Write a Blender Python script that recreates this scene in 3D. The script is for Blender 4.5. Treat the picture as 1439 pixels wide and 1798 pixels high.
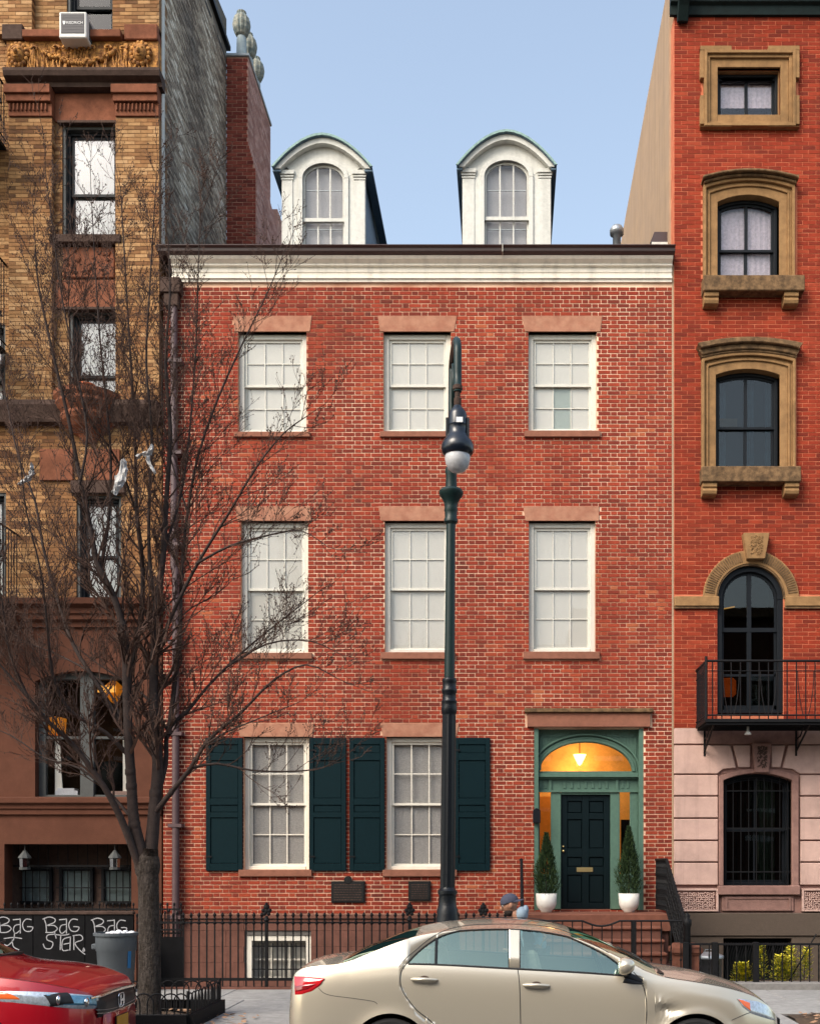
import bpy, math, random
from math import sin, cos, pi, sqrt, radians
from mathutils import Vector, Matrix
random.seed(7)
for o in list(bpy.data.objects): bpy.data.objects.remove(o)
S = bpy.context.scene
C = S.collection

# ------------------------------------------------------------------ camera, sky, sun, exposure
F_PX, HX, HY, CAM_D, CAM_H = 1929.0, 890.0, 1519.0, 18.37, 1.94
cam_data = bpy.data.cameras.new('camera')
cam = bpy.data.objects.new('camera', cam_data); C.objects.link(cam)
cam.location = (0, -CAM_D, CAM_H); cam.rotation_euler = (pi/2, 0, 0)
cam_data.sensor_fit = 'VERTICAL'; cam_data.sensor_height = 36
cam_data.lens = 36*F_PX/1798.0
cam_data.shift_x = -(HX-719.5)/1798.0
cam_data.shift_y = (HY-899.0)/1798.0
cam_data.clip_start = .1; cam_data.clip_end = 600
S.camera = cam
W = bpy.data.worlds.new('World'); S.world = W; W.use_nodes = True
wn = W.node_tree; wn.nodes.clear()
SUN_EL, SUN_AZ = 42, 222            # the sun stands behind the camera, to its left
sky = wn.nodes.new('ShaderNodeTexSky'); sky.sky_type = 'NISHITA'; sky.sun_disc = False
sky.sun_elevation = radians(SUN_EL); sky.sun_rotation = radians(SUN_AZ)
sky.air_density = 1.5; sky.dust_density = 3.2; sky.ozone_density = 1.3
hsv = wn.nodes.new('ShaderNodeHueSaturation'); hsv.inputs['Saturation'].default_value = .80; hsv.inputs['Value'].default_value = 1.0
bg = wn.nodes.new('ShaderNodeBackground'); bg.inputs[1].default_value = .15
wo = wn.nodes.new('ShaderNodeOutputWorld')
wn.links.new(sky.outputs[0], hsv.inputs['Color']); wn.links.new(hsv.outputs[0], bg.inputs[0]); wn.links.new(bg.outputs[0], wo.inputs[0])
sl = bpy.data.lights.new('sun', 'SUN'); sl.energy = 1.7; sl.angle = radians(30); sl.color = (1, .91, .79)
sun = bpy.data.objects.new('sun', sl); C.objects.link(sun); sun.location = (-20, -40, 50)
az, el = radians(SUN_AZ), radians(SUN_EL)
sun_dir = Vector((sin(az)*cos(el), cos(az)*cos(el), sin(el)))
sun.rotation_euler = sun_dir.to_track_quat('Z', 'Y').to_euler()
S.view_settings.view_transform = 'Standard'; S.view_settings.look = 'None'
S.view_settings.exposure = .9; S.view_settings.gamma = 1; S.view_settings.use_curve_mapping = False
S.cycles.max_bounces = 6; S.cycles.transparent_max_bounces = 24; S.cycles.use_denoising = True
S.cycles.sample_clamp_indirect = 6; S.cycles.caustics_reflective = False; S.cycles.caustics_refractive = False

# ------------------------------------------------------------------ measuring helpers (metres; facades stand at y = 0, the street runs along x)
def X(px, y=0.0): return (px-HX)*(CAM_D+y)/F_PX
def Z(py, y=0.0): return CAM_H-(py-HY)*(CAM_D+y)/F_PX

# ------------------------------------------------------------------ materials
M = {}
def nd(nt, t, **kw):
    n = nt.nodes.new(t)
    for k, v in kw.items(): setattr(n, k, v)
    return n
def mat(name, col, rough=.8, var=.0, scale=6.0, metal=0.0, bump=0.0, bscale=60., spec=.35, col2=None, stain=0.0, stain_scale=.5, sz=1.0, coat=0, attr=None, streak=0.0, emit=None, es=0, sheen=0):
    """procedural surface: base colour, blotches between col and col2, grime streaks, fine relief"""
    m = bpy.data.materials.new(name); m.use_nodes = True; nt = m.node_tree; L = nt.links
    b = nt.nodes['Principled BSDF']
    b.inputs['Roughness'].default_value = rough; b.inputs['Metallic'].default_value = metal
    b.inputs['Specular IOR Level'].default_value = spec
    if coat: b.inputs['Coat Weight'].default_value = coat; b.inputs['Coat Roughness'].default_value = .04
    geo = nd(nt, 'ShaderNodeNewGeometry')
    cur = None
    rgb = nd(nt, 'ShaderNodeRGB'); rgb.outputs[0].default_value = (*col, 1); cur = rgb.outputs[0]
    if attr:                                             # per-piece tone ramp
        a = nd(nt, 'ShaderNodeAttribute', attribute_name='tone')
        r = nd(nt, 'ShaderNodeValToRGB'); r.color_ramp.interpolation = 'LINEAR'
        e = r.color_ramp.elements
        e[0].position = attr[0][0]; e[0].color = (*attr[0][1], 1); e[1].position = attr[-1][0]; e[1].color = (*attr[-1][1], 1)
        for p, c in attr[1:-1]:
            x = e.new(p); x.color = (*c, 1)
        L.new(a.outputs['Fac'], r.inputs[0]); cur = r.outputs[0]
    def mixc(fac, a, bcol, typ='MIX'):
        mx = nd(nt, 'ShaderNodeMix', data_type='RGBA', blend_type=typ)
        if isinstance(fac, float): mx.inputs[0].default_value = fac
        else: L.new(fac, mx.inputs[0])
        L.new(a, mx.inputs[6])
        if isinstance(bcol, tuple): mx.inputs[7].default_value = (*bcol, 1)
        else: L.new(bcol, mx.inputs[7])
        return mx.outputs[2]
    def noise(sc, det=5, ro=.6, zs=1.0):
        mp = nd(nt, 'ShaderNodeMapping'); mp.inputs['Scale'].default_value = (1, 1, zs)
        n = nd(nt, 'ShaderNodeTexNoise'); n.inputs['Scale'].default_value = sc; n.inputs['Detail'].default_value = det; n.inputs['Roughness'].default_value = ro
        L.new(geo.outputs['Position'], mp.inputs[0]); L.new(mp.outputs[0], n.inputs['Vector']); return n.outputs['Fac']
    def ramp(v, a, b_):
        r = nd(nt, 'ShaderNodeMapRange'); r.inputs['From Min'].default_value = a; r.inputs['From Max'].default_value = b_
        L.new(v, r.inputs['Value']); return r.outputs[0]
    if col2: cur = mixc(ramp(noise(scale, 6, .65, sz), .38, .62), cur, col2)
    if var:
        k = nd(nt, 'ShaderNodeMapRange'); k.inputs['From Min'].default_value = .3; k.inputs['From Max'].default_value = .7
        k.inputs['To Min'].default_value = 1-var; k.inputs['To Max'].default_value = 1+var
        L.new(noise(scale*1.7, 8, .7), k.inputs['Value'])
        cmb = nd(nt, 'ShaderNodeCombineColor')
        for i in range(3): L.new(k.outputs[0], cmb.inputs[i])
        cur = mixc(1.0, cur, cmb.outputs[0], 'MULTIPLY')
    if stain:
        f = nd(nt, 'ShaderNodeMath', operation='MULTIPLY'); L.new(ramp(noise(stain_scale, 6, .6), .45, .75), f.inputs[0]); f.inputs[1].default_value = stain
        cur = mixc(f.outputs[0], cur, tuple(c*.35 for c in col))
    if streak:
        f = nd(nt, 'ShaderNodeMath', operation='MULTIPLY'); L.new(ramp(noise(7, 5, .6, .07), .5, .72), f.inputs[0]); f.inputs[1].default_value = streak
        cur = mixc(f.outputs[0], cur, tuple(c*.3 for c in col))
    L.new(cur, b.inputs['Base Color'])
    if bump:
        bp = nd(nt, 'ShaderNodeBump'); bp.inputs['Strength'].default_value = bump; bp.inputs['Distance'].default_value = .01
        L.new(noise(bscale, 4, .6, sz), bp.inputs['Height']); L.new(bp.outputs[0], b.inputs['Normal'])
    if emit: b.inputs['Emission Color'].default_value = (*emit, 1); b.inputs['Emission Strength'].default_value = es
    M[name] = m; return m
def glass(name, tint=(1, 1, 1), ior=1.5, rough=.01, refl=1.0, wav=0.0):
    m = bpy.data.materials.new(name); m.use_nodes = True; nt = m.node_tree; nt.nodes.clear(); L = nt.links
    t = nd(nt, 'ShaderNodeBsdfTransparent'); t.inputs[0].default_value = (*tint, 1)
    g = nd(nt, 'ShaderNodeBsdfGlossy'); g.inputs['Roughness'].default_value = rough
    fr = nd(nt, 'ShaderNodeFresnel'); fr.inputs[0].default_value = ior
    mx = nd(nt, 'ShaderNodeMixShader'); out = nd(nt, 'ShaderNodeOutputMaterial')
    ml = nd(nt, 'ShaderNodeMath', operation='MULTIPLY'); ml.inputs[1].default_value = refl; ml.use_clamp = True
    L.new(fr.outputs[0], ml.inputs[0]); L.new(ml.outputs[0], mx.inputs[0]); L.new(t.outputs[0], mx.inputs[1]); L.new(g.outputs[0], mx.inputs[2]); L.new(mx.outputs[0], out.inputs[0])
    if wav:
        ge = nd(nt, 'ShaderNodeNewGeometry'); n = nd(nt, 'ShaderNodeTexNoise'); n.inputs['Scale'].default_value = 2.2; n.inputs['Detail'].default_value = 1
        bp = nd(nt, 'ShaderNodeBump'); bp.inputs['Strength'].default_value = wav; bp.inputs['Distance'].default_value = .03
        L.new(ge.outputs['Position'], n.inputs['Vector']); L.new(n.outputs['Fac'], bp.inputs['Height']); L.new(bp.outputs[0], g.inputs['Normal']); L.new(bp.outputs[0], fr.inputs['Normal'])
    M[name] = m; return m

mat('brick_red', (.3, .07, .045), .85, var=.22, scale=9, bump=.5, bscale=90, spec=.2, stain=.4, stain_scale=.9, streak=.22,
    attr=[(0, (.085, .024, .017)), (.16, (.17, .028, .017)), (.5, (.255, .035, .018)), (.85, (.32, .050, .023)), (1, (.42, .13, .055))])
mat('mortar_light', (.92, .66, .47), .95, var=.15, scale=.4, bump=.4, spec=.1, col2=(.44, .185, .11), stain=.35, stain_scale=.7)
mat('brick_orange', (.42, .08, .04), .85, var=.2, scale=7, bump=.4, bscale=90, spec=.2, stain=.4, stain_scale=.7, streak=.25,
    attr=[(0, (.13, .018, .010)), (.4, (.215, .026, .011)), (.75, (.265, .032, .013)), (1, (.32, .05, .021))])
mat('mortar_orange', (.60, .20, .11), .95, var=.12, scale=3, bump=.3, spec=.1, col2=(.50, .15, .08))
mat('brick_tan', (.5, .32, .14), .85, var=.25, scale=5, bump=.5, bscale=70, spec=.2, stain=.55, stain_scale=.9,
    attr=[(0, (.09, .04, .02)), (.3, (.23, .105, .042)), (.65, (.37, .20, .085)), (1, (.48, .29, .145))])
mat('mortar_tan', (.22, .13, .07), .95, var=.15, scale=3, bump=.3, spec=.1)
mat('brick_chimney', (.22, .05, .035), .85, var=.2, scale=9, bump=.5, bscale=90, spec=.2,
    attr=[(0, (.14, .03, .022)), (.5, (.21, .045, .03)), (1, (.29, .07, .045))])
mat('mortar_chimney', (.52, .28, .20), .95, var=.15, scale=4, spec=.1)
mat('pink_stucco', (.50, .31, .26), .95, var=.14, scale=3, bump=.5, bscale=25, spec=.1, stain=.3, stain_scale=2)
mat('grey_party_wall', (.15, .14, .125), .95, var=.3, scale=8, spec=.1)
mat('brick_grey', (.3, .3, .3), .9, var=.35, scale=11, bump=.6, bscale=60, spec=.12, stain=.5, stain_scale=.6,
    attr=[(0, (.17, .135, .105)), (.35, (.30, .245, .19)), (.7, (.46, .39, .30)), (.9, (.60, .53, .43)), (1, (.74, .68, .57))])
mat('blind_teal', (.20, .26, .26), .9, var=.15, scale=6)
mat('tan_stucco', (.40, .28, .185), .95, var=.08, scale=1.5, bump=.5, bscale=14, spec=.1, streak=.3, col2=(.37, .265, .185))
mat('brownstone', (.105, .042, .026), .9, var=.14, scale=2.2, bump=.4, bscale=60, spec=.15, stain=.35)
mat('brownstone_warm', (.20, .075, .042), .9, var=.3, scale=4, bump=.5, bscale=60, spec=.15, stain=.6, stain_scale=1.6)
mat('brownstone_dark', (.07, .045, .036), .9, var=.35, scale=5, bump=.5, bscale=50, spec=.15)
mat('lintel_stone', (.40, .20, .13), .9, var=.12, scale=5, bump=.3, bscale=120, spec=.15, col2=(.32, .14, .09))
mat('sill_stone', (.26, .11, .072), .9, var=.18, scale=6, bump=.3, bscale=120, spec=.15, stain=.3)
mat('base_stone', (.155, .070, .052), .9, var=.2, scale=3, bump=.4, bscale=70, spec=.15, stain=.55, stain_scale=1.2)
mat('step_stone', (.20, .082, .055), .9, var=.2, scale=5, bump=.4, bscale=70, spec=.15, stain=.3)
mat('terracotta', (.52, .25, .07), .85, var=.4, scale=14, bump=.7, bscale=40, spec=.2, col2=(.16, .07, .03))
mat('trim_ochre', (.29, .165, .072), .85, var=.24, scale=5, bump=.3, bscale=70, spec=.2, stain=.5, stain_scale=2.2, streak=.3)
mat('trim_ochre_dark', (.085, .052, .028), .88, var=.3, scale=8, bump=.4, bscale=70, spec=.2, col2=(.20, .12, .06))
mat('pink_stone', (.55, .37, .315), .9, var=.1, scale=4, bump=.35, bscale=80, spec=.15, stain=.3, stain_scale=1.8, streak=.25)
mat('pink_stone_dark', (.27, .155, .13), .9, var=.2, scale=5, bump=.4, bscale=80, spec=.15, stain=.4)
mat('taupe_render', (.095, .072, .056), .9, var=.1, scale=8, bump=.3, bscale=60, spec=.2)
mat('white_paint', (.70, .66, .57), .55, var=.05, scale=5, bump=.15, bscale=40, spec=.35, streak=.08)
mat('sash_paint', (.60, .585, .52), .55, var=.06, scale=5, bump=.15, bscale=40, spec=.3, streak=.12)
mat('cornice_paint', (.82, .76, .66), .6, var=.07, scale=6, bump=.15, bscale=40, spec=.3, streak=.3)
mat('weathered_white', (.60, .60, .56), .75, var=.10, scale=9, bump=.5, bscale=30, spec=.2, streak=.22, stain=.12, stain_scale=5)
mat('verdigris_edge', (.22, .34, .32), .6, var=.3, scale=9, spec=.3)
mat('slate_blue', (.09, .15, .21), .5, var=.25, scale=6, spec=.4)
mat('blind_white', (.97, .94, .84), .8, var=.015, scale=3, spec=.1)
mat('blind_green', (.52, .60, .54), .8, var=.05, scale=3, spec=.1)
mat('lace', (.50, .48, .45), .9, var=.22, scale=40, spec=.1, col2=(.66, .63, .59), sz=1.5)
mat('lace_dormer', (.52, .51, .52), .9, var=.12, scale=40, spec=.1)
mat('curtain_lilac', (.62, .55, .62), .9, var=.25, scale=12, spec=.1, sz=.2)
mat('room_dark', (.012, .014, .014), .9, var=.2, scale=3, spec=.05)
mat('room_brown', (.06, .028, .013), .9, var=.4, scale=3, spec=.05)
mat('gutter_brown', (.055, .032, .030), .35, var=.1, scale=6, spec=.5)
mat('downspout', (.085, .052, .055), .5, var=.2, scale=6, spec=.4)
mat('shutter_green', (.001, .012, .016), .65, var=.12, scale=10, spec=.12)
mat('door_green', (.002, .008, .010), .4, var=.1, scale=8, spec=.22)
mat('surround_green', (.080, .150, .112), .5, var=.12, scale=8, spec=.35, streak=.12)
mat('black_iron', (.007, .007, .008), .6, var=.3, scale=12, spec=.18, bump=.2)
mat('black_frame', (.006, .008, .011), .5, var=.15, scale=8, spec=.2)
mat('grey_frame', (.065, .068, .066), .6, var=.15, scale=8, spec=.3)
mat('brass', (.72, .55, .25), .35, metal=.9)
mat('bronze_plaque', (.008, .008, .008), .5, var=.3, scale=14, spec=.3, bump=.4)
mat('asphalt', (.05, .05, .052), .92, var=.25, scale=5, bump=.7, bscale=160, spec=.2)
mat('slab_concrete', (.31, .305, .295), .92, var=.2, scale=6, bump=.6, bscale=140, spec=.15, stain=.35, stain_scale=1.3)
mat('joint_dirt', (.12, .11, .10), .95, var=.2, scale=9)
mat('kerb_granite', (.20, .19, .18), .85, var=.2, scale=9, bump=.4, bscale=90)
mat('soil', (.075, .05, .033), .98, var=.4, scale=10, bump=.9, bscale=50)
mat('leaf_dry', (.34, .20, .12), .9, var=.4, scale=16)
mat('bark', (.038, .031, .026), .95, var=.6, scale=16, bump=2.6, bscale=42, sz=.3, col2=(.062, .052, .046), spec=.08)
mat('bark_branch', (.045, .034, .031), .9, var=.3, scale=10, bump=.5, bscale=60, spec=.12)
mat('twig', (.070, .043, .034), .9, var=.45, scale=5, spec=.12)
mat('plastic_bag', (.46, .45, .44), .6, var=.1, scale=20, spec=.3)
mat('lamp_green', (.006, .020, .019), .42, var=.2, scale=9, spec=.35)
mat('lamp_black', (.004, .006, .009), .35, var=.2, scale=12, spec=.35, bump=.2)
mat('frosted_glass', (.50, .50, .51), .22, var=.25, scale=9, spec=.7)
mat('lamp_navy', (.005, .009, .017), .28, var=.15, scale=12, spec=.6)
mat('galvanised', (.36, .39, .42), .38, metal=.6, var=.15, scale=9)
mat('bin_grey', (.075, .088, .10), .5, var=.08, scale=8, spec=.4)
mat('recycle_blue', (.02, .14, .32), .5)
mat('bag_white', (.75, .76, .80), .5, var=.1, scale=20)
mat('graffiti_paint', (.34, .34, .36), .7, var=.3, scale=30)
mat('board_black', (.004, .004, .005), .65, var=.4, scale=4, spec=.12)
mat('pot_white', (.74, .72, .66), .4, var=.04, scale=8, spec=.4)
mat('conifer_dark', (.018, .036, .014), .8, var=.35, scale=14, spec=.2)
mat('conifer_light', (.04, .07, .02), .8, var=.35, scale=14, spec=.2)
mat('leaf_yellow', (.62, .54, .05), .6, var=.3, scale=14, spec=.3)
mat('leaf_green', (.20, .24, .03), .6, var=.3, scale=14, spec=.3)
mat('chimney_pot', (.28, .34, .36), .7, var=.25, scale=7, spec=.25)
mat('chimney_pot_crown', (.14, .18, .18), .8, var=.5, scale=9, spec=.25, col2=(.28, .27, .22))
mat('brick_pink', (.5, .3, .25), .9, var=.15, scale=9, bump=.4, bscale=60, spec=.15, stain=.35, stain_scale=1.5, attr=[(0, (.30, .15, .12)), (.5, (.42, .235, .195)), (1, (.52, .33, .28))])
mat('lead_cap', (.33, .37, .39), .6, var=.15, scale=6)
mat('cornice_green', (.006, .015, .015), .65, var=.4, scale=5, spec=.2)
mat('ac_white', (.62, .61, .58), .5, var=.05, scale=9); mat('ac_grille', (.10, .095, .10), .6, var=.1, scale=40)
mat('print_white', (.75, .75, .75), .6)
mat('clay_pot', (.40, .10, .035), .8, var=.15, scale=12)
mat('concrete_step', (.25, .24, .23), .9, var=.2, scale=9)
mat('car_beige', (.68, .615, .49), .26, metal=.62, var=.0, spec=.5, coat=.8)
mat('car_red', (.36, .0005, .010), .32, metal=.15, spec=.5, coat=1.0)
mat('car_black', (.012, .012, .013), .45, spec=.4)
mat('rubber', (.018, .018, .019), .85, bump=.4, bscale=90)
mat('rim_silver', (.45, .45, .46), .35, metal=.8)
mat('chrome', (.75, .76, .78), .12, metal=1.0)
mat('seat_cloth', (.40, .37, .31), .9, var=.1, scale=20)
mat('tail_red', (.52, .006, .012), .15, spec=.7, coat=1); mat('tail_red_deep', (.22, .002, .006), .15, spec=.7, coat=1)
mat('lens_amber', (.75, .13, .02), .2, spec=.6, coat=1); mat('lens_clear', (.50, .56, .62), .15, metal=.5, spec=.7, coat=1, var=.35, scale=22)
mat('lens_blue', (.10, .27, .40), .12, metal=.4, spec=.7, coat=1, var=.3, scale=14)
mat('plate_yellow', (.55, .26, .01), .5)
mat('skin', (.33, .17, .11), .6, var=.08, scale=30, spec=.35); mat('cap_navy', (.05, .055, .085), .9, var=.15, scale=60)
mat('hood_blue', (.22, .29, .36), .9, var=.12, scale=30); mat('trousers_dark', (.03, .032, .04), .9); mat('beard', (.02, .014, .012), .95)
mat('opposite_wall', (.20, .11, .08), .9, var=.2, scale=2); mat('roof_tar', (.04, .04, .042), .9)
mat('fan_wall_glow', (.75, .42, .14), .9, var=.3, scale=2.5, emit=(1.0, .40, .06), es=.10)  # hall wall: orange lamplight put into the surface as a faint glow
mat('fan_wall_glow_dim', (.55, .20, .04), .9, var=.3, scale=2.5, emit=(1.0, .28, .02), es=.06)  # dimmer copy of the hall wall, lamplight again set as glow
mat('lamp_glow', (1, .8, .45), .5, emit=(1.0, .68, .24), es=2.6)
mat('amber_glow', (.8, .4, .1), .6, emit=(1.0, .42, .06), es=.5, var=.4, scale=9)
mat('orange_cushion', (.75, .10, .01), .8, emit=(1, .12, .01), es=.12, var=.4, scale=9)  # no lamp: a faint orange glow is added to the cushion colour
mat('orange_shade', (.75, .28, .02), .8, emit=(1, .30, .02), es=.16)
glass('glass_window', (1, 1, 1), 1.5, .01, .65, .02)
glass('glass_dark', (.60, .66, .66), 1.5, .01, 1.1, .02)
glass('glass_mirror', (1, 1, 1), 1.6, .01, 1.3, .02)
glass('glass_car', (.78, .93, .88), 1.5, .01, 5.5); M['glass_car'].node_tree.nodes['Glossy BSDF'].inputs[0].default_value = (.70, .95, .84, 1)
glass('glass_lamp', (.80, .82, .85), 1.6, .08, 2.6)

# ------------------------------------------------------------------ mesh building
def org(o):
    v = Vector((0, 0, 0))
    while o is not None: v += o.location; o = o.parent
    return v
class MB:
    def __init__(s): s.v = []; s.f = []; s.t = []
    def face(s, idx, tone=.5): s.f.append(idx); s.t.append(tone)
    def box(s, x0, x1, y0, y1, z0, z1, tone=.5):
        n = len(s.v)
        s.v += [(x0, y0, z0), (x1, y0, z0), (x1, y1, z0), (x0, y1, z0), (x0, y0, z1), (x1, y0, z1), (x1, y1, z1), (x0, y1, z1)]
        for q in ((0, 3, 2, 1), (4, 5, 6, 7), (0, 1, 5, 4), (1, 2, 6, 5), (2, 3, 7, 6), (3, 0, 4, 7)): s.face([n+i for i in q], tone)
        return s
    def prism(s, pts, y0, y1, tone=.5):          # pts: (x, z) outline, extruded in y
        n = len(s.v); k = len(pts)
        s.v += [(x, y0, z) for x, z in pts]+[(x, y1, z) for x, z in pts]
        s.face([n+i for i in range(k)], tone); s.face([n+k+i for i in reversed(range(k))], tone)
        for i in range(k): j = (i+1) % k; s.face([n+i, n+k+i, n+k+j, n+j], tone)
        return s
    def prism_x(s, pts, x0, x1, tone=.5):        # pts: (y, z) outline, extruded in x
        n = len(s.v); k = len(pts)
        s.v += [(x0, y, z) for y, z in pts]+[(x1, y, z) for y, z in pts]
        s.face([n+i for i in range(k)], tone); s.face([n+k+i for i in reversed(range(k))], tone)
        for i in range(k): j = (i+1) % k; s.face([n+i, n+k+i, n+k+j, n+j], tone)
        return s
    def band(s, inner, outer, y0, y1, closed=False):     # ribbon between two (x, z) outlines, thick in y
        n = len(s.v); k = len(inner)
        for a in (y0, y1):
            s.v += [(x, a, z) for x, z in inner]; s.v += [(x, a, z) for x, z in outer]
        for i in range(k if closed else k-1):
            j = (i+1) % k
            s.face([n+i, n+j, n+k+j, n+k+i]); s.face([n+2*k+i, n+3*k+i, n+3*k+j, n+2*k+j])
            s.face([n+i, n+2*k+i, n+2*k+j, n+j]); s.face([n+k+i, n+k+j, n+3*k+j, n+3*k+i])
        if not closed:
            for i in (0, k-1): s.face([n+i, n+k+i, n+3*k+i, n+2*k+i])
        return s
    def tube(s, pts, r, k=8, caps=True):
        pts = [Vector(p) for p in pts]; m = len(pts)
        if not hasattr(r, '__len__'): r = [r]*m
        n = len(s.v); up = None
        for i, p in enumerate(pts):
            d = (pts[min(i+1, m-1)]-pts[max(i-1, 0)])
            if d.length < 1e-9: d = Vector((0, 0, 1))
            d.normalize()
            if up is None: up = Vector((0, 0, 1)) if abs(d.z) < .9 else Vector((0, 1, 0))
            u = d.cross(up)
            if u.length < 1e-4: u = d.cross(Vector((1, 0, 0)))
            u.normalize(); w = u.cross(d); up = w
            for j in range(k):
                a = 2*pi*j/k; q = p+(u*cos(a)+w*sin(a))*r[i]; s.v.append((q.x, q.y, q.z))
        for i in range(m-1):
            for j in range(k):
                jj = (j+1) % k; s.face([n+i*k+j, n+i*k+jj, n+(i+1)*k+jj, n+(i+1)*k+j])
        if caps and k > 2:
            s.face([n+j for j in range(k)]); s.face([n+(m-1)*k+j for j in reversed(range(k))])
        return s
    def lathe(s, prof, cx, cy, k=24, a0=0, a1=2*pi, lobes=0, lobe=0.0):
        n = len(s.v); m = len(prof); full = abs(a1-a0-2*pi) < 1e-6; kk = k if full else k+1
        for r, z in prof:
            for j in range(kk):
                a = a0+(a1-a0)*j/k; rr = r*(1+(lobe*abs(sin(lobes*a/2)) if lobes else 0)); s.v.append((cx+rr*cos(a), cy+rr*sin(a), z))
        for i in range(m-1):
            for j in range(k):
                jj = (j+1) % kk; s.face([n+i*kk+j, n+i*kk+jj, n+(i+1)*kk+jj, n+(i+1)*kk+j])
        return s
    def blob(s, c, rx, ry, rz, k=8, m=6):
        n = len(s.v)
        for i in range(m+1):
            t = pi*i/m
            for j in range(k):
                a = 2*pi*j/k; s.v.append((c[0]+rx*sin(t)*cos(a), c[1]+ry*sin(t)*sin(a), c[2]+rz*cos(t)))
        for i in range(m):
            for j in range(k): jj = (j+1) % k; s.face([n+i*k+j, n+(i+1)*k+j, n+(i+1)*k+jj, n+i*k+jj])
        return s
    def quad(s, a, b, c, d, tone=.5):
        n = len(s.v); s.v += [tuple(a), tuple(b), tuple(c), tuple(d)]; s.face([n, n+1, n+2, n+3], tone); return s
    def mesh(s, name, o=Vector((0, 0, 0)), smooth=False):
        me = bpy.data.meshes.new(name)
        me.from_pydata([(a-o.x, b-o.y, c-o.z) for a, b, c in s.v], [], s.f)
        at = me.attributes.new('tone', 'FLOAT', 'FACE'); at.data.foreach_set('value', s.t)
        if smooth: me.polygons.foreach_set('use_smooth', [True]*len(me.polygons))
        return me
    def build(s, name, m, parent=None, smooth=False, bevel=0, loc=None, auto=False, kind=None):
        o_ = org(parent) if parent else (Vector(loc) if loc else Vector((0, 0, 0)))
        me = s.mesh(name, o_, smooth); me.materials.append(M[m] if isinstance(m, str) else m)
        ob = bpy.data.objects.new(name, me); C.objects.link(ob)
        if parent: ob.parent = parent
        elif loc: ob.location = loc
        if bevel:
            b = ob.modifiers.new('bevel', 'BEVEL'); b.width = bevel; b.segments = 1; b.limit_method = 'ANGLE'; b.angle_limit = radians(35)
        if auto: me.set_sharp_from_angle(angle=radians(38)) if smooth else None
        if kind: ob['kind'] = kind
        return ob
def thing(name, label, cat, loc=(0, 0, 0), group=None):
    o = bpy.data.objects.new(name, None); C.objects.link(o); o.location = loc; o.empty_display_size = .2
    o['label'] = label; o['category'] = cat
    if group: o['group'] = group
    return o
def tag(o, label, cat, group=None):
    o['label'] = label; o['category'] = cat
    if group: o['group'] = group
    return o
def copy_tree(o, parent=None):
    c = o.copy(); C.objects.link(c)
    if parent: c.parent = parent
    for ch in o.children: copy_tree(ch, c)
    return c
def inst(name, me, loc, parent):
    o = bpy.data.objects.new(name, me); C.objects.link(o); o.location = Vector(loc)-org(parent); o.parent = parent; return o
def text_mesh(txt, size, m, parent, name, loc, extrude=.002, rot=(pi/2, 0, 0), align='CENTER'):
    cu = bpy.data.curves.new('t', 'FONT'); cu.body = txt; cu.size = size; cu.extrude = extrude; cu.align_x = align; cu.align_y = 'CENTER'; cu.resolution_u = 3
    t = bpy.data.objects.new('t', cu); C.objects.link(t)
    me = bpy.data.meshes.new_from_object(t.evaluated_get(bpy.context.evaluated_depsgraph_get())); bpy.data.objects.remove(t)
    me.materials.clear(); me.materials.append(M[m])
    o = bpy.data.objects.new(name, me); C.objects.link(o); o.rotation_euler = rot
    o.location = Vector(loc)-org(parent); o.parent = parent; return o
def arc(cx, cz, rx, rz, a0, a1, n):
    return [(cx+rx*cos(radians(a0+(a1-a0)*i/n)), cz+rz*sin(radians(a0+(a1-a0)*i/n))) for i in range(n+1)]
def seg_arch(x0, x1, zs, rise, n=12):       # points left to right along a low arch springing at zs
    w = (x1-x0)/2; R = (w*w+rise*rise)/(2*rise); c = (x0+x1)/2; zc = zs+rise-R
    return [(x0+(x1-x0)*i/n, zc+sqrt(max(R*R-(x0+(x1-x0)*i/n-c)**2, 0))) for i in range(n+1)]

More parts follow.
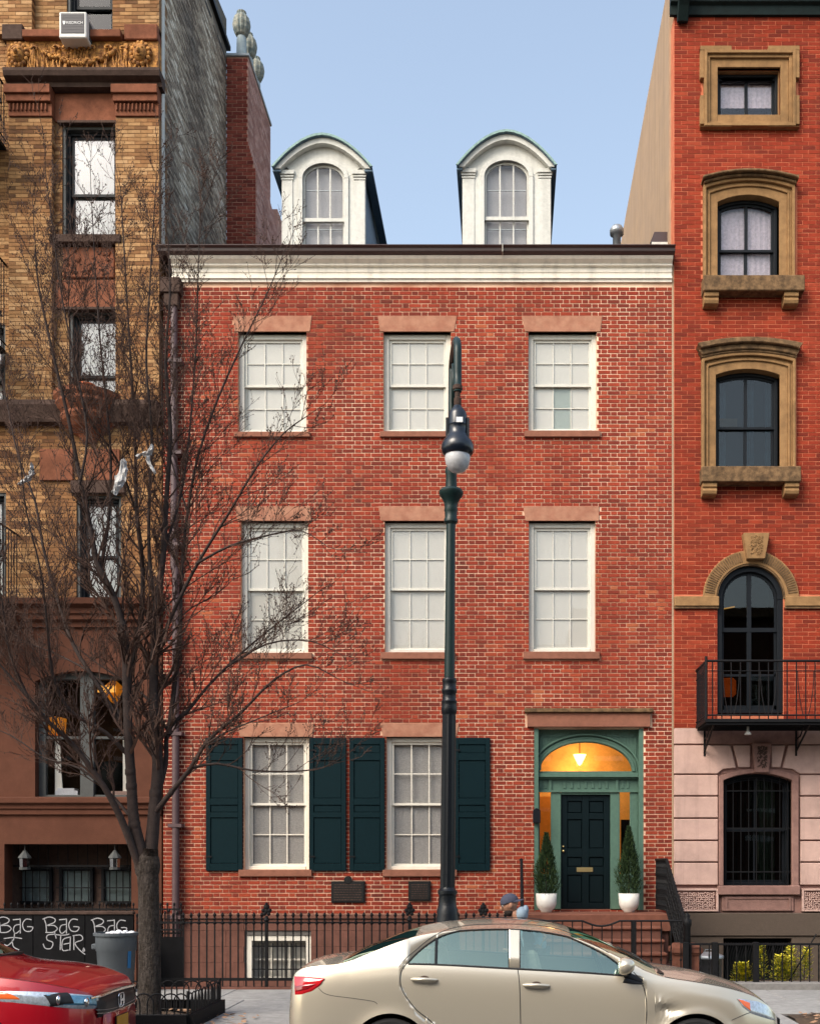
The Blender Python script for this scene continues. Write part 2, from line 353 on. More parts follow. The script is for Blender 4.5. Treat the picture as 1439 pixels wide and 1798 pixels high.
# ------------------------------------------------------------------ masonry
def cells(mb, x0, x1, z0, z1, y0, y1, holes):
    xs = sorted({x0, x1, *[min(max(h[i], x0), x1) for h in holes for i in (0, 1)]})
    for a, b in zip(xs, xs[1:]):
        if b-a < 1e-5: continue
        hs = sorted([(h[2], h[3]) for h in holes if h[0] < (a+b)/2 < h[1]])
        z = z0
        for h0, h1 in hs:
            if h0 > z: mb.box(a, b, y0, y1, z, min(h0, z1))
            z = max(z, h1)
        if z < z1: mb.box(a, b, y0, y1, z, z1)
def lay_bricks(x0, x1, z0, z1, yface, proud, course, joint, holes, bond='flemish', L_=.205, H_=.098, tonef=None, jit=.0015):
    """every brick of one wall face as (xa, xb, za, zb, y, tone)"""
    out = []; rows = int((z1-z0)/course); rnd = random.Random(int(abs(x0)*1000)+3)
    for r in range(rows):
        za = z0+r*course+joint/2; zb = za+course-joint; zm = (za+zb)/2
        ivs = [(x0, x1)]
        for h in holes:
            hv = h(zm)
            if not hv: continue
            ni = []
            for a, b in ivs:
                if hv[1] <= a or hv[0] >= b: ni.append((a, b)); continue
                if hv[0] > a: ni.append((a, hv[0]))
                if hv[1] < b: ni.append((hv[1], b))
            ivs = ni
        if bond == 'flemish': seq = [L_, H_]; off = 0 if r % 2 == 0 else (L_/2+joint+H_/2)
        else: seq = [L_]; off = 0 if r % 2 == 0 else L_/2
        jx = joint*.8
        x = x0-off-(L_ if off else 0); i = 0
        if bond == 'flemish' and off: x = x0-off
        while x < x1:
            w = seq[i % len(seq)]; i += 1
            a, b = x, x+w; x = b+jx
            for ia, ib in ivs:
                ca, cb = max(a, ia+.002), min(b, ib-.002)
                if cb-ca > .028:
                    t = rnd.random()
                    if tonef: t = tonef(ca, zm, t)
                    j = rnd.uniform(-jit, jit)
                    out.append((ca, cb, za+rnd.uniform(-.002, .002), zb+rnd.uniform(-.002, .002), yface-proud+j, t, abs(cb-ca-w) < 1e-4 and w == seq[0]))
    return out
def place_bricks(bricks, parent, m, depth, near, n_single=300):
    full = [b for b in bricks if b[6]]
    full.sort(key=lambda b: (b[0]+.1-near[0])**2+(b[2]-near[1])**2)
    single = set(id(b) for b in full[:n_single]); cache = {}
    mb = MB()
    for b in bricks:
        if id(b) in single:
            ti = int(b[5]*9.99)
            if ti not in cache:
                w, h = b[1]-b[0], b[3]-b[2]
                q = MB(); q.box(0, w, 0, depth, 0, h, (ti+.5)/10); me = q.mesh('brick'); me.materials.append(M[m]); cache[ti] = me
            inst('brick', cache[ti], (b[0], b[4], b[2]), parent)
        else: mb.box(b[0], b[1], b[4], b[4]+depth, b[2], b[3], b[5])
    mb.build('bricks', m, parent, kind='stuff')
def rect_hole(x0, x1, z0, z1): return lambda z: (x0, x1) if z0 < z < z1 else None
def trap_hole(xb0, xb1, xt0, xt1, z0, z1): return lambda z: (xb0+(xt0-xb0)*(z-z0)/(z1-z0), xb1+(xt1-xb1)*(z-z0)/(z1-z0)) if z0 < z < z1 else None

# ------------------------------------------------------------------ double hung window: frame > sash, pane, blind
def sash_window(parent, x0, x1, z0, z1, y, fm='white_paint', cols=3, rows=2, frame=.06, bar=.018, rail=.04, blind='blind_white', gl='glass_window',
                blind_y=.09, arch=0, odd=None, split=.5, deep=.16, name='window', blind_frac=1.0, room='room_dark', flush=False):
    """outer frame flush at y, sashes set behind it"""
    fr = MB()
    if arch:
        o_ = seg_arch(x0, x1, z1-arch, arch); i_ = seg_arch(x0+frame, x1-frame, z1-arch-frame*.6, max(arch-frame*.4, .01))
        fr.band(i_, o_, y, y+.12)
        fr.box(x0, x0+frame, y, y+.12, z0, z1-arch-frame*.3); fr.box(x1-frame, x1, y, y+.12, z0, z1-arch-frame*.3)
    else:
        fr.box(x0, x0+frame, y, y+.12, z0, z1); fr.box(x1-frame, x1, y, y+.12, z0, z1); fr.box(x0+frame, x1-frame, y, y+.12, z1-frame, z1)
    fr.box(x0+frame, x1-frame, y-.01, y+.12, z0, z0+frame*.8)
    wd = fr.build(name, fm, parent, bevel=.006)
    a, b = x0+frame, x1-frame; c0, c1 = z0+frame*.8, z1-frame; zm = c0+(c1-c0)*split
    if arch: c1 = z1-.002
    for (s0, s1, yy) in ((zm-rail*.5, c1, y+.035), (c0, zm+rail*.5, y+.075)):
        sm = MB(); r = rail
        top = s1
        if arch and s1 == c1:
            i2 = seg_arch(a+r, b-r, s1-arch-frame*.3-r, max(arch-frame*.4-.01, .01)); o2 = seg_arch(a-.01, b+.01, s1-arch+.01, max(arch-.015, .01))
            sm.band(i2, o2, yy, yy+.035); top = s1-frame*.5; r2 = 0
            sm.box(a, a+r, yy, yy+.035, s0, s1-arch); sm.box(b-r, b, yy, yy+.035, s0, s1-arch)
        else:
            sm.box(a, a+r, yy, yy+.035, s0, s1); sm.box(b-r, b, yy, yy+.035, s0, s1); sm.box(a+r, b-r, yy, yy+.035, s1-r, s1)
        sm.box(a+r, b-r, yy, yy+.035, s0, s0+r)
        ia, ib, j0, j1 = a+r, b-r, s0+r, (s1-r if not (arch and s1 == c1) else s1-r-frame*.6)
        for k in range(1, cols):
            xx = ia+(ib-ia)*k/cols; sm.box(xx-bar/2, xx+bar/2, yy+.006, yy+.028, j0, j1 if not arch else j1-.004)
        for k in range(1, rows):
            zz = j0+(j1-j0)*k/rows
            for q in range(cols):
                xa = ia+(ib-ia)*q/cols+(bar/2 if q else 0); xb = ia+(ib-ia)*(q+1)/cols-(bar/2 if q < cols-1 else 0)
                sm.box(xa, xb, yy+.006, yy+.028, zz-bar/2, zz+bar/2)
        sm.build('sash', fm, wd)
        for q in range(cols):
            for k in range(rows):
                px0 = ia+(ib-ia)*q/cols+(bar/2 if q else 0)+.0005; px1 = ia+(ib-ia)*(q+1)/cols-(bar/2 if q < cols-1 else 0)-.0005
                pz0 = j0+(j1-j0)*k/rows+(bar/2 if k else 0)+.0005; pz1 = j0+(j1-j0)*(k+1)/rows-(bar/2 if k < rows-1 else 0)-.0005
                MB().box(px0, px1, yy+.014, yy+.018, pz0, pz1).build('pane', gl, wd)
                if flush: MB().box(px0-bar*.45, px1+bar*.45, yy+.0285, yy+.031, pz0-bar*.45, pz1+bar*.45).build('blind', odd[4] if odd and odd[0]-.1 < (px0+px1)/2 < odd[1]+.1 and pz0 > odd[2]-.1 and pz1 < odd[3]+.1 else blind, wd)
    if blind and not flush:
        zb0 = c0+(c1-c0)*(1-blind_frac)
        bm = MB(); n = max(int((x1-x0)/.03), 6)
        pts = [(a-.02+(b-a+.04)*i/n, y+blind_y+.05+(.0008 if blind == 'lace' else .004)*sin(i*1.9+x0*7)) for i in range(n+1)]
        for i in range(n): bm.quad((pts[i][0], pts[i][1], zb0), (pts[i+1][0], pts[i+1][1], zb0), (pts[i+1][0], pts[i+1][1], c1), (pts[i][0], pts[i][1], c1))
        bo = bm.build('blind', blind, wd, smooth=True)
    if odd and not flush:
        MB().box(odd[0], odd[1], y+blind_y+.035, y+blind_y+.042, odd[2], odd[3]).build('blind', odd[4], wd)
    # the room behind
    MB().box(x0-.02, x1+.02, y+deep+.28, y+deep+.30, z0-.02, z1+.02).build('room_back', room, wd)
    return wd
# ================================================================== ground
SW = .15                                     # top of the sidewalk
def struct(mb, name, m, parent=None, **k):
    o = mb.build(name, m, parent, **k); o['kind'] = 'structure'; return o
struct(MB().box(-60, 60, -80, -6.97, -.3, 0), 'road', 'asphalt')
KY = -6.95; FY = -2.47                       # kerb line, fence line
walk = MB().box(-60, 60, KY+.17, FY-.02, -.3, SW-.014); walk = struct(walk, 'sidewalk', 'joint_dirt')
struct(MB().box(-60, 60, -80, -23.0, 0.002, .14), 'far_sidewalk', 'slab_concrete')
for i in range(14):                          # kerb stones
    a = -14+i*2.0; MB().box(a+.004, a+1.996, KY-.01, KY+.165, -.25, SW-.002).build('kerb_stone', 'kerb_granite', walk, bevel=.012)
pits = [(-6.3, -3.46, -6.45, -5.07), (3.3, 6.2, -6.6, -5.22)]
rs = random.Random(5)
ys = [KY+.175, -5.06, -3.75, FY-.03]
for r in range(3):
    n = 17; 
    for i in range(n):
        a = -13+i*1.52+(.4 if r == 1 else 0); b = a+1.51
        ya, yb = ys[r]+.006, ys[r+1]-.006
        segs = [(a, b)]
        if r == 0:
            for p in pits:
                ns = []
                for s_ in segs:
                    if p[1] <= s_[0] or p[0] >= s_[1]: ns.append(s_)
                    else:
                        if p[0] > s_[0]+.05: ns.append((s_[0], p[0]-.01))
                        if p[1] < s_[1]-.05: ns.append((p[1]+.01, s_[1]))
                segs = ns
        for s_ in segs:
            MB().box(s_[0], s_[1], ya, yb, SW-.05, SW+rs.uniform(-.004, .003)).build('paving_slab', 'slab_concrete', walk, bevel=.006)
for p in pits:
    s_ = MB(); n = 14
    for i in range(n):
        for j in range(8):
            g = lambda u, v: (p[0]+(p[1]-p[0])*u/n, p[2]+(p[3]-p[2])*v/8, SW+.012+.022*sin(u*2.1+v*1.3)+.012*sin(u*5+v*4))
            s_.quad(g(i, j), g(i+1, j), g(i+1, j+1), g(i, j+1))
    struct(s_, 'soil_bed', 'soil', smooth=True)
# areaways in front of the houses
struct(MB().box(-11.6, X(1172), FY+.02, -.001, -.55, -.34), 'areaway_floor', 'slab_concrete')
struct(MB().box(X(1172)+.002, 8, FY+.02, -.001, -.3, .02), 'front_yard_ground', 'soil')
def fallen(n, x0, x1, y0, y1, z, name, lab, seed):
    rr = random.Random(seed); q = MB()
    for i in range(n):
        x, y, a, s_ = rr.uniform(x0, x1), rr.uniform(y0, y1), rr.uniform(0, 6.28), rr.uniform(.012, .035)
        h = z+.02+rr.uniform(0, .015); u = Vector((cos(a), sin(a), rr.uniform(-.3, .3)))*s_*1.5; v = Vector((-sin(a), cos(a), rr.uniform(-.4, .4)))*s_; c = Vector((x, y, h))
        q.quad(c-u, c-v, c+u, c+v)
    o = q.build(name, 'leaf_dry', kind='stuff'); o['label'] = lab; o['category'] = 'leaves'
fallen(360, -6.2, -3.5, -6.4, -5.1, SW+.02, 'fallen_leaves', 'dry brown leaves on the soil of the fenced tree pit', 3)
fallen(40, -3.45, -2.9, -6.5, -5.3, SW, 'fallen_leaves', 'dry leaves blown onto the paving beside the low tree guard', 8)
fallen(300, 3.4, 6.2, -6.5, -5.3, SW+.02, 'fallen_leaves', 'pale dry leaves on the bare soil patch beyond the beige car', 4)

# ================================================================== the middle house
XL, XR, ZB, ZT = X(287), X(1178.5), -.35, Z(497)
house = thing('brick_townhouse', 'red brick row house with white cornice, dormers and green arched doorway', 'house', (0, 0, 0))
wins3 = [(418, 538, 587, 760, 410, 548, 412, 545), (673, 791, 587, 759, 663, 802, 667, 797), (927, 1047, 587, 758, 915, 1057, 920, 1053)]
wins2 = [(423, 541, 918, 1147, 413, 545, 412, 549), (675, 792, 918, 1146, 664, 801, 668, 799), (928, 1045, 918, 1145, 918, 1051, 918, 1052)]
wins1 = [(428, 543, 1298, 1527, 415, 552, 420, 548), (678, 795, 1298, 1527, 668, 806, 672, 802)]
DOOR = (X(937), X(1129), Z(1600), Z(1279))
holes = []; bh = []
rows_ = ((wins3, 555, 583, 769), (wins2, 889, 915, 1158), (wins1, 1270, 1294, 1539))
for ws, lt, lb, sb in rows_:
    for a, b, t, bo, l0, l1, s0, s1 in ws:
        holes.append((X(a), X(b), Z(bo), Z(lb)))
        bh += [rect_hole(X(a), X(b), Z(bo), Z(lb)), trap_hole(X(a-6), X(b+6), X(l0), X(l1), Z(lb), Z(lt)), rect_hole(X(s0), X(s1), Z(sb), Z(bo))]
holes.append(DOOR); bh.append(rect_hole(DOOR[0], DOOR[1], DOOR[2], Z(1277)))
bh.append(rect_hole(X(921), X(1144), Z(1277), Z(1245)))
BASEZ = Z(1605)
base_win = (X(430), X(546), Z(1735), Z(1642))
wb = MB(); cells(wb, XL, XR, BASEZ, ZT, 0, .3, holes); wb.build('wall', 'mortar_light', house)
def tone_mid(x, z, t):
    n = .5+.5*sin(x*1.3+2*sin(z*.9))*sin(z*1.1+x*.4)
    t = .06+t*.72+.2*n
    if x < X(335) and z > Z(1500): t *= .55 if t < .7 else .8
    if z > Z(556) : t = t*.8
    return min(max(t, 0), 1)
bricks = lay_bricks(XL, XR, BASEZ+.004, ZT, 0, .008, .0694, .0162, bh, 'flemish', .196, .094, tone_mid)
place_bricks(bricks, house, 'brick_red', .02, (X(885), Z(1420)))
# soldier header bricks over the doorway hood are part of the coursing; the party line towards the orange house
MB().box(XR, XR+.03, -.012, .2, BASEZ, ZT+.3).build('party_joint', 'tan_stucco', house)
# base of dressed stone blocks behind the fence
bb = MB(); cells(bb, XL, X(1160), ZB, BASEZ, .01, .3, [base_win]); bb.build('base_wall', 'joint_dirt', house)
zs_ = [ZB, Z(1718), Z(1690), Z(1662), Z(1634), BASEZ]
for r in range(5):
    x = XL+(-.3 if r % 2 else 0)
    while x < X(1150):
        a, b = max(x, XL), min(x+1.35, X(1150)); x += 1.35
        for i0, i1 in (((a, min(b, base_win[0])), (max(a, base_win[1]), b)) if base_win[2] < (zs_[r]+zs_[r+1])/2 < base_win[3]+.05 else (((a, b)), )):
            if i1-i0 > .03: MB().box(i0+.002, i1-.002, -.015, .04, zs_[r]+.0015, zs_[r+1]-.0015).build('base_stone', 'base_stone', house, bevel=.003)
MB().box(XL, X(1150), -.05, .02, BASEZ-.08, BASEZ+.0).build('water_table', 'base_stone', house, bevel=.012)
# basement window with bars
bwz = base_win
bw = MB().box(bwz[0], bwz[0]+.11, .03, .18, bwz[2], bwz[3]).box(bwz[1]-.09, bwz[1], .03, .18, bwz[2], bwz[3]).box(bwz[0]+.11, bwz[1]-.09, .03, .18, bwz[3]-.1, bwz[3])
bw = bw.build('basement_window', 'white_paint', house, bevel=.006)
q = MB(); zz = (bwz[2]+bwz[3])/2
for k in range(0, 4): xx = bwz[0]+.11+(bwz[1]-bwz[0]-.2)*k/3; q.box(xx-.014, xx+.014, .16, .19, bwz[2], bwz[3]-.1)
for zq in (bwz[3]-.42, bwz[3]-.72): q.box(bwz[0]+.11, bwz[1]-.09, .165, .185, zq-.015, zq+.015)
q.build('sash', 'white_paint', bw)
MB().box(bwz[0]+.05, bwz[1]-.05, .2, .205, bwz[2], bwz[3]).build('pane', 'glass_window', bw)
MB().box(bwz[0]+.05, bwz[1]-.05, .26, .28, bwz[2], bwz[3]-.0).build('blind', 'blind_white', bw)
q = MB()
for k in range(12): xx = bwz[0]+.14+(bwz[1]-bwz[0]-.24)*k/11; q.tube([(xx, .05, bwz[2]), (xx, .05, bwz[3]-.14)], .009, 6)
q.box(bwz[0]+.1, bwz[1]-.08, .045, .06, bwz[2]+.3, bwz[2]+.32).box(bwz[0]+.1, bwz[1]-.08, .045, .06, bwz[3]-.2, bwz[3]-.18)
q.build('window_bars', 'black_iron', bw)

# windows, lintels, sills
for row, (ws, lt, lb, sb) in enumerate(rows_):
    for k, (a, b, t, bo, l0, l1, s0, s1) in enumerate(ws):
        blind = 'lace' if row == 2 else 'blind_white'
        odd = None
        if row == 0 and k == 2: odd = (X(968), X(1001), Z(753), Z(684), 'blind_green')
        w = sash_window(house, X(a), X(b), Z(bo), Z(lb)-.002, .085, blind=blind, fm='sash_paint' if row < 2 else 'white_paint', frame=.085 if row < 2 else .075, rail=.04, bar=.013 if row < 2 else .018, flush=row < 2, odd=odd, split=.5, blind_y=.07)
        MB().prism([(X(a-6), Z(lb)), (X(b+6), Z(lb)), (X(l1), Z(lt)), (X(l0), Z(lt))], -.018, .28).build('lintel', 'lintel_stone', house, bevel=.004)
        MB().box(X(s0), X(s1), -.06, .08, Z(sb), Z(bo)-.001).build('window_sill', 'sill_stone', house, bevel=.006)
# shutters
def shutter(x0, x1, z0, z1):
    d = MB(); yb, yf = -.012, -.055; s_ = .075
    d.box(x0, x0+s_, yf, yb, z0, z1).box(x1-s_, x1, yf, yb, z0, z1)
    H = z1-z0; rails = [0, .04, None, .36, .455, None, .50, .56, None, .83, .885, None, .96, 1.0]
    rz = [(0, .055), (.40, .44), (.495, .545), (.83, .885), (.95, 1.0)]
    for a, b in rz: d.box(x0+s_, x1-s_, yf, yb, z0+H*a, z0+H*b)
    o = d.build('shutter', 'shutter_green', house, bevel=.004)
    for (a, b) in ((.055, .40), (.44, .495), (.545, .83), (.885, .95)):
        MB().box(x0+s_+.003, x1-s_-.003, yf+.016, yb, z0+H*a+.003, z0+H*b-.003).build('panel', 'shutter_green', o, bevel=.007)
    q = MB()
    for a in (.1, .9): q.box(x0+.0, x0+.10, yf-.006, yf, z0+H*a, z0+H*a+.03)
    q.build('hinge', 'black_iron', o)
for a, b in ((363, 427), (543.5, 608), (614, 675.5), (797, 860)): shutter(X(a), X(b), Z(1529), Z(1296))

# cornice and gutter
c = MB(); zk = (Z(447, -.22)-ZT)/.45; prof = [(.0, ZT), (-.04, ZT), (-.04, ZT+.05), (-.07, ZT+.06), (-.07, ZT+.10), (-.035, ZT+.115), (-.035, ZT+.19), (-.05, ZT+.20), (-.05, ZT+.30), (-.10, ZT+.31), (-.10, ZT+.345), (-.17, ZT+.40), (-.20, ZT+.45), (.02, ZT+.45)]
prof = [(a, ZT+(z-ZT)*zk) for a, z in prof]; c.prism_x(prof, XL+.16, XR-.005).build('cornice', 'cornice_paint', house)
g = MB(); gz = ZT+.45*zk+.002
g.prism_x([(.1, gz), (-.20, gz), (-.26, gz+.035), (-.27, gz+.085), (-.31, gz+.105), (-.31, gz+.122), (.1, gz+.122)], XL-.02, XR+.02).build('gutter', 'gutter_brown', house, bevel=.006)
MB().box(X(882)-.004, X(882)+.004, -.33, -.2, gz-.01, gz+.124).build('gutter_bracket', 'white_paint', house)
# roof, gable walls, back: a closed shell
rf = MB(); rz0 = gz+.10; ry = 4.6; rzr = rz0+.47*ry
rf.prism_x([(.05, rz0), (ry, rzr), (9.2, rz0), (9.2, rz0-.1), (.05, rz0-.1)], XL+.02, XR-.01).build('roof', 'roof_tar', house)
MB().box(XL+.03, XR-.03, 9.2, 9.4, ZB, rz0).build('rear_wall', 'brick_chimney', house)
for f_ in (1.05, 4.75, 8.3): MB().box(XL+.02, XR-.02, .31, 9.2, f_, f_+.12).build('floor_slab', 'room_dark', house)

# dormers
def dormer(c0, wbody, wgl, ztop_eave, zcrown, zwin_t, y0=.62):
    D = lambda px: X(px, y0); q = lambda py: Z(py, y0)
    zb = rz0+.2; qf = lambda py: Z(py, y0-.17)
    xa, xb = D(c0-wbody/2), D(c0+wbody/2); cx = (xa+xb)/2; hw = (xb-xa)/2
    ze = qf(ztop_eave); zc = qf(zcrown)
    go, g1 = D(c0-wgl/2), D(c0+wgl/2)
    zt = q(zwin_t); zsp = zt-(g1-go)*.36
    body = MB(); yb = y0+.12
    # face with an arched opening
    body.box(xa, go-.03, y0, yb, zb, ze); body.box(g1+.03, xb, y0, yb, zb, ze)
    ar = [(x, z) for x, z in arc(cx, zsp, (g1-go)/2+.03, zt-zsp+.03, 180, 0, 16)]
    top = [(xa+(xb-xa)*i/16, ze) for i in range(17)]
    zmid = [(cx-hw+(2*hw)*i/16, ze) for i in range(17)]
    # tympanum: low arch from eave to crown
    wE = X(c0+88, y0-.17)-X(c0, y0-.17)
    R = [(cx-hw*cos(pi*i/16), ze+(zc-ze-.06)*(1-abs(cos(pi*i/16)*hw/wE)**1.85)) for i in range(17)]
    for i in range(16):
        ax, az = ar[i]; bx, bz = ar[i+1]
        body.prism([(ax, az), (bx, bz), (R[i+1][0], max(R[i+1][1], ze)), (R[i][0], max(R[i][1], ze))], y0-.003, yb+.002)
    body = body.build('dormer', 'weathered_white', house)
    # mouldings
    tr = MB(); tr.band([(x, z) for x, z in arc(cx, zsp, (g1-go)/2+.0, zt-zsp+.0, 180, 0, 20)], [(x, z) for x, z in arc(cx, zsp, (g1-go)/2+.075, zt-zsp+.075, 180, 0, 20)], y0-.03, y0)
    for sx in (-1, 1):
        e = cx+sx*((g1-go)/2); tr.box(min(e, e+sx*.075), max(e, e+sx*.075), y0-.03, y0, zb, zsp)
        pa = cx+sx*((g1-go)/2+.17); pb = cx+sx*(hw)
        lo, hi = min(pa, pb), max(pa, pb); tr.box(lo, hi, y0-.014, y0, zb, ze-.16)
        for k, (d0, d1, p) in enumerate(((.155, .125, .025), (.11, .085, .035), (.07, .0, .05))): tr.box(lo-.01-(k*.01), hi+.01+k*.01, y0-p, y0, ze-d0, ze-d1)
    tr.build('moulding', 'weathered_white', body, bevel=.004)
    # curved roof: barrel with projecting eaves
    half = []
    n = 22
    def curve(o): return [(cx+(wE+o)*(-cos(pi*i/n)), ze-.02+(zc-ze+.02+o)*(1-abs(cos(pi*i/n))**1.85)) for i in range(n+1)]
    outer, inner = curve(0), curve(-.038)
    MB().band(inner, outer, y0-.16, 4.0).build('roof', 'slate_blue', body, smooth=False)
    MB().band(curve(-.13), curve(-.039), y0-.12, y0-.0).build('moulding', 'weathered_white', body)
    MB().band(curve(-.030), curve(.010), y0-.18, y0-.161).build('roof_edge', 'verdigris_edge', body)
    for sx in (-1, 1):            # eave soffits and slate cheeks
        e = cx+sx*wE; i_ = cx+sx*hw
        MB().box(min(e, i_), max(e, i_), y0-.10, 4.0, ze-.06, ze-.03).build('soffit', 'slate_blue', body)
        ck = MB(); m_ = 26
        for k in range(m_):
            ya = yb+.01+k*(3.0-yb)/m_; xi = i_-sx*.02
            ck.box(min(xi, xi-sx*.03), max(xi, xi-sx*.03), ya, ya+(3.0-yb)/m_-.012, zb-.6, ze-.06)
        ck.build('slate_cheek', 'slate_blue', body)
    MB().box(cx-hw+.05, cx+hw-.05, yb+.75, yb+.77, zb-.5, ze+.1).build('room_back', 'room_dark', body)
    # window: arched upper sash behind, lower sash
    wy = y0+.035; f = .035; s_ = MB(); zm = q((zwin_t+430)/2+25)
    ai = arc(cx, zsp, (g1-go)/2-f, zt-zsp-f, 180, 0, 16); ao = arc(cx, zsp, (g1-go)/2+.02, zt-zsp+.02, 180, 0, 16)
    s_.band(ai, ao, wy, wy+.04); s_.box(go-.02, go+f, wy, wy+.04, zm, zsp); s_.box(g1-f, g1+.02, wy, wy+.04, zm, zsp)
    s_.box(go-.0, g1+.0, wy-.02, wy+.04, zm-.04, zm+.02)
    w3 = (g1-go-2*f)/3
    hgt = lambda x: zsp+(zt-zsp-f)*sqrt(max(0, 1-((x-cx)/((g1-go)/2-f))**2))
    for k in (1, 2): xx = go+f+w3*k; s_.box(xx-.012, xx+.012, wy+.004, wy+.03, zm+.02, hgt(xx)); s_.box(xx-.012, xx+.012, wy+.045, wy+.07, zb, zm-.04)
    s_.box(go-.02, go+f, wy+.04, wy+.08, zb, zm); s_.box(g1-f, g1+.02, wy+.04, wy+.08, zb, zm)
    w = s_.build('window', 'weathered_white', body)
    tb = MB()
    for k, py in enumerate((332, 398)):
        for r in range(3): xa_ = go+f+w3*r+.015; tb.box(xa_, xa_+w3-.03, wy+(.008 if k == 0 else .05), wy+(.022 if k == 0 else .065), q(py)-.006, q(py)+.006)
    tb.build('glazing_bar', 'lead_cap', body)
    for r in range(3):
        xa_, xb_ = go+f+w3*r+.012, go+f+w3*(r+1)-.012
        pts = [(xa_, zm+.02)]+[(xb_, zm+.02)]+[(xb_-(xb_-xa_)*i/4, hgt(xb_-(xb_-xa_)*i/4)-.001) for i in range(5)]
        MB().prism(pts, wy+.014, wy+.018).build('pane', 'glass_window', body)
        MB().box(xa_, xb_, wy+.054, wy+.058, zb, zm-.04).build('pane', 'glass_window', body)
    MB().box(go, g1, wy+.13, wy+.14, zb, zt).build('curtain', 'lace_dormer', body)
    return body
dormer(568, 146, 73, 290, 234, 288)
dormer(889, 155, 78, 287, 228, 283)

# downspout with its head box, on the left edge of the house
ds = MB(); dx = X(302)
ds.lathe([(.062, Z(1735)), (.062, Z(1000))], X(312), -.1, 12); ds.lathe([(.062, Z(1003)), (.06, Z(540))], X(309), -.1, 12)
dsp = ds.build('downspout', 'downspout', house, smooth=True)
q = MB().box(X(287), X(322), -.2, 0, Z(523), Z(497)).box(X(293), X(318), -.17, -.01, Z(545), Z(523)); q.build('head_box', 'brownstone_dark', dsp, bevel=.01)
q = MB()
for py in (640, 800, 960, 1130, 1290, 1450, 1610): q.box(X(300), X(324), -.17, .0, Z(py+3), Z(py-3))
q.build('pipe_strap', 'downspout', dsp)
# plaques on the wall
def plaque(x0, x1, z0, z1, crest, lab):
    p = MB().box(x0, x1, -.045, -.008, z0, z1); o = p.build('plaque', 'bronze_plaque', bevel=.006, loc=((x0+x1)/2, 0, z0))
    tag(o, lab, 'plaque')
    MB().box(x0+.02, x1-.02, -.052, -.045, z0+.02, z1-.02).build('inscription_field', 'bronze_plaque', o)
    r = random.Random(3); q = MB()
    for i in range(7):
        zz = z0+.05+(z1-z0-.11)*i/6; xx = x0+.05
        while xx < x1-.06:
            w = r.uniform(.015, .05); q.box(xx, min(xx+w, x1-.05), -.0545, -.052, zz-.008, zz+.008); xx += w+.012
    q.build('raised_lettering', 'brownstone_dark', o)
    if crest:
        q = MB(); cx = (x0+x1)/2; q.prism(arc(cx, z1+.02, .065, .065, 0, 342, 19), -.06, -.03); q.build('crest', 'bronze_plaque', o, bevel=.005)
plaque(X(582), X(641), Z(1585), Z(1547), True, 'dark bronze plaque with a round crest on top, below the shutters')
plaque(X(717), X(756), Z(1582), Z(1547), False, 'smaller plain rectangular bronze plaque on the brick beside the lamp post')

# ------------------------------------------------------------------ doorway
d0, d1, dz0, dz1 = DOOR; RY = .16
MB().box(X(925), X(1140), -.07, .28, Z(1277), Z(1252)).build('door_lintel', 'sill_stone', house, bevel=.004)
MB().box(X(920), X(1145), -.12, .1, Z(1252)+.001, Z(1245)).build('door_hood', 'trim_ochre_dark', house, bevel=.006)
dr = MB()
jw = .075
dr.box(d0, d0+jw, .0, .32, dz0, dz1).box(d1-jw, d1, .0, .32, dz0, dz1)
fz = Z(1353)              # springing of the fanlight
cx = (X(948)+X(1110))/2; rx = (X(1110)-X(948))/2; rz_ = Z(1302)-fz
i0, i1 = d0+jw, d1-jw
n = 24; ar = arc(cx, fz, rx, rz_, 180, 0, n)
tp = [(i0+(i1-i0)*i/n, dz1) for i in range(n+1)]
for i in range(n): dr.prism([ar[i], ar[i+1], tp[i+1], tp[i]], RY, RY+.05)
dr.prism([(i0, fz), ar[0], (i0, dz1)], RY, RY+.05); dr.prism([ar[-1], (i1, fz), (i1, dz1)], RY, RY+.05)
dr.box(i0, i1, RY-.02, RY+.06, Z(1360), fz)
frz0, frz1 = Z(1388), Z(1366)
dr.box(i0, i1, RY, RY+.05, frz0, Z(1366))
surround = dr.build('door_surround', 'surround_green', house, bevel=.004)
MB().box(i0, i1, RY-.10, RY, Z(1364), Z(1359)+.012).box(i0, i1, RY-.055, RY, Z(1367), Z(1364)).build('transom_cornice', 'surround_green', surround, bevel=.004)
q = MB()
for k, (r_, t_, pj) in enumerate(((.012, .045, .035), (.06, .03, .02), (.115, .03, .05))):
    q.band(arc(cx, fz, rx+r_, rz_+r_, 180, 0, 30), arc(cx, fz, rx+r_+t_, rz_+r_+t_, 180, 0, 30), RY-pj, RY)
q.build('arch_moulding', 'surround_green', surround, bevel=.003)
q = MB()
for sx in (0, 1):             # spandrel beads
    e = i0+.03 if sx == 0 else i1-.03; s = 1 if sx == 0 else -1
    q.box(min(e, e+s*.02), max(e, e+s*.02), RY-.018, RY, fz+.02, dz1-.1); q.box(min(e, e+s*.5), max(e, e+s*.5), RY-.018, RY, dz1-.12, dz1-.10)
for xx in (X(966), X(1084)): q.box(xx-.02, xx+.02, RY-.03, RY, frz0, frz1)
q.box(i0, i1, RY-.035, RY, frz0-.02, frz0+.012)
for k in range(7): xx = X(985)+(X(1072)-X(985))*(k+.5)/7; q.box(xx-.022, xx+.022, RY-.012, RY, frz0+.05, frz1-.03)
for xa, xb in ((X(945), X(962)), (X(1089), X(1108))):
    for k in range(2): xx = xa+(xb-xa)*(k+.5)/2; q.box(xx-.02, xx+.02, RY-.012, RY, frz0+.05, frz1-.03)
q.build('frieze_ornament', 'surround_green', surround)
sill = Z(1597)
q = MB()
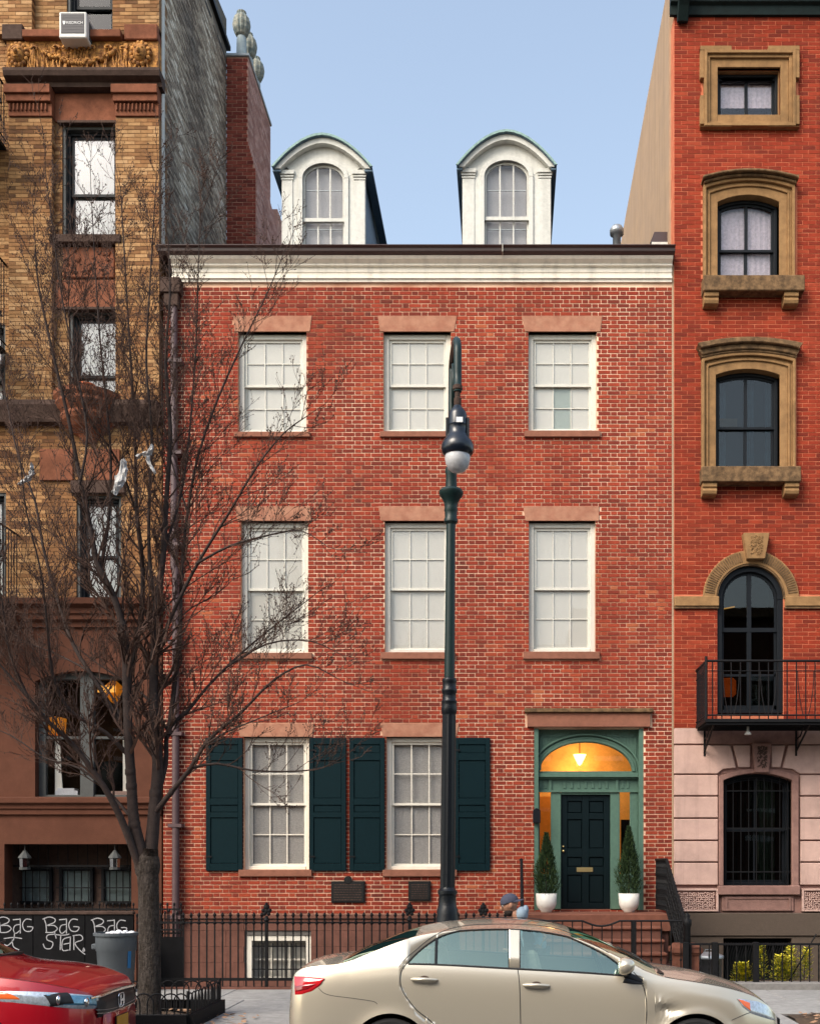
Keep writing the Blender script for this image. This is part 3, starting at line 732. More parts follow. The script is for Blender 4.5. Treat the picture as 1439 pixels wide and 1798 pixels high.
for a, b in ((i0, X(947.5)), (X(967), X(985)), (X(1072.5), X(1089)), (X(1107), i1)): q.box(a, b, RY-.005, RY+.06, sill, frz0-.02)
q.build('pilaster', 'surround_green', surround, bevel=.006)
for a, b in ((X(947.5), X(967)), (X(1089), X(1107))):
    MB().box(a, b, RY+.01, RY+.05, sill, Z(1535)).build('side_panel', 'surround_green', surround, bevel=.004)
    MB().box(a, b, RY+.03, RY+.034, Z(1535), frz0-.02).build('sidelight_pane', 'glass_window', surround)
MB().prism([ar[i] for i in range(n, -1, -1)], RY+.025, RY+.029).build('fanlight_pane', 'glass_mirror', surround)
MB().box(d0-.2, d1+.2, 1.35, 1.37, sill-.1, dz1).build('hall_wall', 'fan_wall_glow', surround)
MB().box(d0-.2, X(1020), 1.30, 1.32, sill-.1, Z(1390)).build('hall_wall', 'fan_wall_glow_dim', surround)
MB().box(X(1095), X(1112), .5, .53, sill, Z(1437)).build('hall_coat', 'room_dark', surround)
lz = Z(1345, .7); q = MB().lathe([(.0, lz), (.035, lz+.03), (.09, lz+.14), (.115, lz+.2), (.0, lz+.21)], X(1017, .7), .7, 16)
hl = q.build('hanging_lamp', 'lamp_glow', loc=(X(1017, .7), .7, lz), smooth=True); tag(hl, 'glowing cream pendant lamp seen through the arched fanlight', 'lamp')
pl = bpy.data.lights.new('hall_light', 'POINT'); pl.energy = 15; pl.color = (1, .55, .2); pl.shadow_soft_size = .08; po_ = bpy.data.objects.new('hall_light', pl); C.objects.link(po_); po_.location = (X(1017, .7), .92, lz+.05)
MB().tube([(X(1017, .7), .7, lz+.21), (X(1017, .7), .7, lz+.75)], .008, 6).build('lamp_cord', 'black_iron', hl)
# panelled door
DY = RY+.045; da, db, dzt = X(985), X(1072.5), Z(1394)
MB().box(da, db, RY+.0, DY+.06, dzt, frz0-.02).build('door_head', 'surround_green', surround)
D_ = MB(); W_ = db-da; H_ = dzt-sill
col = [(0, .14), (.42, .57), (.88, 1.0)]; 
D_.box(da, db, DY+.051, DY+.08, sill, dzt); D_.box(da, da+W_*.13, DY, DY+.05, sill, dzt); D_.box(db-W_*.13, db, DY, DY+.05, sill, dzt); D_.box(da+W_*.43, da+W_*.57, DY, DY+.05, sill, dzt)
pan = [(.055, .30), (.37, .455), (.53, .785), (.84, .945)]
zz = [0]+[v for p in pan for v in p]+[1]
for k in range(0, len(zz), 2):
    for xa, xb in ((.13, .43), (.57, .87)): D_.box(da+W_*xa, da+W_*xb, DY, DY+.05, sill+H_*zz[k], sill+H_*zz[k+1])
door = D_.build('front_door', 'door_green', house, bevel=.004)
for p in pan:
    for xa, xb in ((.13, .43), (.57, .87)): MB().box(da+W_*xa+.004, da+W_*xb-.004, DY+.02, DY+.045, sill+H_*p[0]+.004, sill+H_*p[1]-.004).build('panel', 'door_green', door, bevel=.014)
MB().box(X(1013), X(1042), DY-.012, DY, Z(1531), Z(1523)).build('letter_slot', 'brass', door, bevel=.003)
MB().blob((X(989.5), DY-.03, Z(1494)), .022, .022, .022).build('door_knob', 'brass', door, smooth=True)
MB().blob((X(989.5), DY-.015, Z(1486)), .016, .012, .016).build('door_lock', 'brass', door, smooth=True)
MB().box(da, db, RY-.05, DY+.06, sill-.03, sill-.002).build('threshold', 'step_stone', house)
mb_ = MB().box(X(935), X(948), -.10, .02, Z(1445), Z(1423)).prism([(X(935), Z(1423)), (X(948), Z(1423)), (X(941), Z(1419))], -.10, .02)
o = mb_.build('mailbox', 'black_frame', bevel=.004, loc=(X(941), 0, Z(1445))); tag(o, 'small dark mailbox hung on the left jamb of the green doorway', 'mailbox')
# stoop
st = thing('stoop', 'brown stone stoop with steps leading up to the dark green door', 'steps', (X(1040), -1.2, 0))
LZ = sill-.03
MB().box(X(925), X(1160), -1.10, -.016, LZ-.27, LZ).build('landing', 'step_stone', st, bevel=.01)
MB().box(X(925)+.05, X(1160)-.03, -1.02, -.05, ZB, LZ-.27).build('landing_base', 'base_stone', st)
SXL, SXR = X(925, -1.1), X(1158, -1.1)
for k in range(1, 6):
    y1 = -1.10-.27*(k-1); z1 = LZ-.182*k
    MB().box(SXL, SXR+.0, y1-.30, y1, z1-.045, z1).build('tread', 'step_stone', st, bevel=.012)
    MB().box(SXL+.02, SXR-.02, y1-.262, y1-.0, max(z1-.2, SW-.1), z1-.045).build('riser', 'base_stone', st)
MB().box(SXR+.0, SXR+.3, -2.4, -1.1, ZB, SW+.25).build('cheek_wall', 'base_stone', st, bevel=.01)
# newel pedestal at the foot of the stairs
nx0, nx1 = X(1176, -2.2), X(1229, -2.2)
pd = MB(); cxn = (nx0+nx1)/2; hw_ = (nx1-nx0)/2; yc = -2.2
for (z0, z1, w, w2) in ((SW, .62, .78, .78), (.62, .66, .84, .95), (.66, .73, 1, 1), (.73, .79, .95, .72)):
    a, b = hw_*w, hw_*w2; nn = len(pd.v)
    pd.v += [(cxn-a, yc-a, z0), (cxn+a, yc-a, z0), (cxn+a, yc+a, z0), (cxn-a, yc+a, z0), (cxn-b, yc-b, z1), (cxn+b, yc-b, z1), (cxn+b, yc+b, z1), (cxn-b, yc+b, z1)]
    for f in ((0, 3, 2, 1), (4, 5, 6, 7), (0, 1, 5, 4), (1, 2, 6, 5), (2, 3, 7, 6), (3, 0, 4, 7)): pd.face([nn+i for i in f])
pd.build('pedestal', 'step_stone', st, bevel=.006)
# ornate cast railing on the right of the steps, plain one on the left
def cast_rail(xr, name, lab, dense):
    rl = thing(name, lab, 'railing', (xr, -1.2, LZ))
    top = [(-.12, LZ+.86), (-1.0, LZ+.86), (-2.35, LZ-.02)]; bot = [(-.12, LZ+.06), (-1.0, LZ+.06), (-2.35, LZ-.80)]
    def at(ln, y):
        for (ya, za), (yb, zb) in zip(ln, ln[1:]):
            if yb <= y <= ya: return za+(zb-za)*(ya-y)/(ya-yb)
        return ln[-1][1]
    x_ = lambda y: xr+(.12*(-y)/2.3 if dense else 0)
    MB().tube([(x_(y), y, z) for y, z in top]+[(x_(-2.4)+.02, -2.42, LZ-.1)], .024, 8).build('handrail', 'black_iron', rl)
    MB().tube([(x_(y), y, z) for y, z in bot], .016, 8).build('bottom_rail', 'black_iron', rl)
    y = -.14; k = 0
    while y > -2.33:
        zt, zb_ = at(top, y), at(bot, y); b = MB(); b.tube([(x_(y), y, zb_), (x_(y), y, zt)], .010, 6)
        if dense:
            b.blob((x_(y), y, zb_+(zt-zb_)*.25), .022, .022, .05, 6, 4); b.blob((x_(y), y, zb_+(zt-zb_)*.7), .022, .022, .05, 6, 4)
            for s_ in (.18, .5, .82):
                zc = zb_+(zt-zb_)*s_; rr = .048
                b.tube([(x_(y)+.01*sin(a*2), y-.05+rr*cos(a), zc+rr*1.7*sin(a)) for a in [i*.7 for i in range(10)]], .009, 5)
                b.tube([(x_(y)+.02, y-.05+.02*cos(a*1.2), zc+.1+.03*sin(a*1.2)) for a in range(7)], .008, 4)
        b.build('baluster', 'black_iron', rl); y -= .098 if dense else .13; k += 1
    p = MB().lathe([(.05, SW+.1 if dense else SW), (.05, LZ-.12), (.065, LZ-.1), (.065, LZ-.02), (.03, LZ), (.05, LZ+.04), (.0, LZ+.09)], x_(-2.4)+.02, -2.42, 10)
    p.build('newel_post', 'black_iron', rl, smooth=True)
cast_rail(X(1153, -.3), 'cast_railing', 'dense ornamental black cast iron railing on the right side of the stoop', True)
cast_rail(X(915, -1.1), 'stoop_railing', 'thin black railing on the left side of the stoop by the brick wall', False)

# planters with conifers
def planter(px, lab1, lab2, seed, hpx):
    x = X(px, -.35); y = -.38; z0 = LZ; rr = random.Random(seed)
    R = .172; H = .31
    p = MB().lathe([(0, z0), (.085, z0), (.09, z0+.02), (.14, z0+.07), (.162, z0+.13), (R, z0+H), (R-.015, z0+H), (R-.03, z0+H-.04), (0, z0+H-.04)], x, y, 28)
    o = p.build('planter', 'pot_white', loc=(x, y, z0), smooth=True); tag(o, lab1, 'planter')
    t = thing('conifer', lab2, 'shrub', (x, y, z0+H-.04), 'potted conifers beside the green door')
    top = Z(hpx, y); zb = z0+H-.04
    MB().tube([(x, y, zb), (x, y, top-.2)], [.015, .006], 6).build('trunk', 'bark', t)
    f1, f2 = MB(), MB()
    for i in range(5200):
        u = rr.random()**.8; z = zb+.0+(top-zb)*u
        a = rr.uniform(0, 6.28); rmax = .185*min(1, (1-u)*1.45+.04)*min(1, .72+u*1.5)*(1+.16*sin(a*3+u*9+seed)+.10*sin(a*7-u*23)); r = rmax*sqrt(rr.uniform(.12, 1))
        if rr.random() < .08: r *= 1.35
        c = Vector((x+r*cos(a), y+r*sin(a), z)); dv = Vector((cos(a)*.45+rr.uniform(-.3, .3), sin(a)*.45+rr.uniform(-.3, .3), 1.0)).normalized()
        l = rr.uniform(.03, .065); sd = dv.cross(Vector((rr.uniform(-1, 1), rr.uniform(-1, 1), .2))).normalized()*.006
        (f1 if rr.random() < .7 else f2).quad(c-sd, c+sd, c+dv*l+sd*.3, c+dv*l-sd*.3)
    f1.build('foliage', 'conifer_dark', t, kind='stuff'); f2.build('foliage', 'conifer_light', t, kind='stuff')
planter(958.5, 'white bowl planter left of the dark green front door', 'narrow dark conifer in the white bowl left of the door', 1, 1466)
planter(1103, 'white bowl planter right of the dark green front door', 'slightly fuller dark conifer in the white bowl right of the door', 2, 1455)

# chimney stack of the left party wall and its pots
cy0 = 22.6-CAM_D; q = lambda px: X(px, cy0); cz = lambda py: Z(py, cy0)
ch = thing('chimney_stack', 'tall red brick chimney stack with pale blue pots above the roof', 'chimney', (q(400), cy0, 11))
xl, xr1, xr2 = q(398), q(435), q(449); zsh0, zsh1, ztp = cz(300), cz(250), cz(100)
cyb = cy0+2.1
MB().prism([(xl, 11), (xr2-.012, 11), (xr2-.012, zsh0), (xr1-.012, zsh1), (xr1-.012, ztp), (xl, ztp)], cy0, cyb).build('core', 'mortar_chimney', ch)
hf = lambda z: (xr2 if z < zsh0 else (xr2+(xr1-xr2)*(z-zsh0)/(zsh1-zsh0) if z < zsh1 else xr1), xr2+1)
bl = lay_bricks(xl, xr2, 11.05, ztp, cy0, .008, .078, .015, [hf], 'running', .2, .09)
place_bricks(bl, ch, 'brick_chimney', .05, (xl, cz(200)), 120)
MB().prism([(xr2-.012, 11), (xr2+.01, 11), (xr2+.01, zsh0), (xr1+.01, zsh1), (xr1+.01, ztp), (xr1-.012, ztp), (xr1-.012, zsh1), (xr2-.012, zsh0)], cy0+.01, cyb+.0).build('stucco_side', 'pink_stucco', ch)
q = MB(); r = random.Random(8); z_ = 11.1
while z_ < ztp-.08:
    zm = z_+.035; xx = (xr2 if zm < zsh0 else xr2+(xr1-xr2)*(zm-zsh0)/(zsh1-zsh0) if zm < zsh1 else xr1)+.006; yy = cy0+.015-r.uniform(0, .2)
    while yy < cyb-.02: q.box(xx-.01, xx+.012, max(yy, cy0+.012), min(yy+.2, cyb-.01), z_, z_+.064, r.random()); yy += .212
    z_ += .078
q.build('side_bricks', 'brick_pink', ch, kind='stuff')
# stepped rear part of the stack
MB().box(xl, xr2+.008, cyb+.002, cyb+.5, 11, cz(260)).build('rear_step', 'pink_stucco', ch)
MB().box(xl-.04, xr1+.04, cy0-.04, cyb+.04, ztp, ztp+.06).build('capping', 'lead_cap', ch, bevel=.01)
for k, yy in enumerate((cy0+.25, cy0+.85, cy0+1.55)):
    cxp = (xl+xr1)/2+.03; z0 = ztp+.06; s_ = .95
    prof = [(.17, z0), (.14, z0+.05), (.11, z0+.12), (.10, z0+.5*s_), (.085, z0+.56*s_)]
    pot = MB().lathe(prof, cxp, yy, 16).build('chimney_pot', 'chimney_pot', ch, smooth=True)
    MB().lathe([(.06, z0+.55*s_), (.11, z0+.60*s_), (.15, z0+.70*s_), (.165, z0+.82*s_), (.15, z0+.94*s_), (.10, z0+1.03*s_), (.08, z0+1.04*s_), (.09, z0+1.10*s_), (.0, z0+1.12*s_)], cxp, yy, 32, lobes=12, lobe=.14).build('pot_crown', 'chimney_pot_crown', pot)
# roof vent with round cap
vy = 1.0; o = MB().lathe([(.07, rz0+.3), (.07, Z(412, vy)), (.12, Z(412, vy)), (.125, Z(404, vy)), (.09, Z(398, vy)), (0, Z(396, vy))], X(1082, vy), vy, 16)
o = o.build('roof_vent', 'galvanised', loc=(X(1082, vy), vy, rz0+.4), smooth=True); tag(o, 'small metal vent pipe with mushroom cap behind the gutter', 'vent')
vy = .5; o = MB().prism([(X(1141, vy), Z(425, vy)), (X(1182, vy)-.02, Z(425, vy)), (X(1182, vy)-.02, Z(407, vy)), (X(1148, vy), Z(407, vy))], vy, 1.1)
o = o.build('roof_box', 'gutter_brown', loc=(X(1160, vy), vy, Z(425, vy))); tag(o, 'dark brown sheet metal box on the roof edge beside the tan side wall', 'roof box')
MB().box(X(1143, vy), X(1180, vy), vy-.02, vy+.0, Z(432, vy), Z(426, vy)).build('flashing', 'weathered_white', o)
# ================================================================== right house: orange brick over pink stone
rh = thing('orange_brick_house', 'orange red brick house with ochre window surrounds over a pink stone ground floor', 'house', (X(1300), 0, 0))
RX0, RX1 = XR+.034, X(1560); RY0 = -.02; RZT = Z(30); BZ = Z(1278)
wA, wB, wC, wD, wE_ = (1258, 1368, 122, 205), (1258, 1366, 345, 497), (1255, 1367, 650, 828), (1258, 1374, 995, 1252), (1268, 1388, 1358, 1555)
archD = lambda z: ((X(1316)-sqrt(max(.0, .585**2-(z-Z(1052))**2)), X(1316)+sqrt(max(0, .585**2-(z-Z(1052))**2))) if Z(1052) <= z < Z(1052)+.585 else None)
holes = [(X(a), X(b), Z(d), Z(c)) for a, b, c, d in (wA, wB, wC)]+[(X(1258), X(1374), Z(1255), Z(1052)+.57)]
wb = MB(); cells(wb, RX0, RX1, BZ, RZT, RY0, .3, holes)
n = 14; ar = arc(X(1316), Z(1052), .552, .552, 180, 0, n); tpz = Z(1052)+.5
wb.build('wall', 'mortar_orange', rh)
bh = [rect_hole(X(1230), X(1400), Z(226), Z(88)), rect_hole(X(1232), X(1398), Z(500), Z(332)), rect_hole(X(1232), X(1397), Z(832), Z(625)),
      (lambda z: (X(1316)-sqrt(max(0, .80**2-(z-Z(1052))**2)), X(1316)+sqrt(max(0, .80**2-(z-Z(1052))**2))) if Z(1052) <= z < Z(1052)+.8 else None),
      rect_hole(X(1258), X(1374), Z(1275), Z(1050)), rect_hole(RX0, X(1260), Z(1068), Z(1048)), rect_hole(X(1376), RX1, Z(1068), Z(1048))]
bl = lay_bricks(RX0+.004, RX1, BZ+.004, RZT, RY0, .005, .0694, .0115, bh, 'running', .215, .1, lambda x, z, t: min(1, t*.8+.12+.1*sin(z*.8+x)))
place_bricks(bl, rh, 'brick_orange', .02, (X(1200), Z(1150)))
# shell
MB().box(XR+.001, XR+.25, .3, 12, -.3, Z(-65)).build('side_wall', 'tan_stucco', rh)
sw = MB(); sw.prism_x([(-.0, Z(30)), (.3, Z(30)), (.3, Z(-65)), (9.5, Z(-65)-.55), (9.5, Z(-65)-.75), (.0, Z(-65)-.02)], XR+.0, XR+.12)
MB().box(XR+.12, RX1, 11.8, 12, -.3, Z(-70)).build('rear_wall', 'tan_stucco', rh)
MB().box(XR+.12, RX1, .31, 11.8, Z(-60), Z(-60)+.1).build('roof', 'roof_tar', rh)
MB().box(RX1, RX1+.2, RY0, 12, -.3, Z(-60)).build('side_wall', 'tan_stucco', rh)
MB().box(XR+.12, RX1, RY0+.02, .3, RZT, Z(-60)).build('upper_wall', 'cornice_green', rh)
for f_ in (3.9, 7.8, 11.6, 14.6): MB().box(XR+.26, RX1, .301, 11.8, f_, f_+.1).build('floor_slab', 'room_dark', rh)
# cornice
c = MB(); c.prism_x([(RY0, Z(32)), (RY0-.06, Z(32)), (RY0-.08, Z(18)), (RY0-.14, Z(15)), (RY0-.14, Z(-20)), (RY0-.5, Z(-26)), (RY0-.56, Z(-60)), (RY0, Z(-60))], XR-.04, RX1)
co = c.build('cornice', 'cornice_green', rh)
q = MB()
for px in (1196, 1470): q = MB(); q.prism_x([(RY0-.02, Z(45)), (RY0-.10, Z(47)), (RY0-.22, Z(28)), (RY0-.45, Z(0)), (RY0-.45, Z(-24)), (RY0-.02, Z(-24))], X(px)-.09, X(px)+.09); q.build('bracket', 'cornice_green', co, bevel=.01)
q = MB()
for a, b in ((1215, 1298), (1345, 1428)): q.box(X(a), X(b), RY0-.165, RY0-.14, Z(12), Z(-4))
q.build('panel', 'cornice_green', co, bevel=.01)
# plain surround with eared corners
def frame_steps(mb, x0, x1, z0, z1, steps):
    for (o, i_, p) in steps:      # outer offset, inner offset, projection
        mb.box(x0-o, x0-i_, RY0-p, RY0+.05, z0-o, z1+o); mb.box(x1+i_, x1+o, RY0-p, RY0+.05, z0-o, z1+o)
        mb.box(x0-i_, x1+i_, RY0-p, RY0+.05, z1+i_, z1+o); mb.box(x0-i_, x1+i_, RY0-p, RY0+.05, z0-o, z0-i_)
a, b, c_, d = wA; x0, x1, z0, z1 = X(a), X(b), Z(d), Z(c_)
s_ = MB(); frame_steps(s_, x0, x1, z0, z1, [(.135, 0, .035), (.185, .135, .075), (.235, .185, .115)]); frame_steps(s_, x0, x1, z0, z1, [(.01, -.012, -.06)]) if False else s_.box(x0, x0+.012, RY0+.05, .12, z0, z1).box(x1-.012, x1, RY0+.05, .12, z0, z1).box(x0, x1, RY0+.05, .12, z1-.012, z1)
for ex in (-1, 1):
    for ez in (-1, 1):
        cx = x0-.25 if ex < 0 else x1+.25; cz_ = z0-.17 if ez < 0 else z1+.28
        xx = (x0-.30, x0-.235) if ex < 0 else (x1+.235, x1+.30); zz = (z0-.20, z0+.28) if ez < 0 else (z1-.22, z1+.31)
        s_.box(xx[0], xx[1], RY0-.10, RY0+.05, zz[0], zz[1])
        hx = (x0-.30, x0+.22) if ex < 0 else (x1-.22, x1+.30); hz = (z0-.245, z0-.2351) if ez < 0 else (z1+.2351, z1+.31)
        s_.box(hx[0], hx[1], RY0-.105, RY0+.05, hz[0], hz[1])
s_.build('window_surround', 'trim_ochre', rh, bevel=.008)
def win_right(w, arch, blind, gl='glass_window', blind_frac=1.0, room='room_dark', split=.5, y=.1, **k):
    a, b, c_, d = w
    return sash_window(rh, X(a)+.0, X(b)-.0, Z(d), Z(c_), y, fm='black_frame', cols=2, rows=1, frame=.055, bar=.055, rail=.04, blind=blind, gl=gl, arch=arch, split=split, blind_frac=blind_frac, room=room, **k)
wd = win_right((1258, 1368, 122, 205), 0, 'curtain_lilac', blind_frac=.62, split=.97)
def arched_surround(w, rise, hood, sill_y):
    a, b, c_, d = w; x0, x1, z0, z1 = X(a), X(b), Z(d), Z(c_)
    s_ = MB(); zs = z1-rise
    for (o, i_, p) in ((.13, 0, .03), (.165, .13, .06), (.20, .165, .045), (.245, .20, .10)):
        inn = [(x0-i_, z0)]+[(x, z) for x, z in seg_arch(x0-i_, x1+i_, zs+i_, rise, 14)]+[(x1+i_, z0)]
        out = [(x0-o, z0)]+[(x, z) for x, z in seg_arch(x0-o, x1+o, zs+o, rise, 14)]+[(x1+o, z0)]
        s_.band(inn, out, RY0-p, RY0+.25 if i_ == 0 else RY0+.02)
    s_.build('window_surround', 'trim_ochre', rh, bevel=.006)
    h = MB(); o0, o1 = (.2455, .33) if not hood else (.28, .45)
    for (i_, o, p, ex) in ((o0, (o0+o1)/2, .15, 0), ((o0+o1)/2, o1, .22, .03)):
        inn = seg_arch(x0-.245-ex, x1+.245+ex, zs+i_, rise, 14); out = seg_arch(x0-.245-ex-(.06 if hood else 0), x1+.245+ex+(.06 if hood else 0), zs+o, rise, 14)
        h.band(inn, out, RY0-p, RY0+.02)
    if hood: h.band(seg_arch(x0-.245, x1+.245, zs+.2455, rise, 14), seg_arch(x0-.27, x1+.27, zs+.2795, rise, 14), RY0-.12, RY0)
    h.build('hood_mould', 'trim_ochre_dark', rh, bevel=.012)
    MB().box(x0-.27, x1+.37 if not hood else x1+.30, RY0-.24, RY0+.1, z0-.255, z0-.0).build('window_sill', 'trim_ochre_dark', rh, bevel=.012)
    for cx in (x0-.13, x1+.16):
        zt = z0-.256
        MB().prism_x([(RY0, zt), (RY0-.2, zt), (RY0-.2, zt-.07), (RY0-.17, zt-.08), (RY0-.19, zt-.13), (RY0-.17, zt-.18), (RY0-.12, zt-.2), (RY0, zt-.2)], cx-.12, cx+.12).build('sill_bracket', 'trim_ochre', rh, bevel=.006)
arched_surround(wB, .12, False, 525); arched_surround(wC, .10, True, 855)
win_right(wB, .12, 'curtain_lilac', blind_frac=.97, split=.42)
w3 = win_right(wC, .10, None, gl='glass_dark', split=.46)
q = MB()
for (xa, xb) in ((X(1256), X(1280)), (X(1318), X(1330)), (X(1350), X(1366))):
    n = 6
    for i in range(n): u0, u1 = xa+(xb-xa)*i/n, xa+(xb-xa)*(i+1)/n; q.quad((u0, .33+.015*(i % 2), Z(828)), (u1, .33+.015*((i+1) % 2), Z(828)), (u1, .33+.015*((i+1) % 2), Z(650)), (u0, .33+.015*(i % 2), Z(650)))
q.build('curtain', 'slate_blue', w3); MB().box(X(1256), X(1300), .30, .305, Z(745), Z(722)).build('shelf', 'trim_ochre', w3)
# reflections of that pane come from the street; a small bottle stands on the sash
MB().lathe([(.02, 0), (.02, .07), (.008, .09), (.008, .12), (0, .12)], 0, 0, 8)
# tall arched window on the balcony floor
ax0, ax1, asp = X(1258), X(1374), Z(1052); az0 = Z(1252); acx = (ax0+ax1)/2; ar_ = (ax1-ax0)/2
def arch_ring(mb, r0, r1, y0, y1, n=28): mb.band(arc(acx, asp, r0, r0, 180, 0, n), arc(acx, asp, r1, r1, 180, 0, n), y0, y1)
q = MB(); arch_ring(q, ar_-.09, ar_+.01, .02, .16); q.box(ax0-.01, ax0+.09, .02, .16, az0, asp); q.box(ax1-.09, ax1+.01, .02, .16, az0, asp); q.box(ax0+.09, ax1-.09, .02, .16, az0, az0+.06)
aw = q.build('window', 'black_frame', rh, bevel=.006)
q = MB(); arch_ring(q, ar_-.13, ar_-.085, .08, .12); zmid = Z(1104)
q.box(ax0+.09, ax0+.13, .08, .12, zmid, asp).box(ax1-.13, ax1-.09, .08, .12, zmid, asp).box(ax0+.09, ax1-.09, .07, .13, zmid-.04, zmid+.03)
q.box(acx-.035, acx+.035, .075, .12, az0, asp+ar_-.1)
q.box(ax0+.09, ax0+.13, .1, .14, az0, zmid).box(ax1-.13, ax1-.09, .1, .14, az0, zmid).box(ax0+.09, ax1-.09, .1, .14, az0+.06, az0+.14).box(ax0+.09, ax1-.09, .1, .14, Z(1186), Z(1182))
q.build('sash', 'black_frame', aw)
for s_ in (-1, 1):
    pts = [(acx+s_*.036, zmid+.03), (acx+s_*(ar_-.13), zmid+.03)]+[(acx+s_*(ar_-.13)*cos(t*pi/20), asp+(ar_-.13)*sin(t*pi/20)) for t in range(0, 10)]+[(acx+s_*.036, asp+ar_-.14)]
    MB().prism(pts if s_ > 0 else pts[::-1], .098, .102).build('pane', 'glass_dark', aw)
    for za, zb_ in ((az0+.14, Z(1186)), (Z(1182), zmid-.04)): MB().box(min(acx+s_*.036, acx+s_*(ar_-.13)), max(acx+s_*.036, acx+s_*(ar_-.13)), .118, .122, za, zb_).build('pane', 'glass_dark', aw)
MB().box(ax0-.05, ax1+.05, 1.2, 1.22, az0-.05, asp+ar_).build('room_back', 'room_dark', aw)
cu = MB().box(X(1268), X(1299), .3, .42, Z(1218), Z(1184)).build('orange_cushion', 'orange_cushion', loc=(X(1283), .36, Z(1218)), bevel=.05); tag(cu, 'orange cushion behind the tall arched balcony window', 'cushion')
bk = MB().box(X(1318), X(1352), .3, .4, Z(1225), Z(1186)).build('dark_cushion', 'room_brown', loc=(X(1335), .36, Z(1225)), bevel=.05); tag(bk, 'dark cushion behind the right half of the arched balcony window', 'cushion')
lp = MB().tube([(X(1283), .7, Z(1052)), (X(1304), .7, Z(1048))], .012, 6).build('strip_lamp', 'amber_glow', loc=(X(1290), .7, Z(1050))); tag(lp, 'short lit lamp bar seen through the top of the arched window', 'lamp')
q = MB(); arch_ring(q, .575, .80, RY0-.05, RY0+.05); sr = q.build('arch_surround', 'trim_ochre', rh, bevel=.006)
q = MB(); q_l = MB()
for i in range(52):
    a = radians(8+i*164/51)
    if abs(a-pi/2) < .2: continue
    for (ra, rb) in ((.62, .775),):
        u = Vector((cos(a), sin(a))); t_ = Vector((-sin(a), cos(a)))*.009
        P0, P1 = Vector((acx, asp))+u*ra, Vector((acx, asp))+u*rb
        (q if a < pi/2 else q_l).prism([(P0.x-t_.x, P0.y-t_.y), (P0.x+t_.x, P0.y+t_.y), (P1.x+t_.x, P1.y+t_.y), (P1.x-t_.x, P1.y-t_.y)], RY0-.062, RY0-.05)
q.build('arch_rib', 'trim_ochre_dark', sr); q_l.build('arch_rib', 'trim_ochre_dark', sr)
q = MB(); arch_ring(q, ar_, .575, RY0-.035, .16); q.build('arch_reveal', 'trim_ochre_dark', sr)
def keystone(xa, xb, xc, xd, zt, zb, yf, m, m2):
    k = MB().prism([(X(xc), Z(zb)), (X(xd), Z(zb)), (X(xb), Z(zt)), (X(xa), Z(zt))], yf, RY0+.05).build('keystone', m, rh, bevel=.008)
    q = MB(); r = random.Random(5); cx = (X(xa)+X(xb))/2; w = (X(xd)-X(xc))*.42; H = Z(zt)-Z(zb)
    for i in range(60):
        x = cx+r.uniform(-w, w)*.72; z = Z(zb)+H*r.uniform(.16, .86); rr = r.uniform(.010, .02)
        q.tube([(x+rr*cos(a), yf-.006, z+rr*sin(a)) for a in [j*.9 for j in range(6)]], .007, 5)
    q.build('carving', m2, k)
keystone(1300, 1346, 1307, 1338, 941, 986, RY0-.16, 'trim_ochre', 'trim_ochre')
for a, b in ((RX0, X(1260)), (X(1376), RX1)):
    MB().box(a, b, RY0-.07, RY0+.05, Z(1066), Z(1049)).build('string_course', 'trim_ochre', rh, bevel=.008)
    MB().box(a, b, RY0-.05, RY0+.05, Z(1070), Z(1066)-.001).build('string_course', 'trim_ochre_dark', rh, bevel=.004)
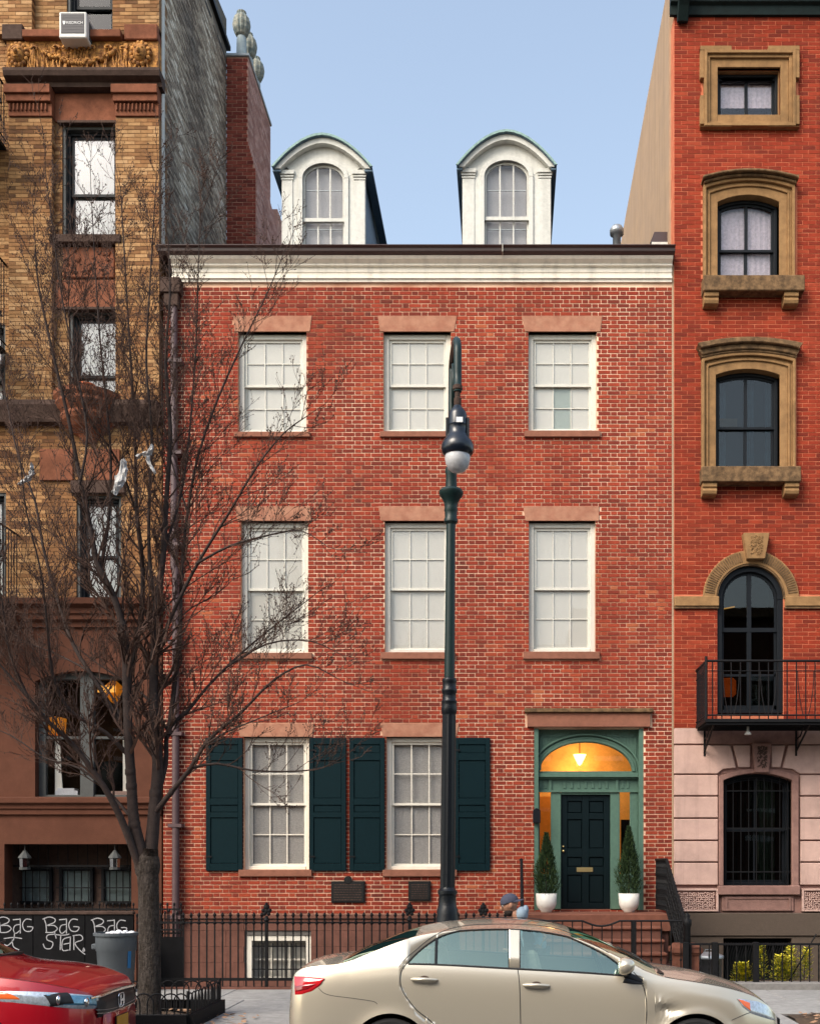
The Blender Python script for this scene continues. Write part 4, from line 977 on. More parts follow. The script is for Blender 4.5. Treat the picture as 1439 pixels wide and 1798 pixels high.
# pink rusticated ground floor, block by block
BB = Z(1603); courses = [1278, 1308, 1360, 1398, 1437, 1476, 1514, 1555]
ex0, ex1, ezt, ezb = X(1268), X(1388), Z(1358), Z(1555)
bk_ = MB(); cells(bk_, RX0, RX1, BB, BZ-.002, RY0+.03, .3, [(ex0, ex1, ezb, ezt)]); bk_.build('ground_floor_wall', 'pink_stone_dark', rh)
r = random.Random(9)
for t, b in zip(courses, courses[1:]):
    zt, zb_ = Z(t)-.012, Z(b)+.012
    if t == 1278: spans = [(RX0, X(1236)), (X(1236)+.002, X(1400)), (X(1400)+.002, RX1)]
    elif t == 1308: spans = [(RX0, X(1281)), (X(1286), X(1316)), (X(1352), X(1377)), (X(1382), RX1)]
    else: spans = [(RX0, X(1259)), (X(1403), RX1)]
    for k_, (a, b_) in enumerate(spans):
        if t == 1308:
            d_ = {0: (0, .10), 1: (-.10, .04), 2: (-.04, .10), 3: (-.10, 0)}[k_]
            pts = [(a+(d_[0] if k_ else 0)*-1*0, zb_), (b_+d_[1]*(k_ < 2), zb_), (b_, zt), (a, zt)]
            a2 = a+(.10 if k_ == 1 else 0)-(.10 if k_ == 3 else 0)+(0); b2 = b_+(.10 if k_ == 0 else 0)-(.10 if k_ == 2 else 0)
            lo = max(zb_, ezt+.1) if k_ in (1, 2) else zb_
            if k_ == 0: a2, b2 = a, b_+.09
            if k_ == 1: a2, b2 = a+.085, b_-.01
            if k_ == 2: a2, b2 = a+.01, b_-.085
            if k_ == 3: a2, b2 = a-.09, b_
            pts = [(a2, lo), (b2, lo), (b_, zt), (a, zt)]
            if k_ == 0: pts = [(a, zb_), (X(1258), zb_), (X(1268), ezt+.07), (b2, ezt+.09), (b_, zt), (a, zt)]
            if k_ == 3: pts = [(X(1402), zb_), (b2, zb_), (b2, zt), (a, zt), (a2, ezt+.09), (X(1390), ezt+.07)]
            MB().prism(pts, RY0-.02, RY0+.05).build('stone_block', 'pink_stone', rh, bevel=.010)
        else: MB().box(a+.001, b_-.001, RY0-.02, RY0+.05, zb_, zt).build('stone_block', 'pink_stone' if not (t == 1278 and k_ == 1) else 'pink_stone_dark', rh, bevel=.010)
keystone(1318, 1351, 1322, 1346, 1306, 1357, RY0-.1, 'pink_stone_dark', 'brownstone_dark')
q = MB(); inn = [(ex0, ezb)]+seg_arch(ex0, ex1, ezt-.12, .12, 14)+[(ex1, ezb)]; out = [(ex0-.075, ezb)]+seg_arch(ex0-.075, ex1+.11, ezt-.05, .12, 14)+[(ex1+.11, ezb)]
q.band(inn, out, RY0-.05, .16); q.build('window_surround', 'pink_stone_dark', rh, bevel=.008)
gw = sash_window(rh, ex0, ex1, ezb, ezt, .13, fm='black_frame', cols=2, rows=1, frame=.06, bar=.03, rail=.045, blind=None, gl='glass_dark', arch=.12)
cm = MB(); 
for i in range(10):
    xx = X(1340)+i*.028; cm.quad((xx, .40+.01*(i % 2), ezb), (xx+.028, .40+.01*((i+1) % 2), ezb), (xx+.028, .40+.01*((i+1) % 2), ezt), (xx, .40+.01*(i % 2), ezt))
mat('curtain_green', (.10, .115, .075), .9, var=.2, scale=9); cm.build('curtain', 'curtain_green', gw)
q = MB()
for k in range(9): xx = ex0+.05+(ex1-ex0-.1)*k/8; q.tube([(xx, .04, ezb), (xx, .04, ezt-.06)], .008, 6)
for z_ in (ezb+.22, ezb+.95, ezt-.3): q.box(ex0-.0, ex1+.0, .03, .05, z_, z_+.02)
q.build('window_bars', 'black_iron', gw)
MB().box(ex0-.1, ex1+.13, RY0-.07, RY0+.05, Z(1571), ezb).build('window_sill', 'pink_stone_dark', rh, bevel=.01)
MB().box(ex0-.02, ex1+.04, RY0-.005, RY0+.05, Z(1600), Z(1573)).build('apron_panel', 'pink_stone_dark', rh, bevel=.01)
q = MB(); frame_steps(q, ex0+.07, ex1-.05, Z(1595), Z(1578), [(.035, .0, .022)]); q.build('panel_moulding', 'pink_stone_dark', rh)
def vermic(x0, x1, z0, z1):
    MB().box(x0, x1, RY0-.02, RY0+.05, z0, z1).build('carved_panel', 'pink_stone_dark', rh)
    q = MB(); q.box(x0, x0+.035, RY0-.06, RY0-.02, z0, z1).box(x1-.035, x1, RY0-.06, RY0-.02, z0, z1).box(x0+.035, x1-.035, RY0-.06, RY0-.02, z1-.035, z1).box(x0+.035, x1-.035, RY0-.06, RY0-.02, z0, z0+.03)
    q.build('panel_frame', 'pink_stone', rh, bevel=.004)
    q = MB(); r = random.Random(int(x0*100)); x = x0+.055
    while x < x1-.05:
        z = z0+.05
        while z < z1-.045:
            a = r.uniform(0, 3.1); l = .02; q.tube([(x-l*cos(a)+r.uniform(-.01, .01), RY0-.045, z-l*sin(a)), (x+r.uniform(-.006, .006), RY0-.05, z+r.uniform(-.006, .006)), (x+l*cos(a), RY0-.045, z+l*sin(a+.4))], .009, 5); z += .036
        x += .036
    q.build('worm_carving', 'pink_stone', rh, kind='stuff')
vermic(RX0+.02, X(1260)-.01, Z(1600), Z(1560)); vermic(X(1405), X(1500), Z(1600), Z(1560))
MB().box(RX0, RX1, RY0-.05, .3, Z(1643), Z(1603)).build('plinth_band', 'taupe_render', rh, bevel=.01)
q = MB(); cells(q, RX0, RX1, -.3, Z(1643)-.001, RY0-.02, .3, [(X(1268), X(1388), -.2, Z(1647))]); q.build('basement_wall', 'taupe_render', rh)
MB().box(X(1260), X(1396), .26, .28, -.3, Z(1643)).build('basement_recess', 'room_dark', rh)
q = MB(); r = random.Random(2)
for k in range(26):
    xx = X(1270)+k*.044; z0 = -.05
    q.tube([(xx+.03*sin(z*9), -.0, z0+z*.8/1.0) for z in [i*.11 for i in range(9)]], .006, 5)
q.build('mesh_grille', 'black_iron', rh)

# balcony with iron railing
bal = thing('balcony', 'black iron balcony with curved bar railing below the tall arched window', 'balcony', (X(1340), -.5, Z(1262)))
yb = -.95; bx0 = X(1252, yb)-.1; bx1 = X(1530); zf = Z(1262, yb)+.0; zr = Z(1160, yb)
bx0 = X(1237, yb)
MB().box(bx0, bx1, yb, RY0-.06, zf-.05, zf).build('floor', 'black_iron', bal)
q = MB()
for k in range(11): yy = yb+.03+k*.08; q.box(bx0+.02, bx1, yy, yy+.012, zf-.09, zf-.05)
q.build('floor_grating', 'black_iron', bal)
q = MB(); rt = [(bx0+.02, RY0, zr), (bx0+.02, yb+.02, zr), (bx1, yb+.02, zr)]
q.tube(rt, .02, 8); q.tube([(a, b, zf+.06) for a, b, c_ in rt], .014, 6); q.tube([(a, b, zr-.16) for a, b, c_ in rt], .009, 6)
q.tube([(bx0+.02, yb+.02, zf), (bx0+.02, yb+.02, zr+.07)], .022, 8); q.build('rail', 'black_iron', bal)
k = 0; xx = bx0+.12
while xx < bx1:
    q = MB(); q.tube([(xx, yb+.02, zf), (xx, yb+.02, zr)], .010, 6)
    if k % 4 in (1, 3):
        s_ = 1 if k % 4 == 1 else -1
        q.tube([(xx+s_*(.02+.085*t*t*1.0), yb+.02, zf+.06+(zr-zf-.22)*(1-t)) for t in [i/6 for i in range(7)]], .007, 5)
    q.build('baluster', 'black_iron', bal); xx += .148; k += 1
for k in range(7): yy = yb+.14+k*.12; MB().tube([(bx0+.02, yy, zf), (bx0+.02, yy, zr)], .010, 6).build('baluster', 'black_iron', bal)
for px in (1241, 1404):
    x = X(px, -.3); q = MB(); q.tube([(x, yb+.06, zf-.06), (x, -.05, zf-.42)], .018, 6); q.tube([(x, -.04, zf-.05), (x, -.04, zf-.5)], .018, 6); q.tube([(x, -.5, zf-.07), (x, -.3, zf-.2), (x, -.05, zf-.22)], .012, 6); q.build('bracket', 'black_iron', bal)
x, y = X(1312, -.7), -.7; z0 = Z(1290, y); q = MB().lathe([(0, z0-.0), (.055, z0), (.05, z0+.03), (.025, z0+.06), (.02, z0+.13), (0, z0+.14)], x, y, 14)
o = q.build('bulb_lamp', 'pot_white', loc=(x, y, z0), smooth=True); tag(o, 'small white lamp hanging under the iron balcony', 'lamp')
MB().tube([(x, y, z0+.13), (x, y, zf-.08)], .008, 6).build('lamp_stem', 'black_iron', o)
# fence in front of the right house
fr_ = thing('yard_fence', 'low black iron fence with twisted pickets before the pink stone house', 'fence', (X(1330, FY), FY, 0))
fzt, fzb = Z(1656, FY), Z(1737, FY); fx0, fx1 = X(1200, FY), X(1540, FY)
MB().box(fx0, fx1, FY-.015, FY+.015, fzt-.03, fzt).box(fx0, fx1, FY-.012, FY+.012, fzb, fzb+.03).build('rail', 'black_iron', fr_)
for px in (1203, 1254, 1326, 1450): MB().box(X(px-5, FY), X(px+5, FY), FY-.04, FY+.04, SW, fzt+.015).build('post', 'black_iron', fr_, bevel=.006)
pm = MB(); n = 14; h = fzt-fzb
for i in range(n): a = i*.6; z0 = h*i/n; r_ = .008+.003*(i % 2); pm.tube([(0, 0, z0), (0, 0, z0+h/n)], [.008 if i % 2 else .012, .012 if i % 2 else .008], 6, caps=False)
pme = pm.mesh('picket'); pme.materials.append(M['black_iron'])
xx = fx0+.1
while xx < fx1: inst('picket', pme, (xx, FY, fzb), fr_); xx += .132
MB().box(fx0, 8, FY-.13, FY+.1, -.1, SW+.10).build('yard_kerb', 'kerb_granite', bevel=.015)['kind'] = 'structure'
q = MB().tube([(X(1378, -1.8), -1.8, .1), (X(1432, -1.8), -1.8, Z(1640, -1.8))], .011, 6).build('leaning_bar', 'black_iron', fr_)
# metal bins behind the fence
x, y = X(1243, -1.5), -1.5; R = (X(1268, -1.5)-X(1216, -1.5))/2; zt = Z(1672, y)
q = MB().lathe([(R*.82, .02), (R*.92, zt-.08), (R*.95, zt-.08)], x, y, 28, lobes=28, lobe=.012); o = q.build('dustbin', 'galvanised', loc=(x, y, .02), smooth=True)
tag(o, 'galvanised metal dustbin with lid behind the fence by the stone newel', 'dustbin')
MB().lathe([(R*1.0, zt-.09), (R*1.02, zt-.05), (R*.95, zt-.04), (R*.4, zt+.0), (0, zt+.01)], x, y, 28).build('lid', 'galvanised', o, smooth=True)
MB().tube([(x-.06, y, zt), (x-.05, y, zt+.04), (x+.05, y, zt+.04), (x+.06, y, zt)], .008, 6).build('handle', 'galvanised', o)
# yellow green shrubs
def shrub(px0, px1, py_top, name, label, seed, y=-1.75):
    rr = random.Random(seed); x0, x1 = X(px0, y), X(px1, y); zt = Z(py_top, y); zb = .1
    t = thing(name, label, 'shrub', ((x0+x1)/2, y, zb), 'variegated shrubs behind the low fence')
    st_ = MB(); l1, l2 = MB(), MB(); nst = max(2, int((x1-x0)/.13))
    for s_ in range(nst):
        bx = x0+(x1-x0)*(s_+.5)/nst; top = zb+(zt-zb)*rr.uniform(.78, 1.04); by = y+rr.uniform(-.15, .15); lean = rr.uniform(-.06, .06)
        st_.tube([(bx, by, zb-.1), (bx+lean*.5, by, (zb+top)/2), (bx+lean, by, top-.03)], [.01, .007, .003], 5)
        for i in range(420):
            u = rr.uniform(.1, 1)**.8; c = Vector((bx+lean*u, by, zb+(top-zb)*u)); a = rr.uniform(0, 6.28); rad = rr.uniform(.02, .125)*(1.15-u*.55)
            c += Vector((cos(a)*rad, sin(a)*rad, rr.uniform(-.02, .02))); d = Vector((cos(a), sin(a), rr.uniform(.1, 1.2))).normalized()
            l = rr.uniform(.032, .055); s2 = d.cross(Vector((0, 0, 1))).normalized()*l*.36
            tgt = l1 if rr.random() < .3+.45*u else l2
            tgt.quad(c, c+d*l*.5+s2, c+d*l, c+d*l*.5-s2)
    st_.build('stem', 'bark_branch', t); l1.build('foliage', 'leaf_yellow', t, kind='stuff'); l2.build('foliage', 'leaf_green', t, kind='stuff')
shrub(1290, 1321, 1684, 'euonymus_shrub', 'smaller yellow green shrub between the fence posts', 1)
shrub(1333, 1418, 1664, 'euonymus_shrub', 'wide yellow green shrub behind the low fence under the barred window', 2)

# ================================================================== left building
lb = thing('apartment_building', 'tan brick apartment building with carved frieze over a brownstone base', 'building', (X(140), 0, 0))
LX0, LX1 = X(-330), XL-.03; LZB = Z(1100); LZT = 18.75
PY = -.12
lw = [(118, 203, -90, 72), (110, 210, 221, 420), (122, 213, 545, 738), (135, 213, 869, 1053)]
lw2 = [(-78, 10, 570, 738), (-78, 11, 865, 1050), (-92, -2, 221, 420)]
holes = [(X(a), X(b), Z(d), Z(c_)) for a, b, c_, d in lw+lw2]
wb = MB(); cells(wb, LX0, LX1, LZB, LZT, 0, .3, holes); wb.build('wall', 'mortar_tan', lb)
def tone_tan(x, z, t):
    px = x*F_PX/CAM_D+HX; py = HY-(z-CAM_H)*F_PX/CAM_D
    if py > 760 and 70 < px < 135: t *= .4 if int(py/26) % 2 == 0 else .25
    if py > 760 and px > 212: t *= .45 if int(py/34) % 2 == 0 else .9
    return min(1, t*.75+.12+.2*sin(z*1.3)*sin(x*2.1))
bh = [rect_hole(h[0], h[1], h[2], h[3]) for h in holes]
pil = [(22, 97), (208, 283)]
bh2 = bh+[rect_hole(X(18), X(283), Z(215), Z(76)), rect_hole(X(98), X(212), Z(235), Z(160)), rect_hole(X(95), X(220), Z(560), Z(418)), rect_hole(X(72), X(130), Z(845), Z(790)), rect_hole(X(152), X(212), Z(845), Z(790))]
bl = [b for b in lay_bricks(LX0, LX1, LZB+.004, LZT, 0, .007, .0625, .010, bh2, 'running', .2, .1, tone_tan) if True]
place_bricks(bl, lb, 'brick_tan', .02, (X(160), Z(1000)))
for a, b in pil:      # brick pilasters
    for t_, b_ in ((215, 742), (-60, 70)):
        if t_ < 0 and a < 100: a2, b2 = 0, 62
        elif t_ < 0: a2, b2 = 203, 283
        else: a2, b2 = a, b
        x0, x1 = X(a2), (X(b2) if b2 < 283 else LX1); MB().box(x0, x1, PY, -.0, Z(b_), Z(t_)).build('pilaster', 'mortar_tan', lb)
        bb_ = lay_bricks(x0, x1, Z(b_), Z(t_), PY, .007, .0625, .010, [], 'running', .2, .1, tone_tan)
        mb = MB()
        for q_ in bb_: mb.box(q_[0], q_[1], q_[4], q_[4]+.02, q_[2], q_[3], q_[5])
        mb.build('pilaster_bricks', 'brick_tan', lb, kind='stuff')
        q = MB(); z_ = Z(b_)
        while z_ < Z(t_)-.06:
            for xx, s_ in ((x0, -1), (x1, 1)):
                if xx < LX1-.01: q.box(min(xx, xx+s_*.006), max(xx, xx+s_*.006), PY+.002, -.01, z_+.005, z_+.055, (z_*7.3) % 1)
            z_ += .0625
        q.build('pilaster_return', 'brick_tan', lb, kind='stuff')
# frieze and entablature
fzy = PY-.05
MB().box(X(20), LX1, fzy, 0, Z(146), Z(86)).build('frieze', 'terracotta', lb)
MB().box(X(52), X(222), PY-.16, 0, Z(86)+.001, Z(73)).build('window_sill', 'brownstone_warm', lb, bevel=.01)
MB().box(X(226), LX1, PY-.1, 0, Z(86)+.001, Z(59)).build('pilaster_base', 'brownstone_warm', lb, bevel=.012)
MB().box(X(14), X(50), PY-.1, 0, Z(86)+.001, Z(59)).build('pilaster_base', 'brownstone_dark', lb, bevel=.012)
MB().prism_x([(0, Z(165)), (PY-.05, Z(165)), (PY-.06, Z(158)), (PY-.17, Z(154)), (PY-.2, Z(147)), (PY-.2, Z(142)), (0, Z(142))], X(20), LX1+.06).build('cornice_band', 'brownstone_dark', lb)
fr = MB(); r = random.Random(11); fo = Vector((0, fzy, 0))
def head(cx, cz):
    fr.blob((cx, fzy-.05, cz), .12, .10, .15, 12, 8); fr.blob((cx, fzy-.15, cz-.02), .03, .05, .05); fr.blob((cx-.05, fzy-.12, cz+.04), .028, .03, .02); fr.blob((cx+.05, fzy-.12, cz+.04), .028, .03, .02)
    fr.blob((cx, fzy-.12, cz-.085), .05, .03, .018)
    for i in range(14):
        a = 2*pi*i/14; fr.blob((cx+.145*cos(a), fzy-.03, cz+.17*sin(a)), .045, .05, .045, 6, 4)
head(X(42), Z(112)); head(X(254), Z(110))
for i in range(58):
    t_ = i/57; x = X(88)+(X(210)-X(88))*t_; z = Z(108)-.17*sin(pi*t_)+r.uniform(-.03, .03); fr.blob((x, fzy-.03, z), r.uniform(.025, .045), .06, r.uniform(.025, .045), 6, 4)
for cx_, s_ in ((105, 1), (128, -1), (150, 1), (172, -1), (195, 1), (72, -1), (222, 1)):
    cz_ = Z(102)+r.uniform(-.03, .02)
    fr.tube([(X(cx_)+s_*(.085-.012*j)*cos(j*.6), fzy-.035, cz_+(.085-.012*j)*sin(j*.6)*.8) for j in range(8)], [.022-.0015*j for j in range(8)], 6)
for x in (X(66), X(228)): fr.box(x-.03, x+.03, fzy-.035, fzy, Z(143), Z(92))
for i in range(60):
    x = r.uniform(X(24), X(280)); fr.tube([(x, fzy-.01, Z(140)), (x+r.uniform(-.05, .05), fzy-.04, Z(125)), (x+r.uniform(-.08, .08), fzy-.02, Z(100)+r.uniform(-.1, .1))], [.02, .014, .006], 5)
fr.build('frieze_carving', 'terracotta', lb, smooth=True)
for a, b in ((20, 96), (206, 283)):
    x0, x1 = X(a)-.02, (X(b)+.02 if b < 283 else LX1); zt, zb_ = Z(165), Z(214)
    q = MB(); q.box(x0, x1, PY-.13, 0, Z(180), zt-.001).box(x0+.02, x1-.0, PY-.09, 0, Z(192), Z(180)).box(x0+.04, x1, PY-.03, 0, zb_, Z(192)-.001)
    for k in range(10): xx = x0+.06+(x1-x0-.1)*k/10; q.box(xx, xx+.028, PY-.065, PY-.03, Z(206), Z(194))
    q.build('capital', 'brownstone_warm', lb, bevel=.006)
MB().box(X(98), X(207), -.03, .02, Z(216), Z(166)).build('lintel_panel', 'brownstone_warm', lb, bevel=.006)
MB().box(X(104), X(213), -.08, .02, Z(221), Z(216)-.001).build('lintel', 'brownstone_dark', lb, bevel=.006)
MB().box(X(94), X(218), -.16, .05, Z(434), Z(420)).build('window_sill', 'brownstone_dark', lb, bevel=.01)
MB().box(X(112), X(203), -.05, .02, Z(490), Z(436)).build('apron_panel', 'brownstone_warm', lb, bevel=.015)
q = MB(); r = random.Random(4)
for i in range(26): x = r.uniform(X(116), X(199)); z = r.uniform(Z(485), Z(441)); q.blob((x, -.055, z), .035, .02, .03, 6, 4)
q.build('apron_carving', 'brownstone_warm', lb, smooth=True, kind='stuff')
MB().box(X(99), X(218), -.05, .02, Z(543), Z(494)).build('lintel_panel', 'brownstone_warm', lb, bevel=.006)
MB().box(X(112), X(218), -.09, .02, Z(548), Z(543)-.001).build('lintel', 'brownstone_dark', lb, bevel=.006)
# string course and the rounded flower balcony
MB().prism_x([(0, Z(748)), (PY-.06, Z(748)), (PY-.12, Z(732)), (PY-.16, Z(722)), (PY-.12, Z(712)), (0, Z(712))], X(-330), LX1).build('string_course', 'brownstone_dark', lb)
bcx = X(158); 
q = MB(); prof = [(.0, Z(780)), (.12, Z(778)), (.18, Z(768)), (.34, Z(758)), (.44, Z(748)), (.47, Z(741)), (.45, Z(735)), (.50, Z(728)), (.55, Z(720)), (.53, Z(714)), (.57, Z(708)), (.57, Z(700)), (.0, Z(700))]
q.lathe(prof, bcx, -.0, 28, pi, 2*pi); q.build('flower_balcony', 'brownstone_warm', lb)
for a, b in ((72, 130), (152, 212)): MB().box(X(a), X(b), -.05, .02, Z(845), Z(790)).build('lintel_panel', 'brownstone_warm', lb, bevel=.008)
MB().box(X(128), X(222), -.1, .02, Z(869), Z(847)).build('lintel', 'brownstone_dark', lb, bevel=.008)
x, y, z0 = X(153, -.25), -.28, Z(700, -.25)
po = MB().lathe([(0, z0), (.10, z0), (.135, z0+.17), (.15, z0+.17), (.15, z0+.21), (.13, z0+.21), (.12, z0+.17), (0, z0+.17)], x, y, 20).build('flower_pot', 'clay_pot', loc=(x, y, z0), smooth=True)
tag(po, 'orange clay flower pot on the rounded stone balcony', 'flower pot')
# windows; white blinds stand in for the bright sky reflected in the glass
def lwin(w, blind, split=.47, gl='glass_mirror', fm='black_frame'):
    a, b, c_, d = w
    jm = MB().box(X(a), X(a)+.05, .02, .16, Z(d), Z(c_)).box(X(b)-.04, X(b), .02, .16, Z(d), Z(c_)).box(X(a)+.05, X(b)-.04, .02, .16, Z(c_)-.05, Z(c_)); jm.build('window_jamb', 'grey_frame', lb, bevel=.005)
    return sash_window(lb, X(a)+.05, X(b)-.04, Z(d), Z(c_)-.05, .10, fm=fm, cols=1, rows=1, frame=.05, rail=.045, bar=.02, blind=blind, gl=gl, split=split)
for w in lw: lwin(w, 'blind_white', .44)
for w in lw2: lwin(w, 'blind_white', .45)
# brownstone storey
q = MB(); ww = (X(62), X(224), Z(1400), Z(1178)); rec = (X(8), X(231), Z(1760), Z(1482))
cells(q, LX0, LX1, -.35, LZB-.002, 0, .3, [ww, rec]); q.build('brownstone_wall', 'brownstone', lb)
sp = seg_arch(ww[0], ww[1], Z(1196), Z(1178)-Z(1196)+.0, 14)
q = MB(); n = 14
for i in range(n): q.prism([sp[i], sp[i+1], (sp[i+1][0], ww[3]+.001), (sp[i][0], ww[3]+.001)], .001, .299)
q.build('arch_head', 'brownstone', lb)
q = MB(); q.prism_x([(0, Z(1102)), (-.05, Z(1102)), (-.05, Z(1094)), (-.12, Z(1090)), (-.12, Z(1083)), (-.16, Z(1080)), (-.16, Z(1071)), (-.26, Z(1066)), (-.28, Z(1056)), (-.0, Z(1050))], LX0, LX1); q.build('belt_course', 'brownstone', lb)
q = MB(); q.prism_x([(0, Z(1432)), (-.05, Z(1430)), (-.05, Z(1422)), (-.08, Z(1420)), (-.08, Z(1414)), (-.14, Z(1410)), (-.14, Z(1402)), (0, Z(1399))], LX0, LX1); q.build('sill_course', 'brownstone', lb)
q = MB(); q.box(X(240), LX1-.1, -.035, .0, Z(1360), Z(1110)); 
# paired shop window
q = MB(); a, b, z0, z1 = ww; mx0, mx1 = X(136), X(160); yw = .14
q.box(a, a+.12, yw, yw+.1, z0, z1-.1).box(b-.06, b, yw, yw+.1, z0, z1-.1).box(mx0, mx1, yw-.02, yw+.1, z0, z1).box(a+.12, mx0, yw, yw+.1, z0, z0+.05).box(mx1, b-.06, yw, yw+.1, z0, z0+.05)
q.box(a+.12, mx0, yw+.02, yw+.08, Z(1296), Z(1291)).box(mx1, b-.06, yw+.02, yw+.08, Z(1296), Z(1291)).box(a+.12, mx0, yw, yw+.1, z1-.12, z1).box(mx1, b-.06, yw, yw+.1, z1-.12, z1)
pw = q.build('window', 'grey_frame', lb, bevel=.006)
for xa, xb in ((a+.12, mx0), (mx1, b-.06)):
    for za, zb_ in ((z0+.05, Z(1296)), (Z(1291), z1-.12)): MB().box(xa, xb, yw+.05, yw+.054, za, zb_).build('pane', 'glass_window', pw)
MB().box(a-1.4, b+.5, 1.4, 1.42, z0-.5, z1+.3).box(b+.5, b+.52, .31, 1.4, z0-.5, z1+.3).box(a-1.42, a-1.4, .31, 1.4, z0-.5, z1+.3).build('room_back', 'room_brown', pw); MB().box(a-.1, b+.1, .25, .9, z1-.05, z1).build('room_soffit', 'room_dark', pw)
q = MB()
for (xa, xb, s_) in ((X(84), X(98), 1), (X(205), X(216), -1)):
    q.prism([(xa, z0+.05), (xb, z0+.05), (xb-.03*s_, z0+.5), (xb-.05*s_, Z(1296)), (xa, Z(1296))], yw+.16, yw+.18)
q.build('curtain', 'blind_white', pw)
def loose(name, mb, m, lab, cat, loc, **k): o = mb.build(name, m, loc=loc, **k); tag(o, lab, cat); return o
loose('paper_stack', MB().box(X(86), X(126), yw+.12, yw+.3, z0+.05, z0+.13).box(X(90), X(120), yw+.12, yw+.3, z0+.131, z0+.17), 'bag_white', 'pale papers piled inside the left pane of the brownstone window', 'papers', (X(100), yw, z0))
loose('lamp_shade', MB().lathe([(.14, Z(1290, .5)), (.16, Z(1262, .5)), (.02, Z(1258, .5))], X(100, .5), .5, 18), 'orange_shade', 'orange lamp shade inside the left half of the brownstone window', 'lamp', (X(100, .5), .5, Z(1290, .5)), smooth=True)
loose('hanging_lamp', MB().lathe([(.0, Z(1236, .5)), (.10, Z(1228, .5)), (.16, Z(1206, .5)), (.05, Z(1196, .5))], X(200, .5), .5, 18), 'orange_shade', 'amber hanging lamp inside the right half of the brownstone window', 'lamp', (X(200, .5), .5, Z(1236, .5)), smooth=True)
sg = MB().box(X(163), X(195), yw+.08, yw+.085, Z(1212), Z(1200)).build('window_sign', 'amber_glow', loc=(X(180), yw+.08, Z(1210))); tag(sg, 'small glowing sign at the top of the brownstone window', 'sign')
loose('armchair', MB().lathe([(.0, z0+.05), (.22, z0+.08), (.26, z0+.4), (.2, z0+.62), (.0, z0+.66)], X(192, .45), .5, 18), 'room_dark', 'dark rounded chair back inside the right half of the brownstone window', 'chair', (X(192, .45), .5, z0), smooth=True)
loose('pink_books', MB().box(X(184), X(216), yw+.1, yw+.28, z0+.051, z0+.085).box(X(186), X(214), yw+.1, yw+.28, z0+.086, z0+.12), 'pink_stone', 'flat pink and white books on the sill of the brownstone window', 'books', (X(200), yw, z0))
# sunken entrance windows with bars
a, b, z0, z1 = rec; ry_ = .7
MB().box(a, b, ry_, ry_+.05, z0, z1).build('recess_wall', 'brownstone_dark', lb)
MB().box(a-.05, a, .3, ry_, z0, z1).box(b, b+.05, .3, ry_, z0, z1).box(a, b, .3, ry_, z1, z1+.05).build('recess_lining', 'brownstone_dark', lb)
for x0, x1 in ((38, 88), (112, 160), (186, 232)):
    xa, xb = X(x0, ry_), X(x1, ry_); za, zb_ = Z(1582, ry_), Z(1529, ry_)
    q = MB().box(xa-.06, xa, ry_-.06, ry_, za, zb_+.06).box(xb, xb+.06, ry_-.06, ry_, za, zb_+.06).box(xa, xb, ry_-.06, ry_, zb_, zb_+.06).box(xa, xb, ry_-.06, ry_, za-.05, za)
    w_ = q.build('basement_window', 'black_frame', lb, bevel=.005)
    MB().box(xa, xb, ry_-.03, ry_-.026, za, zb_).build('pane', 'glass_window', w_); MB().box(xa, xb, ry_-.012, ry_-.004, za, zb_).build('blind', 'blind_teal', w_)
    q = MB()
    for k in range(5): xx = xa+(xb-xa)*k/4; q.tube([(xx, ry_-.12, za-.1), (xx, ry_-.12, zb_+.1)], .009, 5)
    for zz_ in (za-.02, (za+zb_)/2-.04, zb_+.03): q.box(xa-.08, xb+.08, ry_-.13, ry_-.11, zz_, zz_+.02)
    q.build('window_bars', 'black_iron', w_)
q = MB()
for k in range(13): xx = a+.08+(b-a-.1)*k/12; q.tube([(xx, .35, Z(1526)), (xx, .35, z1)], .008, 5)
q.box(a, b, .34, .36, Z(1522), Z(1519)); q.build('recess_grille', 'black_iron', lb)
for px, lab in ((44, 'old wall lantern hanging near the first barred window of the brownstone base'), (202, 'old wall lantern beside the tree trunk above the rubbish bin')):
    x, y = X(px, .1), .1; zt, zb_ = Z(1494, y), Z(1527, y)
    q = MB().lathe([(.0, zt+.02), (.03, zt), (.05, zt-.03), (.10, zt-.09), (.115, zt-.12), (.10, zt-.13)], x, y, 8)
    o = q.build('wall_lantern', 'grey_frame', loc=(x, y, zb_)); tag(o, lab, 'lantern')
    MB().lathe([(.09, zt-.13), (.08, zb_+.03)], x, y, 8).build('lantern_glass', 'glass_lamp', o)
    MB().lathe([(.095, zb_+.04), (.095, zb_), (0, zb_)], x, y, 8).tube([(x, y, zt), (x, .0+y, zt+.12), (x, .3, zt+.14)], .01, 6).build('lantern_base', 'grey_frame', o)
# side wall and shell
sd = 4.28
MB().prism_x([(.30, -.3), (sd, -.3), (sd, Z(-260)-.0+.5), (.30, LZT)], LX1-.2, LX1-.008).build('side_wall', 'grey_party_wall', lb)
q = MB(); r = random.Random(17)
for b_ in lay_bricks(.16, sd, 11.2, 18.6, 0, 0, .066, .012, [], 'running', .2, .1): q.box(LX1-.03, LX1+r.uniform(-.004, .006), b_[0], b_[1], b_[2], b_[3], min(1, max(0, b_[5]*.75+.28*sin(b_[0]*2.2+b_[2]*.8))))
q.build('side_bricks', 'brick_grey', lb, kind='stuff')
MB().box(LX1-.001, LX1+.008, .001, .15, Z(430), LZT).build('side_wall_edge', 'weathered_white', lb)
q = MB(); q.prism_x([(-.05, LZT), (sd+.04, LZT+.0), (sd+.04, LZT+.09), (-.05, LZT+.09)], LX1-.25, LX1+.07); q.build('coping', 'black_frame', lb)
